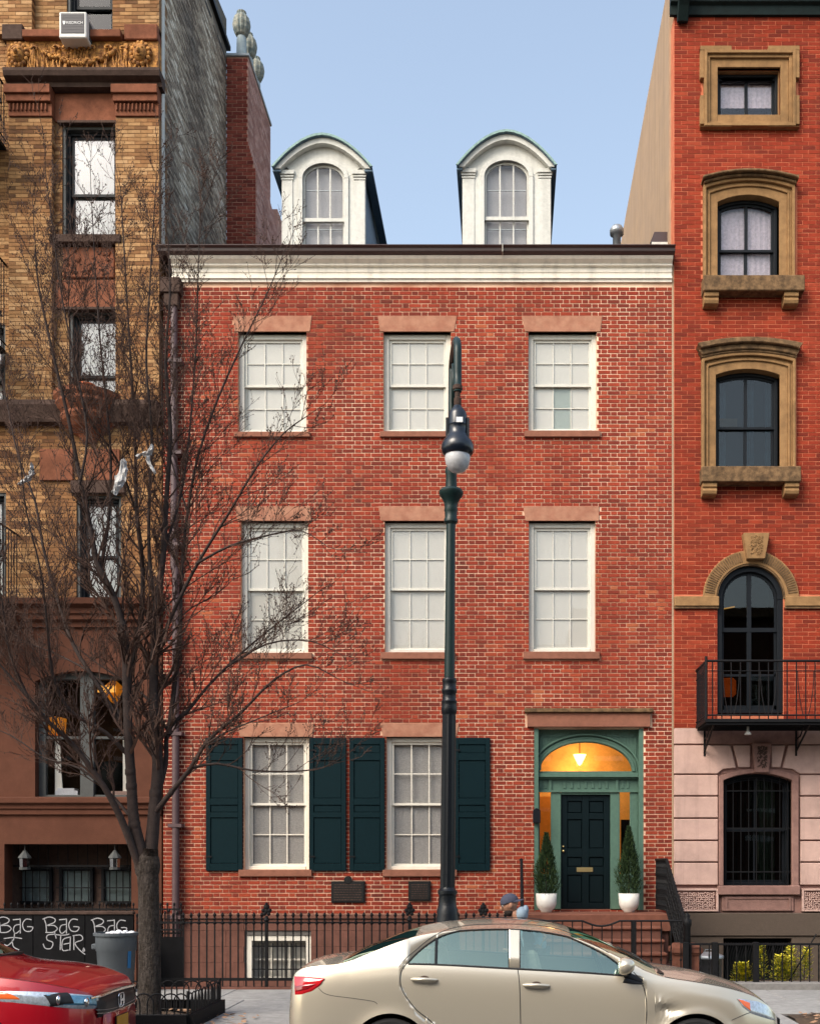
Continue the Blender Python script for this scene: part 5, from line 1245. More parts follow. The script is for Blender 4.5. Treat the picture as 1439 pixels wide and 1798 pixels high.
MB().box(LX0, LX1, .3, sd, LZT-.3, LZT-.2).build('roof', 'roof_tar', lb); MB().box(LX0, LX1-.2, sd-.1, sd, -.3, LZT-.05).build('rear_wall', 'grey_party_wall', lb)
MB().box(LX0-.1, LX0, 0, sd, -.3, LZT).build('side_wall', 'grey_party_wall', lb)
for f_ in (1.3, 2.8, 6.4, 9.2, 12.6, 16.2): MB().box(LX0, LX1-.2, .71 if f_ < 2 else .301, sd-.1, f_-.06, f_).build('floor_slab', 'room_dark', lb)
# air conditioner
yac = -.42; x0, x1, z0, z1 = X(104, yac), X(152, yac), Z(66, yac), Z(20, yac)
ac = MB().box(x0, x1, yac, .12, z0, z1).build('air_conditioner', 'ac_white', bevel=.015, loc=((x0+x1)/2, yac, z0)); tag(ac, 'white window air conditioner with dark grille above the carved frieze', 'air conditioner')
MB().box(x0+.035, x1-.035, yac-.006, yac+.01, z0+.07, z1-.035).build('grille', 'ac_grille', ac)
q = MB()
for k in range(12): zz_ = z0+.08+k*(z1-z0-.13)/12; q.box(x0+.04, x1-.04, yac-.009, yac-.005, zz_, zz_+.008)
q.build('louvre', 'ac_grille', ac)
q = MB()
for k in range(8): yy = yac+.12+k*.04; q.box(x1-.0, x1+.004, yy, yy+.02, z0+.05, z1-.08)
q.build('side_vent', 'room_dark', ac)
text_mesh('FRIEDRICH', .062, 'print_white', ac, 'maker_name', ((x0+x1)/2+.02, yac-.012, (z0+z1)/2+.02), .001)
q = MB(); cxa = x0+.085; cza = (z0+z1)/2+.02; q.prism([(cxa-.02, cza+.03), (cxa+.02, cza+.03), (cxa+.016, cza-.01), (cxa, cza-.035), (cxa-.016, cza-.01)][::-1], yac-.013, yac-.009); q.build('shield_mark', 'print_white', ac)
# fire escape at the left edge
fe = thing('fire_escape', 'black iron fire escape at the left edge of the tan brick building', 'fire escape', (X(-30, -1), -1, 5))
for (zp0, zp1) in ((180, 70), (560, 400), (1050, 905)):
    y0_ = -1.1; zf_, zt_ = Z(zp0, y0_), Z(zp1, y0_); xr = X(-20 if zp0 > 900 else -44, y0_); xl_ = X(-260, y0_)
    MB().box(xl_, xr, y0_, -.02, zf_-.05, zf_).build('platform', 'black_iron', fe)
    q = MB(); q.tube([(xl_, y0_, zt_), (xr, y0_, zt_), (xr, -.02, zt_)], .018, 6); q.tube([(xl_, y0_, zf_+.1), (xr, y0_, zf_+.1), (xr, -.02, zf_+.1)], .012, 6)
    for k in range(12): yy = y0_+k*.1; q.tube([(xr, yy, zf_), (xr, yy, zt_)], .008, 5)
    xx = xl_
    while xx < xr: q.tube([(xx, y0_, zf_), (xx, y0_, zt_)], .008, 5); xx += .12
    q.build('railing', 'black_iron', fe)
    q = MB(); q.tube([(X(-120, -.8), -.8, zf_+2.9), (X(2, -.8), -.8, zf_+.2)], .025, 6); q.tube([(X(-120, -.4), -.4, zf_+2.9), (X(2, -.4), -.4, zf_+.2)], .025, 6); q.build('stair_stringer', 'black_iron', fe)
# ================================================================== iron fence of the middle house
fn = thing('iron_fence', 'black iron spear fence before the red brick house', 'fence', (X(600, FY), FY, 0))
ftop, fbot = Z(1601, FY), Z(1730, FY); rail_z = Z(1620, FY)
fa, fb_ = X(322, FY), X(925, FY)
MB().box(fa-.4, fb_, FY-.014, FY+.014, rail_z-.012, rail_z+.012).box(fa-.4, fb_, FY-.014, FY+.014, Z(1722, FY), Z(1717, FY)).build('rail', 'black_iron', fn)
def spear(q, x, y, z0, z1, w=.009):
    q.box(x-w, x+w, y-w, y+w, z0, z1-.18)
    q.lathe([(w, z1-.19), (.026, z1-.17), (.03, z1-.15), (.013, z1-.135), (.013, z1-.115), (.028, z1-.10), (.012, z1-.085), (.016, z1-.07), (.027, z1-.045), (.008, z1-.012), (0, z1)], x, y, 7)
pq = MB(); spear(pq, 0, 0, fbot-SW-.02, ftop-SW); pme = pq.mesh('picket'); pme.materials.append(M['black_iron'])
xx = fa; posts = (X(468, FY), X(719, FY), X(848, FY))
while xx < fb_:
    if min(abs(xx-p) for p in posts) > .06: inst('picket', pme, (xx, FY, SW), fn)
    xx += .1135
for p in posts:
    q = MB(); q.box(p-.022, p+.022, FY-.022, FY+.022, SW-.05, ftop-.1); zt = ftop+.10
    for (dx_, dz, r_) in ((0, .0, .045), (-.045, -.05, .032), (.045, -.05, .032), (-.03, -.1, .03), (.03, -.1, .03), (0, .045, .022), (0, -.06, .04)): q.blob((p+dx_, FY, zt-.03+dz), r_, .025, r_, 8, 6)
    q.lathe([(.03, ftop-.14), (.045, ftop-.12), (.03, ftop-.09), (.02, ftop-.06)], p, FY, 8)
    q.build('post', 'black_iron', fn, smooth=False)
for k in range(7):       # low pickets before the basement window
    pass
MB().box(fa-.5, fb_, FY-.10, FY+.08, -.35, SW+.03).build('fence_kerb', 'base_stone')['kind'] = 'structure'
# gate with a dipped top rail before the stoop
gt = thing('garden_gate', 'low black iron gate with dipped top rail before the stoop steps', 'gate', (X(1040, FY), FY, 0))
ga, gb = X(930, FY), X(1196, FY); gz = Z(1617, FY); m0, m1 = X(1022, FY), X(1087, FY)
q = MB(); pts = [(ga, FY, gz)]+[(m0-.06, FY, gz)]+[(m0+(m1-m0)*t, FY, gz-.075*sin(pi*t)) for t in [i/8 for i in range(9)]]+[(m1+.06, FY, gz), (gb, FY, gz)]
q.tube(pts, .016, 6); q.tube([(ga, FY, SW+.12), (gb, FY, SW+.12)], .014, 6); q.build('rail', 'black_iron', gt)
px = 935
while px < 1195:
    x = X(px, FY); zt = gz-(.075*sin(pi*(x-m0)/(m1-m0)) if m0 < x < m1 else 0)
    q = MB(); q.tube([(x, FY, SW), (x, FY, zt)], .009, 6); q.blob((x, FY, SW+.42), .02, .02, .022, 6, 4); q.build('picket', 'black_iron', gt); px += 17.3
for px in (1112.5, 930): x = X(px, FY); MB().box(x-.03, x+.03, FY-.03, FY+.03, SW-.02, gz+.01).build('post', 'black_iron', gt, bevel=.006)

# fence and graffiti boards of the left building
ge = thing('graffiti_hoarding', 'black board hoarding covered in grey spray paint tags', 'hoarding', (X(100, FY), FY, SW))
gx0, gx1, gzt = X(-160, FY), X(236, FY), Z(1606, FY)
for a, b in ((-160, -62), (-62, 60), (60, 151), (151, 236)): MB().box(X(a, FY)+.003, X(b, FY)-.003, FY-.03, FY+.02, SW, gzt).build('board', 'board_black', ge, bevel=.004)
MB().box(gx0, gx1, FY-.05, FY+.05, gzt+.001, gzt+.05).build('capping', 'brownstone_dark', ge, bevel=.01)
gq = MB()
def spray():
    global gq
    gq.build('spray_paint', 'graffiti_paint', ge); gq = MB()
def stroke(pts, w=1.75):
    P = [Vector((X(a, FY-.033), FY-.033, Z(b, FY-.033))) for a, b in pts]
    # smooth with Catmull-Rom
    out = []
    for i in range(len(P)-1):
        p0, p1, p2, p3 = P[max(i-1, 0)], P[i], P[i+1], P[min(i+2, len(P)-1)]
        for t in (0, .25, .5, .75): out.append(.5*((2*p1)+(-p0+p2)*t+(2*p0-5*p1+4*p2-p3)*t*t+(-p0+3*p1-3*p2+p3)*t**3))
    out.append(P[-1]); hw = w*CAM_D/F_PX*.5*.82
    n0 = len(gq.v)
    for i, p in enumerate(out):
        d = (out[min(i+1, len(out)-1)]-out[max(i-1, 0)]); d.normalize(); s_ = Vector((-d.z, 0, d.x))*hw
        gq.v += [tuple(p+s_), tuple(p-s_), tuple(p-s_+Vector((0, .003, 0))), tuple(p+s_+Vector((0, .003, 0)))]
    for i in range(len(out)-1):
        a = n0+4*i
        for j in range(4): gq.face([a+j, a+4+j, a+4+(j+1) % 4, a+(j+1) % 4])
def tagBAG(ox, oy, s=1.0):
    T = lambda L_: [(ox+a*s, oy+b*s) for a, b in L_]
    stroke(T([(3, 3), (6, 12), (7, 25)])); stroke(T([(0, 3), (12, -1), (22, 3), (20, 9), (8, 14), (20, 14), (26, 20), (18, 26), (5, 26)]))
    stroke(T([(29, 4), (40, 3), (42, 4), (42, 28)])); stroke(T([(42, 12), (33, 14), (30, 22), (34, 28), (42, 22)]))
    stroke(T([(62, 4), (52, 3), (46, 12), (50, 23), (60, 24), (64, 17), (54, 16)]))
tagBAG(-6, 1611); spray(); tagBAG(75, 1611); spray(); tagBAG(160, 1613, .98); spray()
stroke([(7, 1648), (24, 1646), (39, 1648)]); stroke([(26, 1637), (24, 1650), (14, 1660), (8, 1658)]); stroke([(22, 1650), (24, 1662), (34, 1668)])
spray()
stroke([(98, 1640), (84, 1642), (83, 1650), (93, 1655), (90, 1665), (80, 1665), (76, 1657)]); stroke([(97, 1641), (112, 1642), (122, 1640)]); stroke([(107, 1642), (106, 1668)])
stroke([(125, 1645), (111, 1650), (110, 1668), (121, 1668)]); stroke([(112, 1658), (122, 1656)]); stroke([(124, 1644), (123, 1669)])
stroke([(130, 1643), (130, 1668)]); stroke([(128, 1643), (142, 1642), (145, 1650), (132, 1656), (140, 1668), (150, 1676)]); stroke([(147, 1664), (149, 1669), (146, 1670), (147, 1665)])
stroke([(96, 1636), (99, 1648)])
spray()
vf = thing('area_railing', 'low dark iron railing behind the graffiti hoarding', 'railing', (X(100, FY+.3), FY+.3, gzt))
q = MB().box(gx0, X(318, FY+.3), FY+.29, FY+.31, Z(1598, FY+.3), Z(1595, FY+.3)); q.box(gx0, X(318, FY+.3), FY+.29, FY+.31, Z(1640, FY+.3), Z(1637, FY+.3)); q.build('rail', 'black_iron', vf)
pq = MB(); zz_ = Z(1588, FY+.3); pq.tube([(0, 0, 0), (0, 0, zz_)], .009, 5); pq.blob((0, 0, zz_), .018, .018, .03, 6, 4); pme = pq.mesh('baluster'); pme.materials.append(M['black_iron'])
xx = gx0+.05
while xx < X(318, FY+.3): inst('baluster', pme, (xx, FY+.3, 0), vf); xx += .10
gf = thing('entry_gate', 'dark iron gate between the tree trunk and the downspout', 'gate', (X(285, FY), FY, SW))
q = MB()
for k in range(12): x = X(241+k*7, FY); q.tube([(x, FY, SW), (x, FY, Z(1607-4*(k % 3), FY))], .011, 5); q.blob((x, FY, Z(1607-4*(k % 3), FY)), .02, .02, .03, 6, 4)
q.box(X(240, FY), X(321, FY), FY-.015, FY+.015, Z(1622, FY), Z(1618, FY)).box(X(240, FY), X(321, FY), FY-.015, FY+.015, Z(1634, FY), Z(1631, FY)); q.build('bars', 'black_iron', gf)
MB().box(X(283, FY), X(321, FY), FY-.012, FY+.012, SW, Z(1645, FY)).build('lower_panel', 'board_black', gf)
# grey wheeled bin by the hoarding
by_ = FY-.42; x0, x1 = X(166, by_), X(243, by_); cxb = (x0+x1)/2; R = (x1-x0)/2*.92; zt = Z(1637, by_)
q = MB().lathe([(0, SW), (R*.78, SW), (R*.80, SW+.02), (R*.93, zt-.26), (R*.97, zt-.25), (R*.99, zt-.03)], cxb, by_, 28)
o = q.build('rubbish_bin', 'bin_grey', loc=(cxb, by_, SW), smooth=True); tag(o, 'round grey plastic rubbish bin standing against the graffiti hoarding by the tree', 'bin')
MB().lathe([(R*.99, zt-.045), (R*1.08, zt-.04), (R*1.09, zt-.005), (R*1.02, zt), (R*.94, zt-.0), (R*.92, zt-.1), (0, zt-.12)], cxb, by_, 28).build('rim', 'bin_grey', o, smooth=False)
MB().box(x0-.03, x0+.06, by_-.05, by_+.05, zt-.24, zt-.16).build('handle', 'bin_grey', o, bevel=.015)
q = MB(); a0 = -.6
for k in range(4): pass
MB().lathe([(R*.905, SW+.35), (R*.945, SW+.60)], cxb, by_, 3, -.62, -.40).build('recycling_sticker', 'recycle_blue', o)
q = MB(); r = random.Random(6)

for i in range(26): q.blob((cxb+r.uniform(-.1, .2), by_+r.uniform(-.2, .1), zt-.04+r.uniform(-.02, .05)), r.uniform(.03, .06), r.uniform(.03, .06), r.uniform(.015, .035), 7, 5)
o = q.build('rubbish_bag', 'bag_white', loc=(cxb, by_, zt-.05), smooth=True); tag(o, 'crumpled white rubbish bag sticking out of the grey bin', 'bag')

# ================================================================== tree guard
tg = thing('tree_guard', 'knee high black hooped iron guard around the tree pit', 'tree guard', (-4.8, -5.8, SW))
gx0_, gx1_, gy0_, gy1_ = -6.25, -3.47, -6.42, -5.08; gh = .39
def hoops(p0, p1, n):
    p0, p1 = Vector(p0), Vector(p1)
    MB().tube([p0+Vector((0, 0, .16)), p1+Vector((0, 0, .16))], .008, 5).tube([p0+Vector((0, 0, .05)), p1+Vector((0, 0, .05))], .008, 5).build('rail', 'black_iron', tg)
    for i in range(n):
        a = p0+(p1-p0)*(i/n); b = p0+(p1-p0)*((i+1.45)/n if i < n-1 else 1.0); q = MB(); c = (a+b)/2; h_ = (b-a).length/2; d = (b-a).normalized()
        pts = [a+Vector((0, 0, z)) for z in (0, gh-h_)]+[c-d*h_*cos(t)+Vector((0, 0, gh-h_+h_*sin(t))) for t in [pi*j/8 for j in range(1, 8)]]+[b+Vector((0, 0, z)) for z in (gh-h_, 0)]
        q.tube(pts, .0085, 5); q.build('hoop', 'black_iron', tg)
z = SW
hoops((gx0_, gy1_, z), (gx1_, gy1_, z), 19); hoops((gx0_, gy0_, z), (gx1_, gy0_, z), 19); hoops((gx1_, gy0_, z), (gx1_, gy1_, z), 10)
q = MB()
for cx_, cy_ in ((gx0_, gy0_), (gx1_, gy0_), (gx0_, gy1_), (gx1_, gy1_)): q.tube([(cx_, cy_, z-.02), (cx_, cy_, z+gh+.03)], .014, 6)
q.build('post', 'black_iron', tg)
q = MB(); q.box(gx0_, gx1_, gy1_+.01, gy1_+.05, z-.02, z+.16).box(gx1_+.01, gx1_+.05, gy0_, gy1_+.05, z-.02, z+.16).box(gx0_, gx1_, gy0_-.05, gy0_-.01, z-.02, z+.16).build('edging_board', 'board_black', tg)

# ================================================================== bare street tree
TY = -5.77
def T(px, py, dy=0.0): return Vector((X(px, TY+dy), TY+dy, Z(py, TY+dy)))
S_ = (CAM_D+TY)/F_PX
limbs = [
 ([(262, 1500), (268, 1480), (272, 1420), (275, 1340), (272, 1240), (272, 1150), (275, 1080), (283, 980), (292, 880), (300, 760), (292, 640), (300, 520), (296, 430)], 27, 2, .0, .15),
 ([(256, 1520), (240, 1450), (232, 1380), (228, 1300), (222, 1200), (220, 1120), (200, 1050), (175, 990), (160, 930), (140, 850), (120, 740), (95, 620), (70, 500), (62, 430)], 22, 2, -.02, -.6),
 ([(248, 1530), (215, 1440), (180, 1380), (130, 1310), (90, 1270), (50, 1225), (0, 1165), (-60, 1100)], 15, 2, -.05, -1.0),
 ([(270, 1430), (300, 1390), (330, 1350), (370, 1300), (420, 1250), (480, 1195), (540, 1170), (590, 1190)], 11, 1.6, 0, -.7),
 ([(330, 1350), (380, 1343), (440, 1350), (520, 1352), (570, 1345), (604, 1328)], 6, 1.4, -.2, -.6),
 ([(275, 1400), (292, 1340), (296, 1285), (330, 1245), (370, 1200), (420, 1150), (480, 1100), (545, 1050)], 11, 1.6, 0, .7),
 ([(296, 1285), (265, 1240), (240, 1210), (200, 1180), (150, 1150), (110, 1110)], 6, 1.5, .2, .9),
 ([(296, 1290), (305, 1200), (318, 1120), (320, 1000), (330, 900), (350, 800), (380, 700), (430, 600), (470, 510), (500, 440)], 10, 1.5, .1, 1.0),
 ([(221, 1200), (245, 1100), (250, 1000), (240, 900), (235, 800), (230, 680), (225, 560), (215, 420), (212, 330)], 11, 1.5, 0, .5),
 ([(224, 1290), (170, 1200), (130, 1130), (95, 1040), (75, 960), (60, 880), (30, 800), (10, 700), (-10, 600)], 9, 1.6, -.1, .8),
 ([(229, 1330), (190, 1290), (140, 1262), (112, 1235), (95, 1180), (85, 1090), (70, 1000), (45, 900), (35, 800)], 9, 1.6, 0, -.9),
 ([(273, 1150), (310, 1060), (350, 980), (400, 900), (450, 820), (500, 760), (540, 730)], 8, 1.4, .1, -.8),
 ([(275, 1080), (262, 980), (262, 880), (265, 760), (260, 640), (262, 520), (270, 400), (274, 320)], 8, 1.4, .1, -.5),
 ([(178, 995), (190, 900), (195, 800), (185, 700), (175, 580), (165, 440), (160, 330)], 7, 1.3, -.3, .5),
 ([(284, 975), (310, 900), (325, 820), (340, 700), (345, 580), (350, 460), (352, 350)], 6, 1.3, .1, .7),
 ([(140, 850), (150, 760), (135, 650), (110, 520), (90, 400), (80, 300)], 5, 1.3, -.6, -1.0),
 ([(226, 1430), (190, 1390), (140, 1350), (80, 1330), (20, 1290), (-40, 1270)], 6, 1.4, 0, .6),
 ([(365, 1305), (400, 1285), (460, 1262), (520, 1235)], 4, 1.2, -.4, -1.0),
 ([(345, 990), (400, 960), (470, 940), (530, 935), (575, 960)], 5, 1.2, -.3, -1.0),
 ([(400, 1170), (470, 1130), (540, 1125), (600, 1150)], 5, 1.2, .3, .2),
 ([(50, 1225), (20, 1150), (5, 1050), (-20, 950)], 5, 1.3, -.8, -1.3),
 ([(330, 900), (300, 800), (285, 700), (290, 560)], 4, 1.2, .7, 1.1),
 ([(216, 1290), (200, 1230), (160, 1180), (100, 1150), (40, 1120), (-10, 1080)], 6, 1.2, 0, 1.2),
 ([(240, 900), (205, 810), (150, 720), (125, 610), (120, 500)], 5, 1.2, .3, -.6)]
tree = thing('street_tree', 'bare winter street tree with upswept grey branches in the fenced pit', 'tree', tuple(T(262, 1700).xy)+(SW,))
tr = random.Random(21)
q = MB(); tp = [(262, 1800), (262, 1770), (263, 1700), (262, 1620), (261, 1560), (259, 1520), (262, 1490)]; tw = [47, 41, 38, 36, 35, 38, 31]
q.tube([T(*p) for p in tp], [w*S_/2 for w in tw], 18); q.blob(T(259, 1520), .145, .135, .22, 14, 8)
q.build('trunk', 'bark', tree, smooth=True)
twigs = MB(); ntw = [0]
def wiggle(P, amt):
    return [p+Vector((tr.uniform(-amt, amt), tr.uniform(-amt, amt), tr.uniform(-amt, amt))) if 0 < i < len(P)-1 else p for i, p in enumerate(P)]
def dens(P, m):
    out = []
    for i in range(len(P)-1):
        p0, p1, p2, p3 = P[max(i-1, 0)], P[i], P[i+1], P[min(i+2, len(P)-1)]
        for k in range(m):
            t = k/m; out.append(.5*((2*p1)+(-p0+p2)*t+(2*p0-5*p1+4*p2-p3)*t*t+(-p0+3*p1-3*p2+p3)*t**3))
    out.append(P[-1]); return out
def twig(p, d, L, r, lev):
    n = 5 if lev < 2 else 3; pts = [p]; dd = d.copy(); cur = p.copy()
    for i in range(n):
        dd = (dd+Vector((tr.uniform(-.22, .22), tr.uniform(-.22, .22), tr.uniform(-.08, .26)))).normalized(); cur = cur+dd*L/n; pts.append(cur.copy())
    twigs.tube(pts, [max(r*(1-.7*i/n), .0021) for i in range(n+1)], 4 if lev == 0 else 3, caps=False); ntw[0] += 1
    if lev >= 2:
        for pt in pts[1:]:
            if tr.random() < .5: twigs.blob(pt+Vector((tr.uniform(-.01, .01),)*3), .006, .006, .009, 4, 3)
        return
    m = int(L*(8 if lev == 0 else 10))+2
    for k in range(m):
        t = tr.uniform(.15, 1); i = min(int(t*n), n-1); pp = pts[i]+(pts[i+1]-pts[i])*(t*n-i)
        ax = (pts[i+1]-pts[i]).normalized(); side = ax.cross(Vector((tr.uniform(-1, 1), tr.uniform(-1, 1), tr.uniform(-1, 1))))
        if side.length < .1: continue
        side.normalize(); nd_ = (ax*.8+side*tr.uniform(.45, .9)+Vector((0, 0, .22))).normalized()
        twig(pp, nd_, L*tr.uniform(.28, .55), r*.6, lev+1)
for pts, w0, w1, d0_, d1_ in limbs:
    n = len(pts); P = [T(px_, py_, d0_+(d1_-d0_)*(i/(n-1))) for i, (px_, py_) in enumerate(pts)]
    P = dens(wiggle(P, .02), 3); m = len(P)
    R = [max((w0+(w1-w0)*(i/(m-1))**.8)*S_/2, .003) for i in range(m)]
    b = MB(); b.tube(P, R, 9 if w0 > 9 else 6, caps=False)
    for i in range(3, m-2):
        if tr.random() < .15: b.blob(P[i], R[i]*1.15, R[i]*1.15, R[i]*1.6, 7, 5)
    b.build('branch', 'bark_branch', tree, smooth=True)
    Lt = sum((P[i+1]-P[i]).length for i in range(m-1))
    k = int(Lt*6.3)
    for j in range(k):
        t = .22+.78*(j+tr.random())/k; i = min(int(t*(m-1)), m-2); ax = (P[i+1]-P[i]).normalized()
        a = tr.uniform(0, 2*pi); side = ax.cross(Vector((cos(a), sin(a), .2))).normalized()
        d = (ax*tr.uniform(.7, 1.2)+side*tr.uniform(.5, .95)+Vector((0, 0, .25))).normalized()
        twig(P[i], d, tr.uniform(.35, 1.0)*(1.15-.45*t), max(R[i]*.42, .0042), 0)
    twig(P[-1], (P[-1]-P[-2]).normalized(), .6, R[-1], 0)
twigs.build('twigs', 'twig', tree, kind='stuff')
# torn bags caught in the crown
def bag(pts, w, lab, seed):
    rr = random.Random(seed); P = [T(a, b, -.5) for a, b in pts]; P = dens(P, 4); m = len(P); q = MB(); n0 = 0; k = 7
    for i, p in enumerate(P):
        ww = w*S_*.5*(.35+.65*sin(pi*(i+.6)/(m+.2)))*rr.uniform(.7, 1.2); d = (P[min(i+1, m-1)]-P[max(i-1, 0)]).normalized(); s_ = d.cross(Vector((0, 1, 0))).normalized()
        for j in range(k): a = (j/(k-1)-.5)*2; q.v.append(tuple(p+s_*a*ww+Vector((0, (1-a*a)*-.03+rr.uniform(-.018, .018), rr.uniform(-.012, .012)))))
    for i in range(m-1):
        for j in range(k-1): q.face([i*k+j, i*k+j+1, (i+1)*k+j+1, (i+1)*k+j])
    o = q.build('plastic_bag', 'plastic_bag', loc=tuple(P[0])); so = o.modifiers.new('t', 'SOLIDIFY'); so.thickness = .003
    tag(o, lab, 'plastic bag', 'torn white bags caught in the tree')
bag([(218, 808), (216, 830), (208, 852), (200, 868)], 17, 'largest torn white bag, hanging vertically from a central limb', 1)
bag([(240, 803), (258, 797), (262, 812), (274, 832)], 6, 'thin white bag strip hooked over twigs near the downspout', 2)
bag([(268, 782), (262, 795), (252, 800)], 8, 'tiny white scrap above the thin hooked bag strip', 5)
bag([(56, 815), (56, 832), (48, 842), (34, 852)], 9, 'small torn white bag in the twigs near the fire escape side', 3)

# ================================================================== street lamp
LY = -6.3; lx = X(785, LY); SL = (CAM_D+LY)/F_PX
lamp = thing('street_lamp', 'tall ornate dark green street lamp with one downturned globe on a crook arm', 'street lamp', (lx, LY, SW))
def LP(px, py, dy=0): return Vector((X(px, LY+dy), LY+dy, Z(py, LY+dy)))
zl = lambda py: Z(py, LY)
w = lambda px: px*SL/2
lean = lambda z: lx+(X(794, LY)-lx)*max(0, (z-zl(1600)))/(zl(600)-zl(1600))
def lathe_lean(prof, m, name, k=24, parent=lamp, lobes=0, lobe=0, smooth=True):
    q = MB(); n = len(prof)
    for r_, z_ in prof:
        for j in range(k):
            a = 2*pi*j/k; rr = r_*(1+(lobe*cos(lobes*a) if lobes else 0)); q.v.append((lean(z_)+rr*cos(a), LY+rr*sin(a), z_))
    for i in range(n-1):
        for j in range(k): jj = (j+1) % k; q.face([i*k+j, i*k+jj, (i+1)*k+jj, (i+1)*k+j])
    o = q.build(name, m, parent, smooth=smooth)
    if smooth: o.data.set_sharp_from_angle(angle=radians(35))
    return o
lathe_lean([(w(60), SW), (w(60), SW+.12), (w(52), SW+.16), (w(50), zl(1720)), (w(46), zl(1680)), (w(40), zl(1612)), (w(37), zl(1607)), (w(37), zl(1597)), (w(32), zl(1592)), (w(30), zl(1573)), (w(31), zl(1571)), (w(34), zl(1569)), (w(34), zl(1564)), (w(28), zl(1561)), (w(25), zl(1558))], 'lamp_black', 'base')
lathe_lean([(w(25), zl(1560)), (w(25), zl(1400)), (w(23), zl(1255))], 'lamp_black', 'fluted_shaft', 48, lobes=12, lobe=.035)
lathe_lean([(w(23), zl(1256)), (w(26), zl(1252)), (w(28), zl(1244)), (w(26), zl(1240)), (w(27), zl(1235)), (w(28), zl(1232)), (w(24), zl(1229)), (w(24), zl(1218)), (w(27), zl(1215)), (w(27), zl(1211)), (w(24), zl(1208)), (w(24), zl(1199)), (w(26), zl(1196)), (w(24), zl(1192)), (w(19), zl(1190))], 'lamp_black', 'collar')
lathe_lean([(w(18.5), zl(1192)), (w(17), zl(1050)), (w(16), zl(918))], 'lamp_green', 'pole')
lathe_lean([(w(17), zl(921)), (w(24), zl(917)), (w(24), zl(912)), (w(21), zl(909)), (w(22), zl(899)), (w(24), zl(896)), (w(22), zl(891)), (w(25), zl(883)), (w(33), zl(875)), (w(42), zl(869)), (w(43), zl(864)), (w(38), zl(860)), (w(20), zl(857)), (w(19), zl(834)), (w(22), zl(829)), (w(20), zl(822)), (w(14), zl(818))], 'lamp_green', 'capital')
# crook: the pole narrows, rises and bends over towards the street
cr = [LP(789, 825), LP(790, 700), LP(791, 640), LP(792, 612, -.05), LP(795, 600, -.25), LP(798, 597, -.55), LP(802, 606, -.85), LP(803, 630, -1.0), LP(804, 690, -1.03)]
cr[4:] = [Vector((p.x, p.y, p.z)) for p in cr[4:]]
zt_ = Z(597, LY-.5)
hx_ = X(803, LY-1.05)
cr = [Vector((lean(zl(825)), LY, zl(825))), Vector((lean(zl(700)), LY, zl(700)))]+[Vector((lean(zl(650))+(hx_-lean(zl(650)))*(1-cos(t))/2, LY-.525*(1-cos(t)), zl(650)+(Z(622, LY-1.05)-zl(650))*t/pi+(Z(601, LY-.62)-(zl(650)+Z(622, LY-1.05))/2)*sin(t)**.8)) for t in [pi*i/14 for i in range(15)]]
zend = Z(688, LY-1.05); cr += [Vector((hx_, LY-1.05, zend))]
MB().tube(dens(cr, 2), [w(13)]*(len(dens(cr, 2))), 14).build('crook_arm', 'lamp_green', lamp, smooth=True)
q = MB(); sp = []                      # scroll inside the crook
for i in range(22): t = i/21; a = -1.2+t*6.5; r_ = .10+.20*(1-t); sp.append(Vector((lean(zl(700))+(.5+r_*cos(a))*(hx_-lean(zl(700)))*.6, LY-.45-r_*cos(a)*1.1, zl(715)+r_*sin(a))))
q.tube(sp, .018, 8); q.build('scroll', 'lamp_green', lamp, smooth=True)
ly2 = LY-1.05; zz = lambda py: Z(py, ly2); s2 = (CAM_D+ly2)/F_PX/2
def lz_(prof, m, name, k=24, **kw):
    o = MB().lathe([(r_*s2, z_) for r_, z_ in prof], hx_, ly2, k, **kw).build(name, m, head_, smooth=True); o.data.set_sharp_from_angle(angle=radians(35)); return o
head_ = lamp
lz_([(12, zz(676)), (17, zz(678)), (17, zz(684)), (10, zz(688)), (9, zz(698)), (13, zz(700)), (13, zz(712)), (10, zz(716)), (16, zz(722))], 'brownstone_dark', 'hanger')
hd = lz_([(14, zz(713)), (20, zz(718)), (30, zz(724)), (33, zz(730)), (33, zz(747)), (35, zz(748)), (33, zz(750)), (33, zz(762)), (40, zz(768)), (54, zz(778)), (57, zz(784)), (57, zz(790)), (54, zz(796)), (46, zz(800)), (40, zz(797))], 'lamp_navy', 'lamp_head')
lz_([(44, zz(799)), (45, zz(806)), (42, zz(814)), (34, zz(822)), (22, zz(828)), (0, zz(831))], 'frosted_glass', 'globe', 28)
lz_([(40, zz(797)), (38, zz(804)), (25, zz(808)), (0, zz(809))], 'chrome', 'reflector', 24)
q = MB()
for k in range(5): a = -.15+k*.0; 
x_s = hx_+.02; q.box(x_s-.03, x_s+.035, ly2-34*s2-.004, ly2-33*s2+.004, zz(748), zz(739)); q.build('number_label', 'print_white', hd)
q = MB()
for sx in (-1, 1): q.box(hx_+sx*37*s2-.012, hx_+sx*37*s2+.012, ly2-.03, ly2+.03, zz(772), zz(735))
q.build('latch', 'lamp_black', hd)

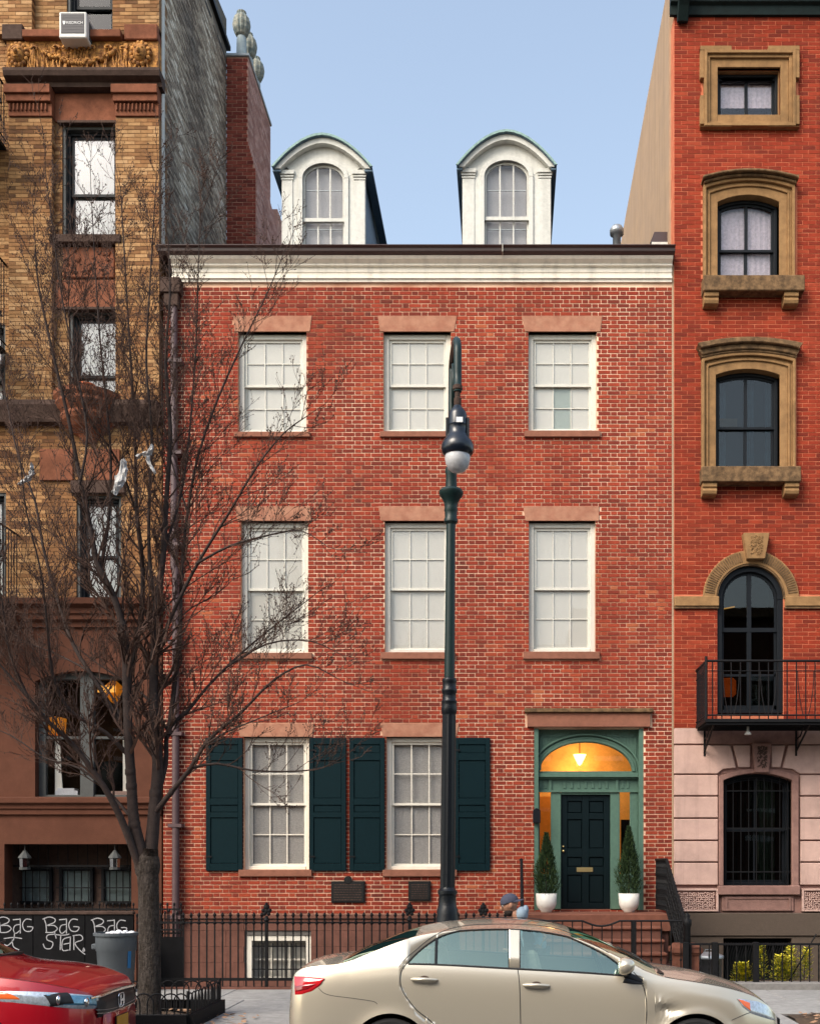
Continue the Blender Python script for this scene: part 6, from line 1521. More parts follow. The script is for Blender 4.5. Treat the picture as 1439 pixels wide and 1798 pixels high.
# ================================================================== pedestrian behind the car
PX0, PYY = X(903, -6.55), -6.55
per = thing('person', 'person in backwards grey cap and pale blue hooded top, head bowed, beyond the beige car', 'person', (PX0, PYY, SW))
def skin_body(name, joints, edges, m, parent, sub=2):
    me = bpy.data.meshes.new(name); o_ = org(parent)
    me.from_pydata([tuple(Vector(j[0])-o_) for j in joints], edges, []); ob = bpy.data.objects.new(name, me); C.objects.link(ob); ob.parent = parent
    sk = ob.modifiers.new('skin', 'SKIN')
    for i, j in enumerate(joints): r_ = j[1]; me.skin_vertices[0].data[i].radius = (r_, r_) if not isinstance(r_, tuple) else r_
    me.skin_vertices[0].data[0].use_root = True
    ss = ob.modifiers.new('sub', 'SUBSURF'); ss.levels = sub; ss.render_levels = sub; me.materials.append(M[m])
    return ob
x, y, g = PX0, PYY, SW
zh = Z(1588, PYY)      # eye level of the bowed head
hc = Vector((X(895, PYY), PYY, Z(1588, PYY)))
J = [((x+.22, y, g+.84), .125), ((x+.22, y, g+1.00), .12), ((x+.17, y, g+1.10), (.135, .115)), ((hc.x+.09, y, g+1.20), .06), ((hc.x+.035, y, hc.z-.06), .05),
     ((x+.20, y-.10, g+.80), .09), ((x+.02, y-.11, g+.46), .062), ((x-.10, y-.11, g+.09), .042), ((x-.24, y-.11, g+.04), .035),
     ((x+.24, y+.10, g+.80), .09), ((x+.30, y+.11, g+.46), .062), ((x+.52, y+.11, g+.14), .042), ((x+.44, y+.11, g+.04), .035),
     ((x+.15, y-.19, g+1.09), .058), ((x+.16, y-.24, g+.83), .045), ((x-.06, y-.19, g+.80), .034), ((x+.15, y+.19, g+1.09), .058), ((x+.16, y+.24, g+.83), .045), ((x-.06, y+.17, g+.83), .034)]
E = [(0, 1), (1, 2), (2, 3), (3, 4), (0, 5), (5, 6), (6, 7), (7, 8), (0, 9), (9, 10), (10, 11), (11, 12), (2, 13), (13, 14), (14, 15), (2, 16), (16, 17), (17, 18)]
skin_body('body', J, E, 'skin', per)
Jt = [((a[0][0], a[0][1], a[0][2]), a[1]*1.18 if not isinstance(a[1], tuple) else tuple(v*1.18 for v in a[1])) for a in J]
skin_body('hooded_top', [Jt[0], Jt[1], Jt[2], ((hc.x+.12, y, g+1.19), .08), Jt[13], Jt[14], ((x-.02, y-.20, g+.805), .042), Jt[16], Jt[17], ((x-.02, y+.18, g+.835), .042)], [(0, 1), (1, 2), (2, 3), (2, 4), (4, 5), (5, 6), (2, 7), (7, 8), (8, 9)], 'hood_blue', per)
skin_body('trousers', [((x+.22, y, g+.86), .14), Jt[5], Jt[6], ((x-.09, y-.11, g+.13), .058), Jt[9], Jt[10], ((x+.50, y+.11, g+.18), .058)], [(0, 1), (1, 2), (2, 3), (0, 4), (4, 5), (5, 6)], 'trousers_dark', per)
for sx, (fx, fy, fz) in enumerate(((x-.16, y-.11, g+.045), (x+.47, y+.11, g+.07))): MB().blob((fx, fy, fz), .15, .05, .055, 12, 8).build('shoe', 'rubber', per, smooth=True)
for yy, zz_ in ((y-.19, g+.80), (y+.17, g+.83)):
    for k in range(4): 
        b_ = Vector((x-.09, yy+(k-1.5)*.018, zz_)); skin_body('finger', [(b_, .012), (b_+Vector((-.05+.004*k, 0, .0)), .010), (b_+Vector((-.07, 0, -.03)), .009), (b_+Vector((-.055, 0, -.05)), .008)], [(0, 1), (1, 2), (2, 3)], 'skin', per, 1)
    b_ = Vector((x-.07, yy, zz_+.02)); skin_body('thumb', [(b_, .013), (b_+Vector((-.03, 0, .025)), .011), (b_+Vector((-.06, 0, .02)), .009)], [(0, 1), (1, 2)], 'skin', per, 1)
# head, facing left and bowed: local frame f (face), u (up)
th = radians(20); f_ = Vector((-cos(th), 0, -sin(th))); u_ = Vector((-sin(th), 0, cos(th))); s_v = Vector((0, 1, 0))
def hp(a, b, c): return hc+(f_*a+u_*b+s_v*c)*.90
q = MB(); k = 22; m_ = 16
for i in range(m_+1):
    t = pi*i/m_
    for j in range(k):
        a = 2*pi*j/k; fx = .098*sin(t)*cos(a); sy = .074*sin(t)*sin(a); uz = .118*cos(t)
        if cos(a) > .2 and -.05 < uz < .02: fx += .008*cos(a)
        if uz < -.04: fx = fx*(.92)+.012; sy *= .86-1.2*(abs(uz)-.04)
        p = hp(fx, uz, sy); q.v.append(tuple(p))
for i in range(m_):
    for j in range(k): jj = (j+1) % k; q.face([i*k+j, (i+1)*k+j, (i+1)*k+jj, i*k+jj])
hd_ = q.build('head', 'skin', per, smooth=True)
q = MB(); q.blob(hp(.112, -.015, 0), .020, .014, .024, 10, 8); q.blob(hp(.10, -.060, 0), .014, .024, .008); 
for sy in (-1, 1): q.blob(hp(-.005, -.01, sy*.077), .022, .01, .032, 8, 6)
q.build('nose_mouth_ears', 'skin', hd_, smooth=True)
q = MB()
for sy in (-1, 1): q.blob(hp(.088, .012, sy*.032), .012, .012, .009, 8, 6)
q.build('eye', 'print_white', hd_, smooth=True)
q = MB()
for sy in (-1, 1):
    q.tube([hp(.104+.002*cos(a), .012+.02*sin(a), sy*.034+.022*cos(a)) for a in [i*pi/5 for i in range(11)]], .0022, 5); q.tube([hp(.10, .016, sy*.056), hp(.0, .02, sy*.078)], .0022, 5)
q.build('glasses', 'black_frame', per)
q = MB(); q.blob(hp(.045, -.085, 0), .055, .056, .045, 12, 8); q.build('beard', 'beard', hd_, smooth=True)
q = MB(); k = 20; m_ = 8
for i in range(m_+1):
    t = (pi/2*1.05)*i/m_
    for j in range(k): a = 2*pi*j/k; q.v.append(tuple(hp(-.004+.112*sin(t)*cos(a), .035+.098*cos(t), .088*sin(t)*sin(a))))
for i in range(m_):
    for j in range(k): jj = (j+1) % k; q.face([i*k+j, (i+1)*k+j, (i+1)*k+jj, i*k+jj])
cap = q.build('cap', 'cap_navy', per, smooth=True)
q = MB(); n = 10
for yy in (0, 1):
    for i in range(n+1): a = pi/2+pi*i/n; q.v += [tuple(hp(-.095*abs(cos(a))-.0, .03-.006*yy, .082*sin(a))), tuple(hp(-.10-.085*abs(cos(a)), .005-.006*yy, .075*sin(a)))]
o1 = 2*(n+1)
for i in range(n): q.face([2*i, 2*i+1, 2*i+3, 2*i+2]); q.face([o1+2*i, o1+2*i+2, o1+2*i+3, o1+2*i+1]); q.face([2*i+1, o1+2*i+1, o1+2*i+3, 2*i+3])
q.build('brim', 'cap_navy', cap)
q = MB(); hq = [(hc.x+.13, g+1.52), (hc.x+.17, g+1.44), (hc.x+.14, g+1.36), (hc.x+.03, g+1.35)]
q.blob((hc.x+.125, y, hc.z-.105), .07, .10, .085, 14, 8); q.blob((hc.x+.165, y, hc.z-.06), .035, .07, .055, 12, 8); q.build('hood', 'hood_blue', per, smooth=True)
# ================================================================== cars
def interp(tab, x):
    if x <= tab[0][0]: return tab[0][1]
    for i in range(len(tab)-1):
        if x <= tab[i+1][0]:
            x0, y0 = tab[i]; x1, y1 = tab[i+1]; t = (x-x0)/(x1-x0)
            m0 = (tab[i+1][1]-tab[i-1][1])/(tab[i+1][0]-tab[i-1][0]) if i > 0 else (y1-y0)/(x1-x0)
            m1 = (tab[i+2][1]-tab[i][1])/(tab[i+2][0]-tab[i][0]) if i+2 < len(tab) else (y1-y0)/(x1-x0)
            h = x1-x0; t2, t3 = t*t, t*t*t
            return (2*t3-3*t2+1)*y0+(t3-2*t2+t)*h*m0+(-2*t3+3*t2)*y1+(t3-t2)*h*m1
    return tab[-1][1]
class Car:
    """body surface: half width as a function of x and height, top line as a function of x"""
    def __init__(s, P): s.P = P
    def zt(s, x): return interp(s.P['top'], x)
    def zb(s, x): return min(interp(s.P['belt'], x), s.zt(x)-.012)
    def W(s, x): return interp(s.P['width'], x)
    def zlow(s, x):
        z = interp(s.P['low'], x)
        for xc in s.P['wheels']:
            d = s.P['arch']**2-(x-xc)**2
            if d > 0: z = max(z, s.P['wz']+sqrt(d))
        return z
    def y(s, x, z):
        W, zb = s.W(x), s.zb(x); t = (z-.2)/max(zb-.2, .05)
        if z <= zb:
            ins = interp([(-.2, .10), (0, .055), (.12, .018), (.35, .0), (.62, .004), (.85, .026), (1.0, .062)], t)
            for a, b, dx, dz, am in s.P.get('dents', []): ins += am*math.exp(-((x-a)/dx)**2-((z-b)/dz)**2)
            for xc in s.P['wheels']:         # flared arches
                r_ = sqrt((x-xc)**2+(z-s.P['wz'])**2); ins -= .014*math.exp(-((r_-s.P['arch'])/.045)**2)
            return max(W-ins, .02)
        h = z-zb
        return max(W-.062-.42*h-.35*h*h, .05)
    def rows(s, x):
        zl, zb, zt = s.zlow(x), s.zb(x), s.zt(x); out = []
        out.append((0.0, zl)); out.append((s.y(x, zl)-.12, zl)); out.append((s.y(x, zl)-.02, zl))
        for k in range(12): z = zl+(zb-zl)*(k+.15)/11.15*1.0; z = min(z, zb); out.append((s.y(x, z), z))
        dlo = interp(s.P['dlo'], x) if s.P['dlo'][0][0] < x < s.P['dlo'][-1][0] else None
        ze = zt-max(min(.055, (zt-zb)*.45), .004)
        z1 = zb+.006; z2 = max(min(dlo, ze-.004), z1+.001) if dlo else zb+(ze-zb)*.7
        out.append((s.y(x, z1), z1))
        for k in (1, 2, 3): z = z1+(z2-z1)*k/3; out.append((s.y(x, z), z))
        ze = max(ze, z2+.001); out.append((s.y(x, ze), ze)); yr = s.y(x, ze)
        for a in (.965, .92, .80, .55, .28, 0.0): out.append((yr*a, ze+(zt-ze)*(1-a**2.1)))
        return out
    NR_BELT = 15; NR_DLO = 19
def build_car(P, name, label, paint, ctr_y, parts):
    c = Car(P); root = thing(name, label, 'car', ((P['x0']+P['x1'])/2, ctr_y, 0)); x0, x1 = P['x0'], P['x1']
    xs = []; x = x0
    while x < x1: xs.append(x); e = min(x-x0, x1-x); x += .006 if e < .03 else (.012 if e < .10 else .024)
    xs.append(x1)
    marks = P['marks']
    for m in marks: xs.append(m)
    for xc in P['wheels']: xs += [xc-P['arch']+.001, xc+P['arch']-.001, xc-P['arch']-.004, xc+P['arch']+.004]
    xs = sorted(set(round(v, 4) for v in xs if x0 <= v <= x1))
    R = [c.rows(x) for x in xs]; nr = len(R[0]); S_g = {}
    def get(nm): return S_g.setdefault(nm, (MB(), {}))
    def vert(nm, side, i, j):
        mb, mp = get(nm); k = (side if j not in (0, nr-1) else 0, i, j)
        if k not in mp: mp[k] = len(mb.v); mb.v.append((xs[i], ctr_y+side*R[i][j][0], R[i][j][1]))
        return mp[k]
    for side in (-1, 1):
        for i in range(len(xs)-1):
            xm = (xs[i]+xs[i+1])/2
            for j in range(nr-1):
                zm = (R[i][j][1]+R[i+1][j+1][1])/2; nm = 'body'
                if 15 <= j < 18 and any(a < xm < b for a, b in P['side_glass']): continue
                if j >= 20 and P['ws'][0] < xm < P['ws'][1]: nm = 'windshield'
                elif j >= 20 and P['bl'][0] < xm < P['bl'][1]: nm = 'rear_window'
                elif 3 <= j < 15:
                    for dn, poly in P['doors'].items():
                        if inpoly(xm, zm, poly): nm = dn+('n' if side < 0 else 'f')
                q = [vert(nm, side, i, j), vert(nm, side, i+1, j), vert(nm, side, i+1, j+1), vert(nm, side, i, j+1)]
                if side > 0: q = q[::-1]
                if len(set(q)) > 2: get(nm)[0].face([v for n_, v in enumerate(q) if v not in q[:n_]])
    for i, e in ((0, 1), (len(xs)-1, -1)):      # end caps
        mb = get('body')[0]; n0 = len(mb.v); ring = [(x_, ctr_y-y_, z_) for (y_, z_), x_ in [(r_, xs[i]) for r_ in R[i]]]+[(xs[i], ctr_y+y_, z_) for y_, z_ in R[i][::-1]]
        mb.v += ring; mb.face([n0+k for k in range(len(ring))])
    objs = {}
    for nm, (mb, _) in S_g.items():
        key = nm.split('#')[0]; m = 'glass_car' if key in ('windshield', 'rear_window') else paint
        o = mb.build(key, m, root, smooth=True); objs[nm] = o
        bm_ = o.data; bm_.set_sharp_from_angle(angle=radians(40))
    for k in ('body',): 
        s_ = objs[k].modifiers.new('t', 'SOLIDIFY'); s_.thickness = .012; s_.offset = -1
    # side glass
    for (a, b) in P['side_glass']:
        for side in (-1, 1):
            mb = MB(); ii = [i for i in range(len(xs)) if a-1e-4 <= xs[i] <= b+1e-4]; n0 = 0
            for i in ii:
                for j in range(15, 19): mb.v.append((xs[i], ctr_y+side*(R[i][j][0]-.010), R[i][j][1]))
            for k in range(len(ii)-1):
                for j in range(3): mb.face([k*4+j, (k+1)*4+j, (k+1)*4+j+1, k*4+j+1])
            mb.build('side_window', 'glass_car', root, smooth=True)
    for side in (-1, 1):       # black seal round the window band
        a, b = P['side_glass'][0][0], P['side_glass'][-1][1]; ii = [i for i in range(len(xs)) if a-1e-4 <= xs[i] <= b+1e-4]
        lo = [(xs[i], ctr_y+side*(R[i][15][0]+.001), R[i][15][1]) for i in ii]; hi = [(xs[i], ctr_y+side*(R[i][18][0]+.000), R[i][18][1]) for i in ii]
        mb = MB(); mb.tube(lo, .009, 6); mb.tube(hi, .006, 6)
        for (p, q_) in zip(P['side_glass'], P['side_glass'][1:]):
            for xx in (p[1], q_[0]):
                i = min(range(len(xs)), key=lambda i_: abs(xs[i_]-xx)); mb.tube([(xs[i], ctr_y+side*(R[i][j][0]), R[i][j][1]) for j in range(15, 19)], .004, 5)
            if q_[0]-p[1] < .04: i = min(range(len(xs)), key=lambda i_: abs(xs[i_]-(p[1]+q_[0])/2)); mb.tube([(xs[i], ctr_y+side*(R[i][j][0]+.003), R[i][j][1]) for j in range(15, 19)], .012, 5)
        mb.build('window_seal', 'car_black', root)
    def line(pts, r_=.0035, nm='seam', m='car_black', off=.0, sides=(-1, 1)):
        for side in sides:
            P_ = dens([Vector((a, 0, b)) for a, b in pts], 6); MB().tube([(p.x, ctr_y+side*(c.y(p.x, p.z)+off), p.z) for p in P_], r_, 5).build(nm, m, root)
    def patch(pts, off, nm, m, sides=(-1, 1), n=22, th=.02):
        """a piece of the surface inside an (x, z) outline, standing proud by off"""
        out = []
        for side in sides:
            X0, X1 = min(p[0] for p in pts), max(p[0] for p in pts); mb = MB(); cols = []
            for i in range(n+1):
                xx = X0+(X1-X0)*(i+.0001)/(n+.0002); zs = []
                for k in range(len(pts)):
                    (ax, az), (bx, bz) = pts[k], pts[(k+1) % len(pts)]
                    if (ax-xx)*(bx-xx) <= 0 and abs(ax-bx) > 1e-9: zs.append(az+(bz-az)*(xx-ax)/(bx-ax))
                cols.append((xx, min(zs), max(zs)))
            m_ = 6
            for xx, za, zb_ in cols:
                for k in range(m_+1):
                    z_ = za+(zb_-za)*k/m_; e = off if 0 < k < m_ else off*.0
                    mb.v.append((xx, ctr_y+side*(c.y(xx, min(z_, 9))+e), z_))
            for i in range(n):
                for k in range(m_): mb.face([i*(m_+1)+k, (i+1)*(m_+1)+k, (i+1)*(m_+1)+k+1, i*(m_+1)+k+1])
            out.append(mb.build(nm, m, root, smooth=True))
        return out
    # wheels
    for xc in P['wheels']:
        for side in (-1, 1):
            wy_ = ctr_y+side*(c.W(xc)-.115); r_ = P['wr']; q = MB(); n0 = 0; k = 36
            prof = [(.62, -.10), (.92, -.105), (1.0, -.085), (1.0, .085), (.92, .105), (.62, .10)]
            for rr, yy in prof:
                for j in range(k): a = 2*pi*j/k; q.v.append((xc+rr*r_*cos(a), wy_+yy, P['wz']-.005+rr*r_*sin(a)))
            for i in range(len(prof)-1):
                for j in range(k): jj = (j+1) % k; q.face([i*k+j, i*k+jj, (i+1)*k+jj, (i+1)*k+j])
            wh = q.build('wheel', 'rubber', root, smooth=True); wh.data.set_sharp_from_angle(angle=radians(40))
            q = MB(); yo = wy_+side*.07; yi = wy_+side*.02
            for j in range(k): a = 2*pi*j/k; q.v += [(xc+.62*r_*cos(a), yo, P['wz']+.62*r_*sin(a)), (xc+.55*r_*cos(a), yi, P['wz']+.55*r_*sin(a))]
            for j in range(k): jj = (j+1) % k; q.face([2*j, 2*jj, 2*jj+1, 2*j+1])
            for j in range(9): a = 2*pi*j/9; u = Vector((cos(a), 0, sin(a))); q.tube([Vector((xc, yi+side*.03, P['wz']))+u*.05, Vector((xc, yi+side*.02, P['wz']))+u*.6*r_], [.026, .018], 6)
            q.blob((xc, yi+side*.03, P['wz']), .06, .02, .06, 12, 6); q.build('rim', 'rim_silver', wh)
            q = MB(); q.lathe([(0, 0)], 0, 0, 3); 
            MB().tube([(xc, ctr_y+side*(c.W(xc)-.30), P['wz']), (xc, ctr_y+side*(c.W(xc)-.26), P['wz'])], P['arch']+.03, 28).build('wheel_well', 'car_black', root)
    # cabin
    bx0, bx1 = P['side_glass'][0][0]-.1, P['ws'][1]-.05; zb_ = c.zb(0)
    MB().box(bx0-.2, bx1, ctr_y-.68, ctr_y+.68, .35, .42).box(bx1-.12, bx1, ctr_y-.70, ctr_y+.70, .42, zb_-.08).box(bx0-.25, bx0-.2, ctr_y-.68, ctr_y+.68, .42, zb_-.02).build('cabin_floor', 'car_black', root)
    for sx, sy in P['seats']:
        w_ = .25 if sx > P['seats'][-1][0]-.01 or True else .5
        mb = MB(); mb.prism_x([(0, 0)]*3, 0, 0) if False else None
        st_ = MB()
        pts = [(sx+.0, .55), (sx-.12, zb_-.0), (sx-.16, zb_+.14), (sx-.26, zb_+.14), (sx-.24, .55)]
        st_.prism(pts, ctr_y+sy-.22, ctr_y+sy+.22); st_.prism([(sx+.42, .48), (sx+.45, .58), (sx-.1, .60), (sx-.2, .45)], ctr_y+sy-.23, ctr_y+sy+.23)
        st_.prism([(sx-.17, zb_+.17), (sx-.18, zb_+.30), (sx-.26, zb_+.31), (sx-.28, zb_+.17)], ctr_y+sy-.12, ctr_y+sy+.12); st_.build('seat', 'seat_cloth', root, bevel=.03)
    sw_ = Vector((bx1-.38, ctr_y+P.get('drv', .36), zb_-.03)); MB().tube([sw_+Vector((-.06*sin(a), .18*cos(a), .17*sin(a))) for a in [i*2*pi/18 for i in range(19)]], .014, 6).build('steering_wheel', 'car_black', root)
    parts(c, root, line, patch, xs)
    return root
def inpoly(x, z, poly):
    r_ = False; n = len(poly); j = n-1
    for i in range(n):
        (xi, zi), (xj, zj) = poly[i], poly[j]
        if (zi > z) != (zj > z) and x < (xj-xi)*(z-zi)/(zj-zi)+xi: r_ = not r_
        j = i
    return r_
# beige saloon: (x along the street, z)
CY = -18.37+9.40+.88
def cx_(px, D=9.45): return (px-HX)*D/F_PX
def cz_(py, D=9.45): return CAM_H-(py-HY)*D/F_PX
rd = [(cx_(715), cz_(1690)), (cx_(704), cz_(1708)), (cx_(706), cz_(1736)), (cx_(730), cz_(1770)), (cx_(764), cz_(1799)), (cx_(800), .30)]
bp = [(cx_(902, 9.7), cz_(1629, 9.7)), (cx_(908), cz_(1700)), (cx_(912), cz_(1740)), (cx_(914), .30)]
fd = [(cx_(1112), cz_(1707)), (cx_(1127), cz_(1727)), (cx_(1133), cz_(1760)), (cx_(1132), cz_(1800)), (cx_(1128), .30)]
beige = dict(x0=-1.9231, x1=2.4615, wheels=(-1.0, 1.62), arch=.352, wz=.315, wr=.315,
    top=[(-1.9231, .60), (-1.9106, .80), (-1.8775, .97), (-1.8235, 1.045), (-1.7405, 1.075), (-1.5745, 1.098), (-1.4666, 1.108), (-1.3, 1.185), (-1.0, 1.305), (-0.77, 1.378), (-0.48, 1.42), (-0.1, 1.438), (0.21, 1.425), (0.51, 1.378), (0.735, 1.30), (1.05, 1.155), (1.34, 1.008), (1.6, .955), (1.89, .905), (2.1639, .825), (2.3034, .735), (2.4057, .62), (2.4615, .50)],
    belt=[(-1.9231, .585), (-1.8899, .86), (-1.8235, .98), (-1.6575, 1.03), (-1.3, 1.055), (-0.84, 1.083), (0.0, 1.045), (0.97, .985), (1.34, .935), (1.7, .885), (2.0244, .80), (2.229, .70), (2.3685, .58), (2.4615, .45)],
    width=[(-1.9231, .60), (-1.8982, .70), (-1.8484, .77), (-1.7405, .82), (-1.4915, .86), (-1.0, .878), (0.0, .88), (1.4, .88), (1.8, .868), (2.043, .82), (2.229, .73), (2.3685, .60), (2.4336, .46), (2.4615, .34)],
    low=[(-1.9231, .34), (-1.8235, .26), (-1.4915, .2), (2.1825, .2), (2.4615, .24)],
    dlo=[(-.86, 1.094), (-.79, 1.17), (-.70, 1.245), (-.58, 1.318), (-.40, 1.368), (-.1, 1.385), (.21, 1.378), (.45, 1.342), (.70, 1.24), (.90, 1.13), (1.06, 1.0)],
    side_glass=[(-.852, -.615), (-.605, .012), (.112, 1.04)], ws=(.56, 1.30), bl=(-1.43, -.80), marks=[-.852, -.615, -.605, .012, .112, 1.04, .56, 1.30, -1.43, -.80],
    doors={'door#r': [(rd[0][0], 1.12)]+rd[1:]+[(bp[3][0], .30), (bp[1][0], 1.12)], 'door#f': [(bp[1][0], 1.12), (bp[3][0], .30)]+fd[::-1][:-1]+[(fd[0][0], 1.12)]},
    dents=[(1.36, .70, .11, .035, .036), (1.30, .765, .12, .03, -.014), (1.30, .61, .16, .05, .016)], seats=[(.42, -.36), (.42, .36), (-.45, -.36), (-.45, .36)], drv=.36)
def beige_parts(c, root, line, patch, xs):
    line(rd+[(rd[-1][0]+.03, .22)], .0042); line(bp[1:]+[(bp[3][0], .21)], .0042); line(fd+[(fd[-1][0]-.005, .21)], .0042)
    line([(cx_(559), cz_(1735)), (cx_(575), cz_(1746)), (cx_(620), cz_(1752)), (cx_(655), cz_(1757)), (cx_(663), cz_(1762))], .003)      # bumper joint
    line([(cx_(1269, 9.8), cz_(1781, 9.8)), (cx_(1292, 9.9), cz_(1769, 9.9)), (cx_(1305, 10), cz_(1763, 10))], .003)
    line([(cx_(1142, 9.9), cz_(1693, 9.9)-.055), (1.75, c.zb(1.75)-.004), (2.0, c.zb(2.0)-.003)], .0001)
    # bonnet edge, drawn on the top surface
    for side in (-1, 1):
        q = MB(); pts = []
        for i in range(14):
            t = i/13; x = 1.36+(2.30-1.36)*t; zt, zb = c.zt(x), c.zb(x); ze = zt-max(min(.055, (zt-zb)*.45), .004); yr = c.y(x, ze); a = .955-.02*t; pts.append((x, CY+side*yr*a, ze+(zt-ze)*(1-a**2.1)+.0005))
        q.tube(pts, .003, 5); q.build('seam', 'car_black', root)
    rl = [(x_, interp(beige['dlo'], x_)+.036) for x_ in [-.80+.12*k for k in range(15)]]; line([(-.93, 1.06), (-.88, 1.13)]+rl, .0035, off=.001)
    tl = [(cx_(529, 9.9), cz_(1708, 9.9)), (cx_(545, 9.8), cz_(1708.5, 9.8)), (cx_(574, 9.6), cz_(1715, 9.6)), (cx_(566, 9.6), cz_(1728, 9.6)), (cx_(556, 9.7), cz_(1735, 9.7)), (cx_(540, 9.8), cz_(1739, 9.8)), (cx_(530, 9.9), cz_(1738, 9.9))]
    patch(tl, .012, 'tail_light', 'tail_red', n=18)
    tl2 = [(cx_(531, 9.9), cz_(1722, 9.9)), (cx_(548, 9.8), cz_(1720, 9.8)), (cx_(560, 9.6), cz_(1724, 9.6)), (cx_(548, 9.7), cz_(1733, 9.7)), (cx_(532, 9.9), cz_(1735, 9.9))]
    patch(tl2, .016, 'tail_light', 'tail_red_deep', n=12)
    hl = [(1.985, .785), (2.04, .780), (2.19, .748), (2.28, .705), (2.345, .635), (2.375, .565), (2.345, .572), (2.23, .612), (2.11, .655), (2.03, .715)]
    patch(hl, .010, 'headlight', 'lens_clear', n=24)
    patch([(1.992, .782), (2.04, .776), (2.10, .758), (2.10, .672), (2.045, .715)], .013, 'indicator', 'lens_amber', n=12)
    for (px, py) in ((745, 1719), (941, 1729)):
        x, z = cx_(px), cz_(py)
        for side in (-1, 1):
            y_ = CY+side*(c.y(x, z)); q = MB(); q.blob((x, y_, z+.003), .045, .004, .028, 16, 8); q.build('handle_recess', 'car_black' if False else 'brownstone_dark', root, smooth=True)
            q = MB(); q.tube([(x-.108, y_+side*.002, z), (x-.095, y_+side*.030, z+.002), (x-.0, y_+side*.042, z+.003), (x+.09, y_+side*.030, z-.004), (x+.108, y_+side*.002, z-.006)], [.010, .015, .017, .015, .010], 8)
            q.build('door_handle', 'car_beige', root, smooth=True)
    # mirrors
    for side in (-1, 1):
        x, z = cx_(1102, 9.2), cz_(1699, 9.2); y_ = CY+side*(c.y(1.0, .98)+.11)
        q = MB(); k = 14; 
        for t, sc in ((-.5, .0), (-.48, .7), (-.3, .95), (0, 1), (.3, .82), (.5, .5), (.56, .0)):
            for j in range(k): a = 2*pi*j/k; q.v.append((x+t*.13, y_+side*.095*sc*cos(a), z+.078*sc*sin(a)+.008*t))
        for i in range(6):
            for j in range(k): jj = (j+1) % k; q.face([i*k+j, i*k+jj, (i+1)*k+jj, (i+1)*k+j])
        m = q.build('wing_mirror', 'car_beige', root, smooth=True)
        MB().tube([(x+.02, y_, z-.06), (x+.01, CY+side*(c.y(1.0, .98)-.02), z-.085)], .024, 8).build('mirror_stalk', 'car_black', m)
        patch([(.995, .975), (1.175, .925), (1.165, .912), (1.07, .915), (.99, .93)], .006, 'quarter_trim', 'car_black', sides=(side,), n=8)
        patch([(1.02, 1.035), (1.17, .955), (1.165, .922), (1.0, .972)], .004, 'quarter_trim', 'car_black', sides=(side,), n=8)
    for yy, l in ((-.35, .55), (.25, .5)):
        q = MB(); q.tube([(1.33, CY+yy, c.zt(1.33)-.005), (1.22, CY+yy+.1, c.zt(1.22)+.012), (1.10, CY+yy+l, c.zt(1.12)-.0)], .009, 5); q.build('wiper', 'car_black', root)
    MB().box(1.30, 1.37, CY-.66, CY+.66, c.zt(1.36)-.03, c.zt(1.36)-.004).build('cowl', 'car_black', root)
    # nose and tail details out of this view
    MB().box(2.40, 2.462, CY-.36, CY+.36, .44, .56).build('grille', 'car_black', root, bevel=.01)
    MB().box(2.36, 2.455, CY-.45, CY+.45, .26, .36).build('air_intake', 'car_black', root, bevel=.01)
    MB().box(-1.935, -1.915, CY-.17, CY+.17, .62, .74).build('number_plate', 'plate_yellow', root)
    line([(-1.0+.36, .245), (1.62-.36, .245)], .006, 'sill_seam')
build_car(beige, 'parked_car', 'dusty beige saloon car with a dented front wing, parked along the kerb', 'car_beige', CY, beige_parts)

# red saloon entering from the left, its nose towards the right
NX = -3.68; RY_ = -18.37+9.5+.92
def R_(x): return NX-x      # distance behind the nose
red = dict(x0=NX-4.6, x1=NX, wheels=(R_(3.75), R_(.97)), arch=.365, wz=.335, wr=.335,
    top=[(R_(4.6), .7), (R_(4.5), 1.02), (R_(4.1), 1.10), (R_(3.6), 1.3), (R_(2.9), 1.46), (R_(2.2), 1.455), (R_(1.75), 1.33), (R_(1.22), 1.075), (R_(1.0), 1.025), (R_(.7), .99), (R_(.42), .94), (R_(.2), .875), (R_(.09), .825), (R_(.04), .785), (R_(0), .69)],
    belt=[(R_(4.6), .69), (R_(4.4), .95), (R_(3.0), 1.0), (R_(2.0), .97), (R_(1.2), .92), (R_(.7), .895), (R_(.45), .865), (R_(.25), .82), (R_(.1), .775), (R_(.0), .65)],
    width=[(R_(4.6), .65), (R_(4.4), .82), (R_(3.9), .90), (R_(3), .925), (R_(1.2), .925), (R_(.75), .915), (R_(.5), .885), (R_(.33), .83), (R_(.2), .755), (R_(.1), .66), (R_(.04), .56), (R_(0), .44)],
    low=[(R_(4.6), .3), (R_(4.2), .2), (R_(.4), .18), (R_(0), .22)],
    dlo=[(R_(3.95), 1.02), (R_(3.6), 1.25), (R_(2.9), 1.40), (R_(2.2), 1.395), (R_(1.8), 1.28), (R_(1.4), 1.0)],
    side_glass=[(R_(3.9), R_(2.65)), (R_(2.55), R_(1.48))], ws=(R_(1.95), R_(1.24)), bl=(R_(4.05), R_(3.2)), marks=[R_(3.9), R_(2.65), R_(2.55), R_(1.48), R_(1.95), R_(1.24), R_(4.05), R_(3.2)],
    doors={'door#r': [(R_(3.6), 1.0), (R_(3.4), .25), (R_(2.6), .25), (R_(2.6), 1.0)], 'door#f': [(R_(2.6), 1.0), (R_(2.6), .25), (R_(1.5), .25), (R_(1.45), .98)]}, seats=[(R_(2.3), -.38), (R_(2.3), .38), (R_(3.1), -.38), (R_(3.1), .38)])
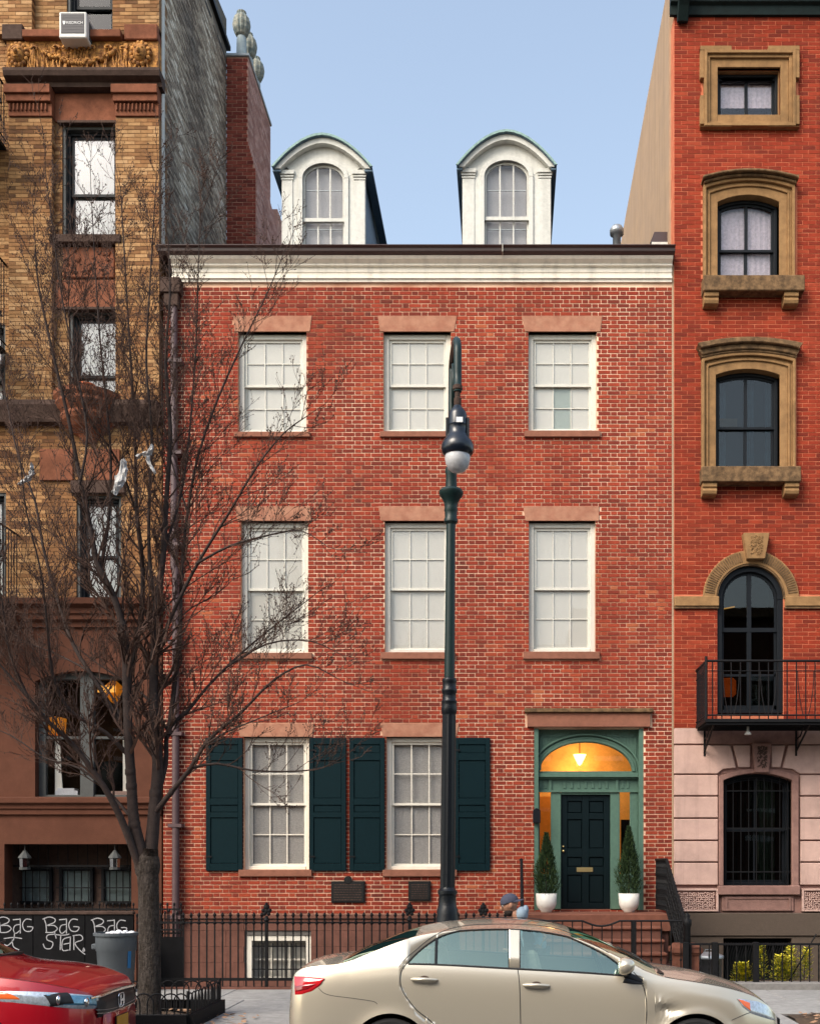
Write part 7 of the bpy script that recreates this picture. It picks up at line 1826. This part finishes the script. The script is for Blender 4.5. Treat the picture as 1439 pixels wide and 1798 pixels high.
def red_parts(c, root, line, patch, xs):
    def surf_front(yl, z):      # x where the body reaches lateral offset yl at height z
        lo, hi = R_(.9), NX
        for _ in range(30):
            m = (lo+hi)/2
            if c.zt(m) > z and c.y(m, min(z, c.zb(m)) if z > c.zb(m) else z) > abs(yl): lo = m
            else: hi = m
        return lo
    def fpatch(y0, y1, zlo, zhi, nm, m, off=.01, n=24, mm=6, both=False):
        for sgn in ((1,) if not both else (1, -1)):
            mb = MB()
            for i in range(n+1):
                t = i/n; yy = y0+(y1-y0)*t; za, zb = zlo(t), zhi(t)
                for k in range(mm+1):
                    z = za+(zb-za)*k/mm; e = off if 0 < k < mm else 0; mb.v.append((surf_front(yy, z)+e*.9+.002, RY_+sgn*(yy-(e*.3 if yy < 0 else -e*.3)), z))
            for i in range(n):
                for k in range(mm): mb.face([i*(mm+1)+k, (i+1)*(mm+1)+k, (i+1)*(mm+1)+k+1, i*(mm+1)+k+1])
            o = mb.build(nm, m, root, smooth=True)
        return o
    # headlight from the wing round to the grille
    fpatch(-.905, -.47, lambda t: .775-.18*t**.6+.05*t*t, lambda t: .855-.105*t, 'headlight', 'lens_clear', .012, 30, both=True)
    fpatch(-.80, -.50, lambda t: .705-.045*t, lambda t: .82-.065*t, 'headlight', 'lens_blue', .019, 20, both=True)
    fpatch(-.895, -.872, lambda t: .775-.01*t, lambda t: .84-.0*t, 'indicator', 'lens_amber', .022, 6, both=True)
    fpatch(-.81, -.70, lambda t: .70, lambda t: .815, 'lamp_bezel', 'car_black', .022, 10, both=True)
    for yy, r_ in ((-.765, .045), (-.60, .042)):
        for s_ in (1, -1): zq = .755 if yy < -.7 else .715; x = surf_front(yy, zq); MB().blob((x+.012, RY_+s_*yy, zq), .02, r_, r_, 16, 10).build('projector_lens', 'chrome', root, smooth=True)
    # chrome brow and dark grille
    fpatch(-.56, .56, lambda t: .735+.012*sin(pi*t), lambda t: .758+.014*sin(pi*t), 'chrome_bar', 'chrome', .030, 30)
    fpatch(-.50, .50, lambda t: .56, lambda t: .734+.012*sin(pi*t), 'grille', 'car_black', .016, 30)
    for z in (.575, .605): fpatch(-.52, .52, lambda t, z=z: z-.006+.03*(2*t-1)**2, lambda t, z=z: z+.004+.03*(2*t-1)**2, 'grille_bar', 'chrome' if z < .59 else 'rim_silver', .026, 24, 2)
    # emblem: a broad capital letter in chrome
    xg = surf_front(0, .66)+.03
    H = MB()
    for s_ in (-1, 1): H.quad((xg, RY_+s_*.055, .715), (xg, RY_+s_*.026, .715), (xg, RY_+s_*.020, .615), (xg, RY_+s_*.046, .615))
    H.quad((xg, RY_-.028, .675), (xg, RY_+.028, .675), (xg, RY_+.026, .655), (xg, RY_-.026, .655))
    o = H.build('emblem', 'chrome', root); s_ = o.modifiers.new('t', 'SOLIDIFY'); s_.thickness = .012; s_.offset = 0
    q = MB(); q.tube([(xg-.006, RY_+.075*(abs(cos(a))**.6)*(1 if cos(a) > 0 else -1), .665+.065*(abs(sin(a))**.6)*(1 if sin(a) > 0 else -1)) for a in [i*2*pi/28 for i in range(29)]], .005, 5); q.build('emblem_ring', 'chrome', root)
    MB().box(xg-.01, xg+.004, RY_-.155, RY_+.155, .385, .53).build('plate_holder', 'car_black', root, bevel=.004)
    MB().box(xg+.004, xg+.010, RY_-.15, RY_+.15, .39, .525).build('number_plate', 'plate_yellow', root, bevel=.002)
    text_mesh('HZK 4182', .055, 'room_dark', root, 'plate_number', (xg+.0115, RY_, .455), .0005, (pi/2, 0, pi/2)) if False else None
    fpatch(-.55, .55, lambda t: .24, lambda t: .36, 'air_intake', 'car_black', .012, 20)
    for side in (-1, 1):      # bonnet shut line and crease
        q = MB(); pts = []
        for i in range(16):
            t = i/15; x = R_(1.28)+(R_(.14)-R_(1.28))*t; zt, zb = c.zt(x), c.zb(x); ze = zt-max(min(.055, (zt-zb)*.45), .004); yr = c.y(x, ze); a = .975; pts.append((x, RY_+side*yr*a, ze+(zt-ze)*(1-a**2.1)))
        q.tube(pts, .003, 5); q.build('seam', 'car_black', root)
    for yy, l in ((-.4, .6), (.2, .55)): MB().tube([(R_(1.22), RY_+yy, c.zt(R_(1.22))-.002), (R_(1.35), RY_+yy+.12, c.zt(R_(1.35))+.01), (R_(1.42), RY_+yy+l, c.zt(R_(1.42)))], .009, 5).build('wiper', 'car_black', root)
    MB().box(R_(1.27), R_(1.19), RY_-.66, RY_+.66, c.zt(R_(1.22))-.03, c.zt(R_(1.22))-.003).build('cowl', 'car_black', root)
    for side in (-1, 1):
        x = R_(1.55); y_ = RY_+side*(c.y(x, .98)+.10); q = MB().blob((x, y_, 1.04), .07, .10, .07, 12, 8); q.build('wing_mirror', 'car_red', root, smooth=True)
        MB().tube([(x, y_, .99), (x, RY_+side*(c.y(x, .95)-.02), .95)], .02, 6).build('mirror_stalk', 'car_black', root)
build_car(red, 'parked_car', 'glossy red saloon car, only its nose and headlight in view', 'car_red', RY_, red_parts)

# ================================================================== the houses across the street, seen only as reflections
def across(x0, x1, h, m, name, lab):
    t = thing(name, lab, 'building', ((x0+x1)/2, -26.5, 0)); y1 = -26.5
    xs_ = []; q = MB(); n = max(2, int((x1-x0)/2.4)); hs = []
    for r_ in range(int(h/3.3)):
        for k in range(n): a = x0+(x1-x0)*(k+.5)/n; hs.append((a-.5, a+.5, 1.0+r_*3.3, 2.9+r_*3.3))
    cells(q, x0, x1, 0.0, h, y1-.4, y1, hs); q.box(x0, x1, y1-8, y1-7.8, 0, h); q.box(x0, x1, y1-7.8, y1-.4, h-.2, h-.1); q.build('wall', m, t)
    q = MB(); w_ = MB()
    for a, b, c0, c1 in hs: w_.box(a, b, y1-.2, y1-.19, c0, c1); q.box(a-.1, b+.1, y1, y1+.1, c0-.15, c0-.02); q.box(a-.1, b+.1, y1, y1+.06, c1+.02, c1+.2)
    q.build('window_trim', 'weathered_white', t); w_.build('window', 'glass_dark', t)
    MB().box(x0, x1, y1-.4, y1+.5, h, h+.4).build('cornice', 'trim_ochre_dark', t)
across(-26, -14.1, 11.5, 'trim_ochre_dark', 'row_house', 'tall dark house far along the opposite side, seen only in reflections')
across(12.1, 24, 13, 'opposite_wall', 'row_house', 'dark red house at the far end of the opposite row, seen only in reflections')
across(-14, -5.5, 12.5, 'opposite_wall', 'row_house', 'brown row house across the street, reflected in the windows')
across(-5.4, 2.5, 10.5, 'taupe_render', 'row_house', 'grey row house across the street, reflected in the windows')
across(2.6, 12, 12.0, 'brownstone', 'row_house', 'brownstone row house across the street, reflected in the windows')
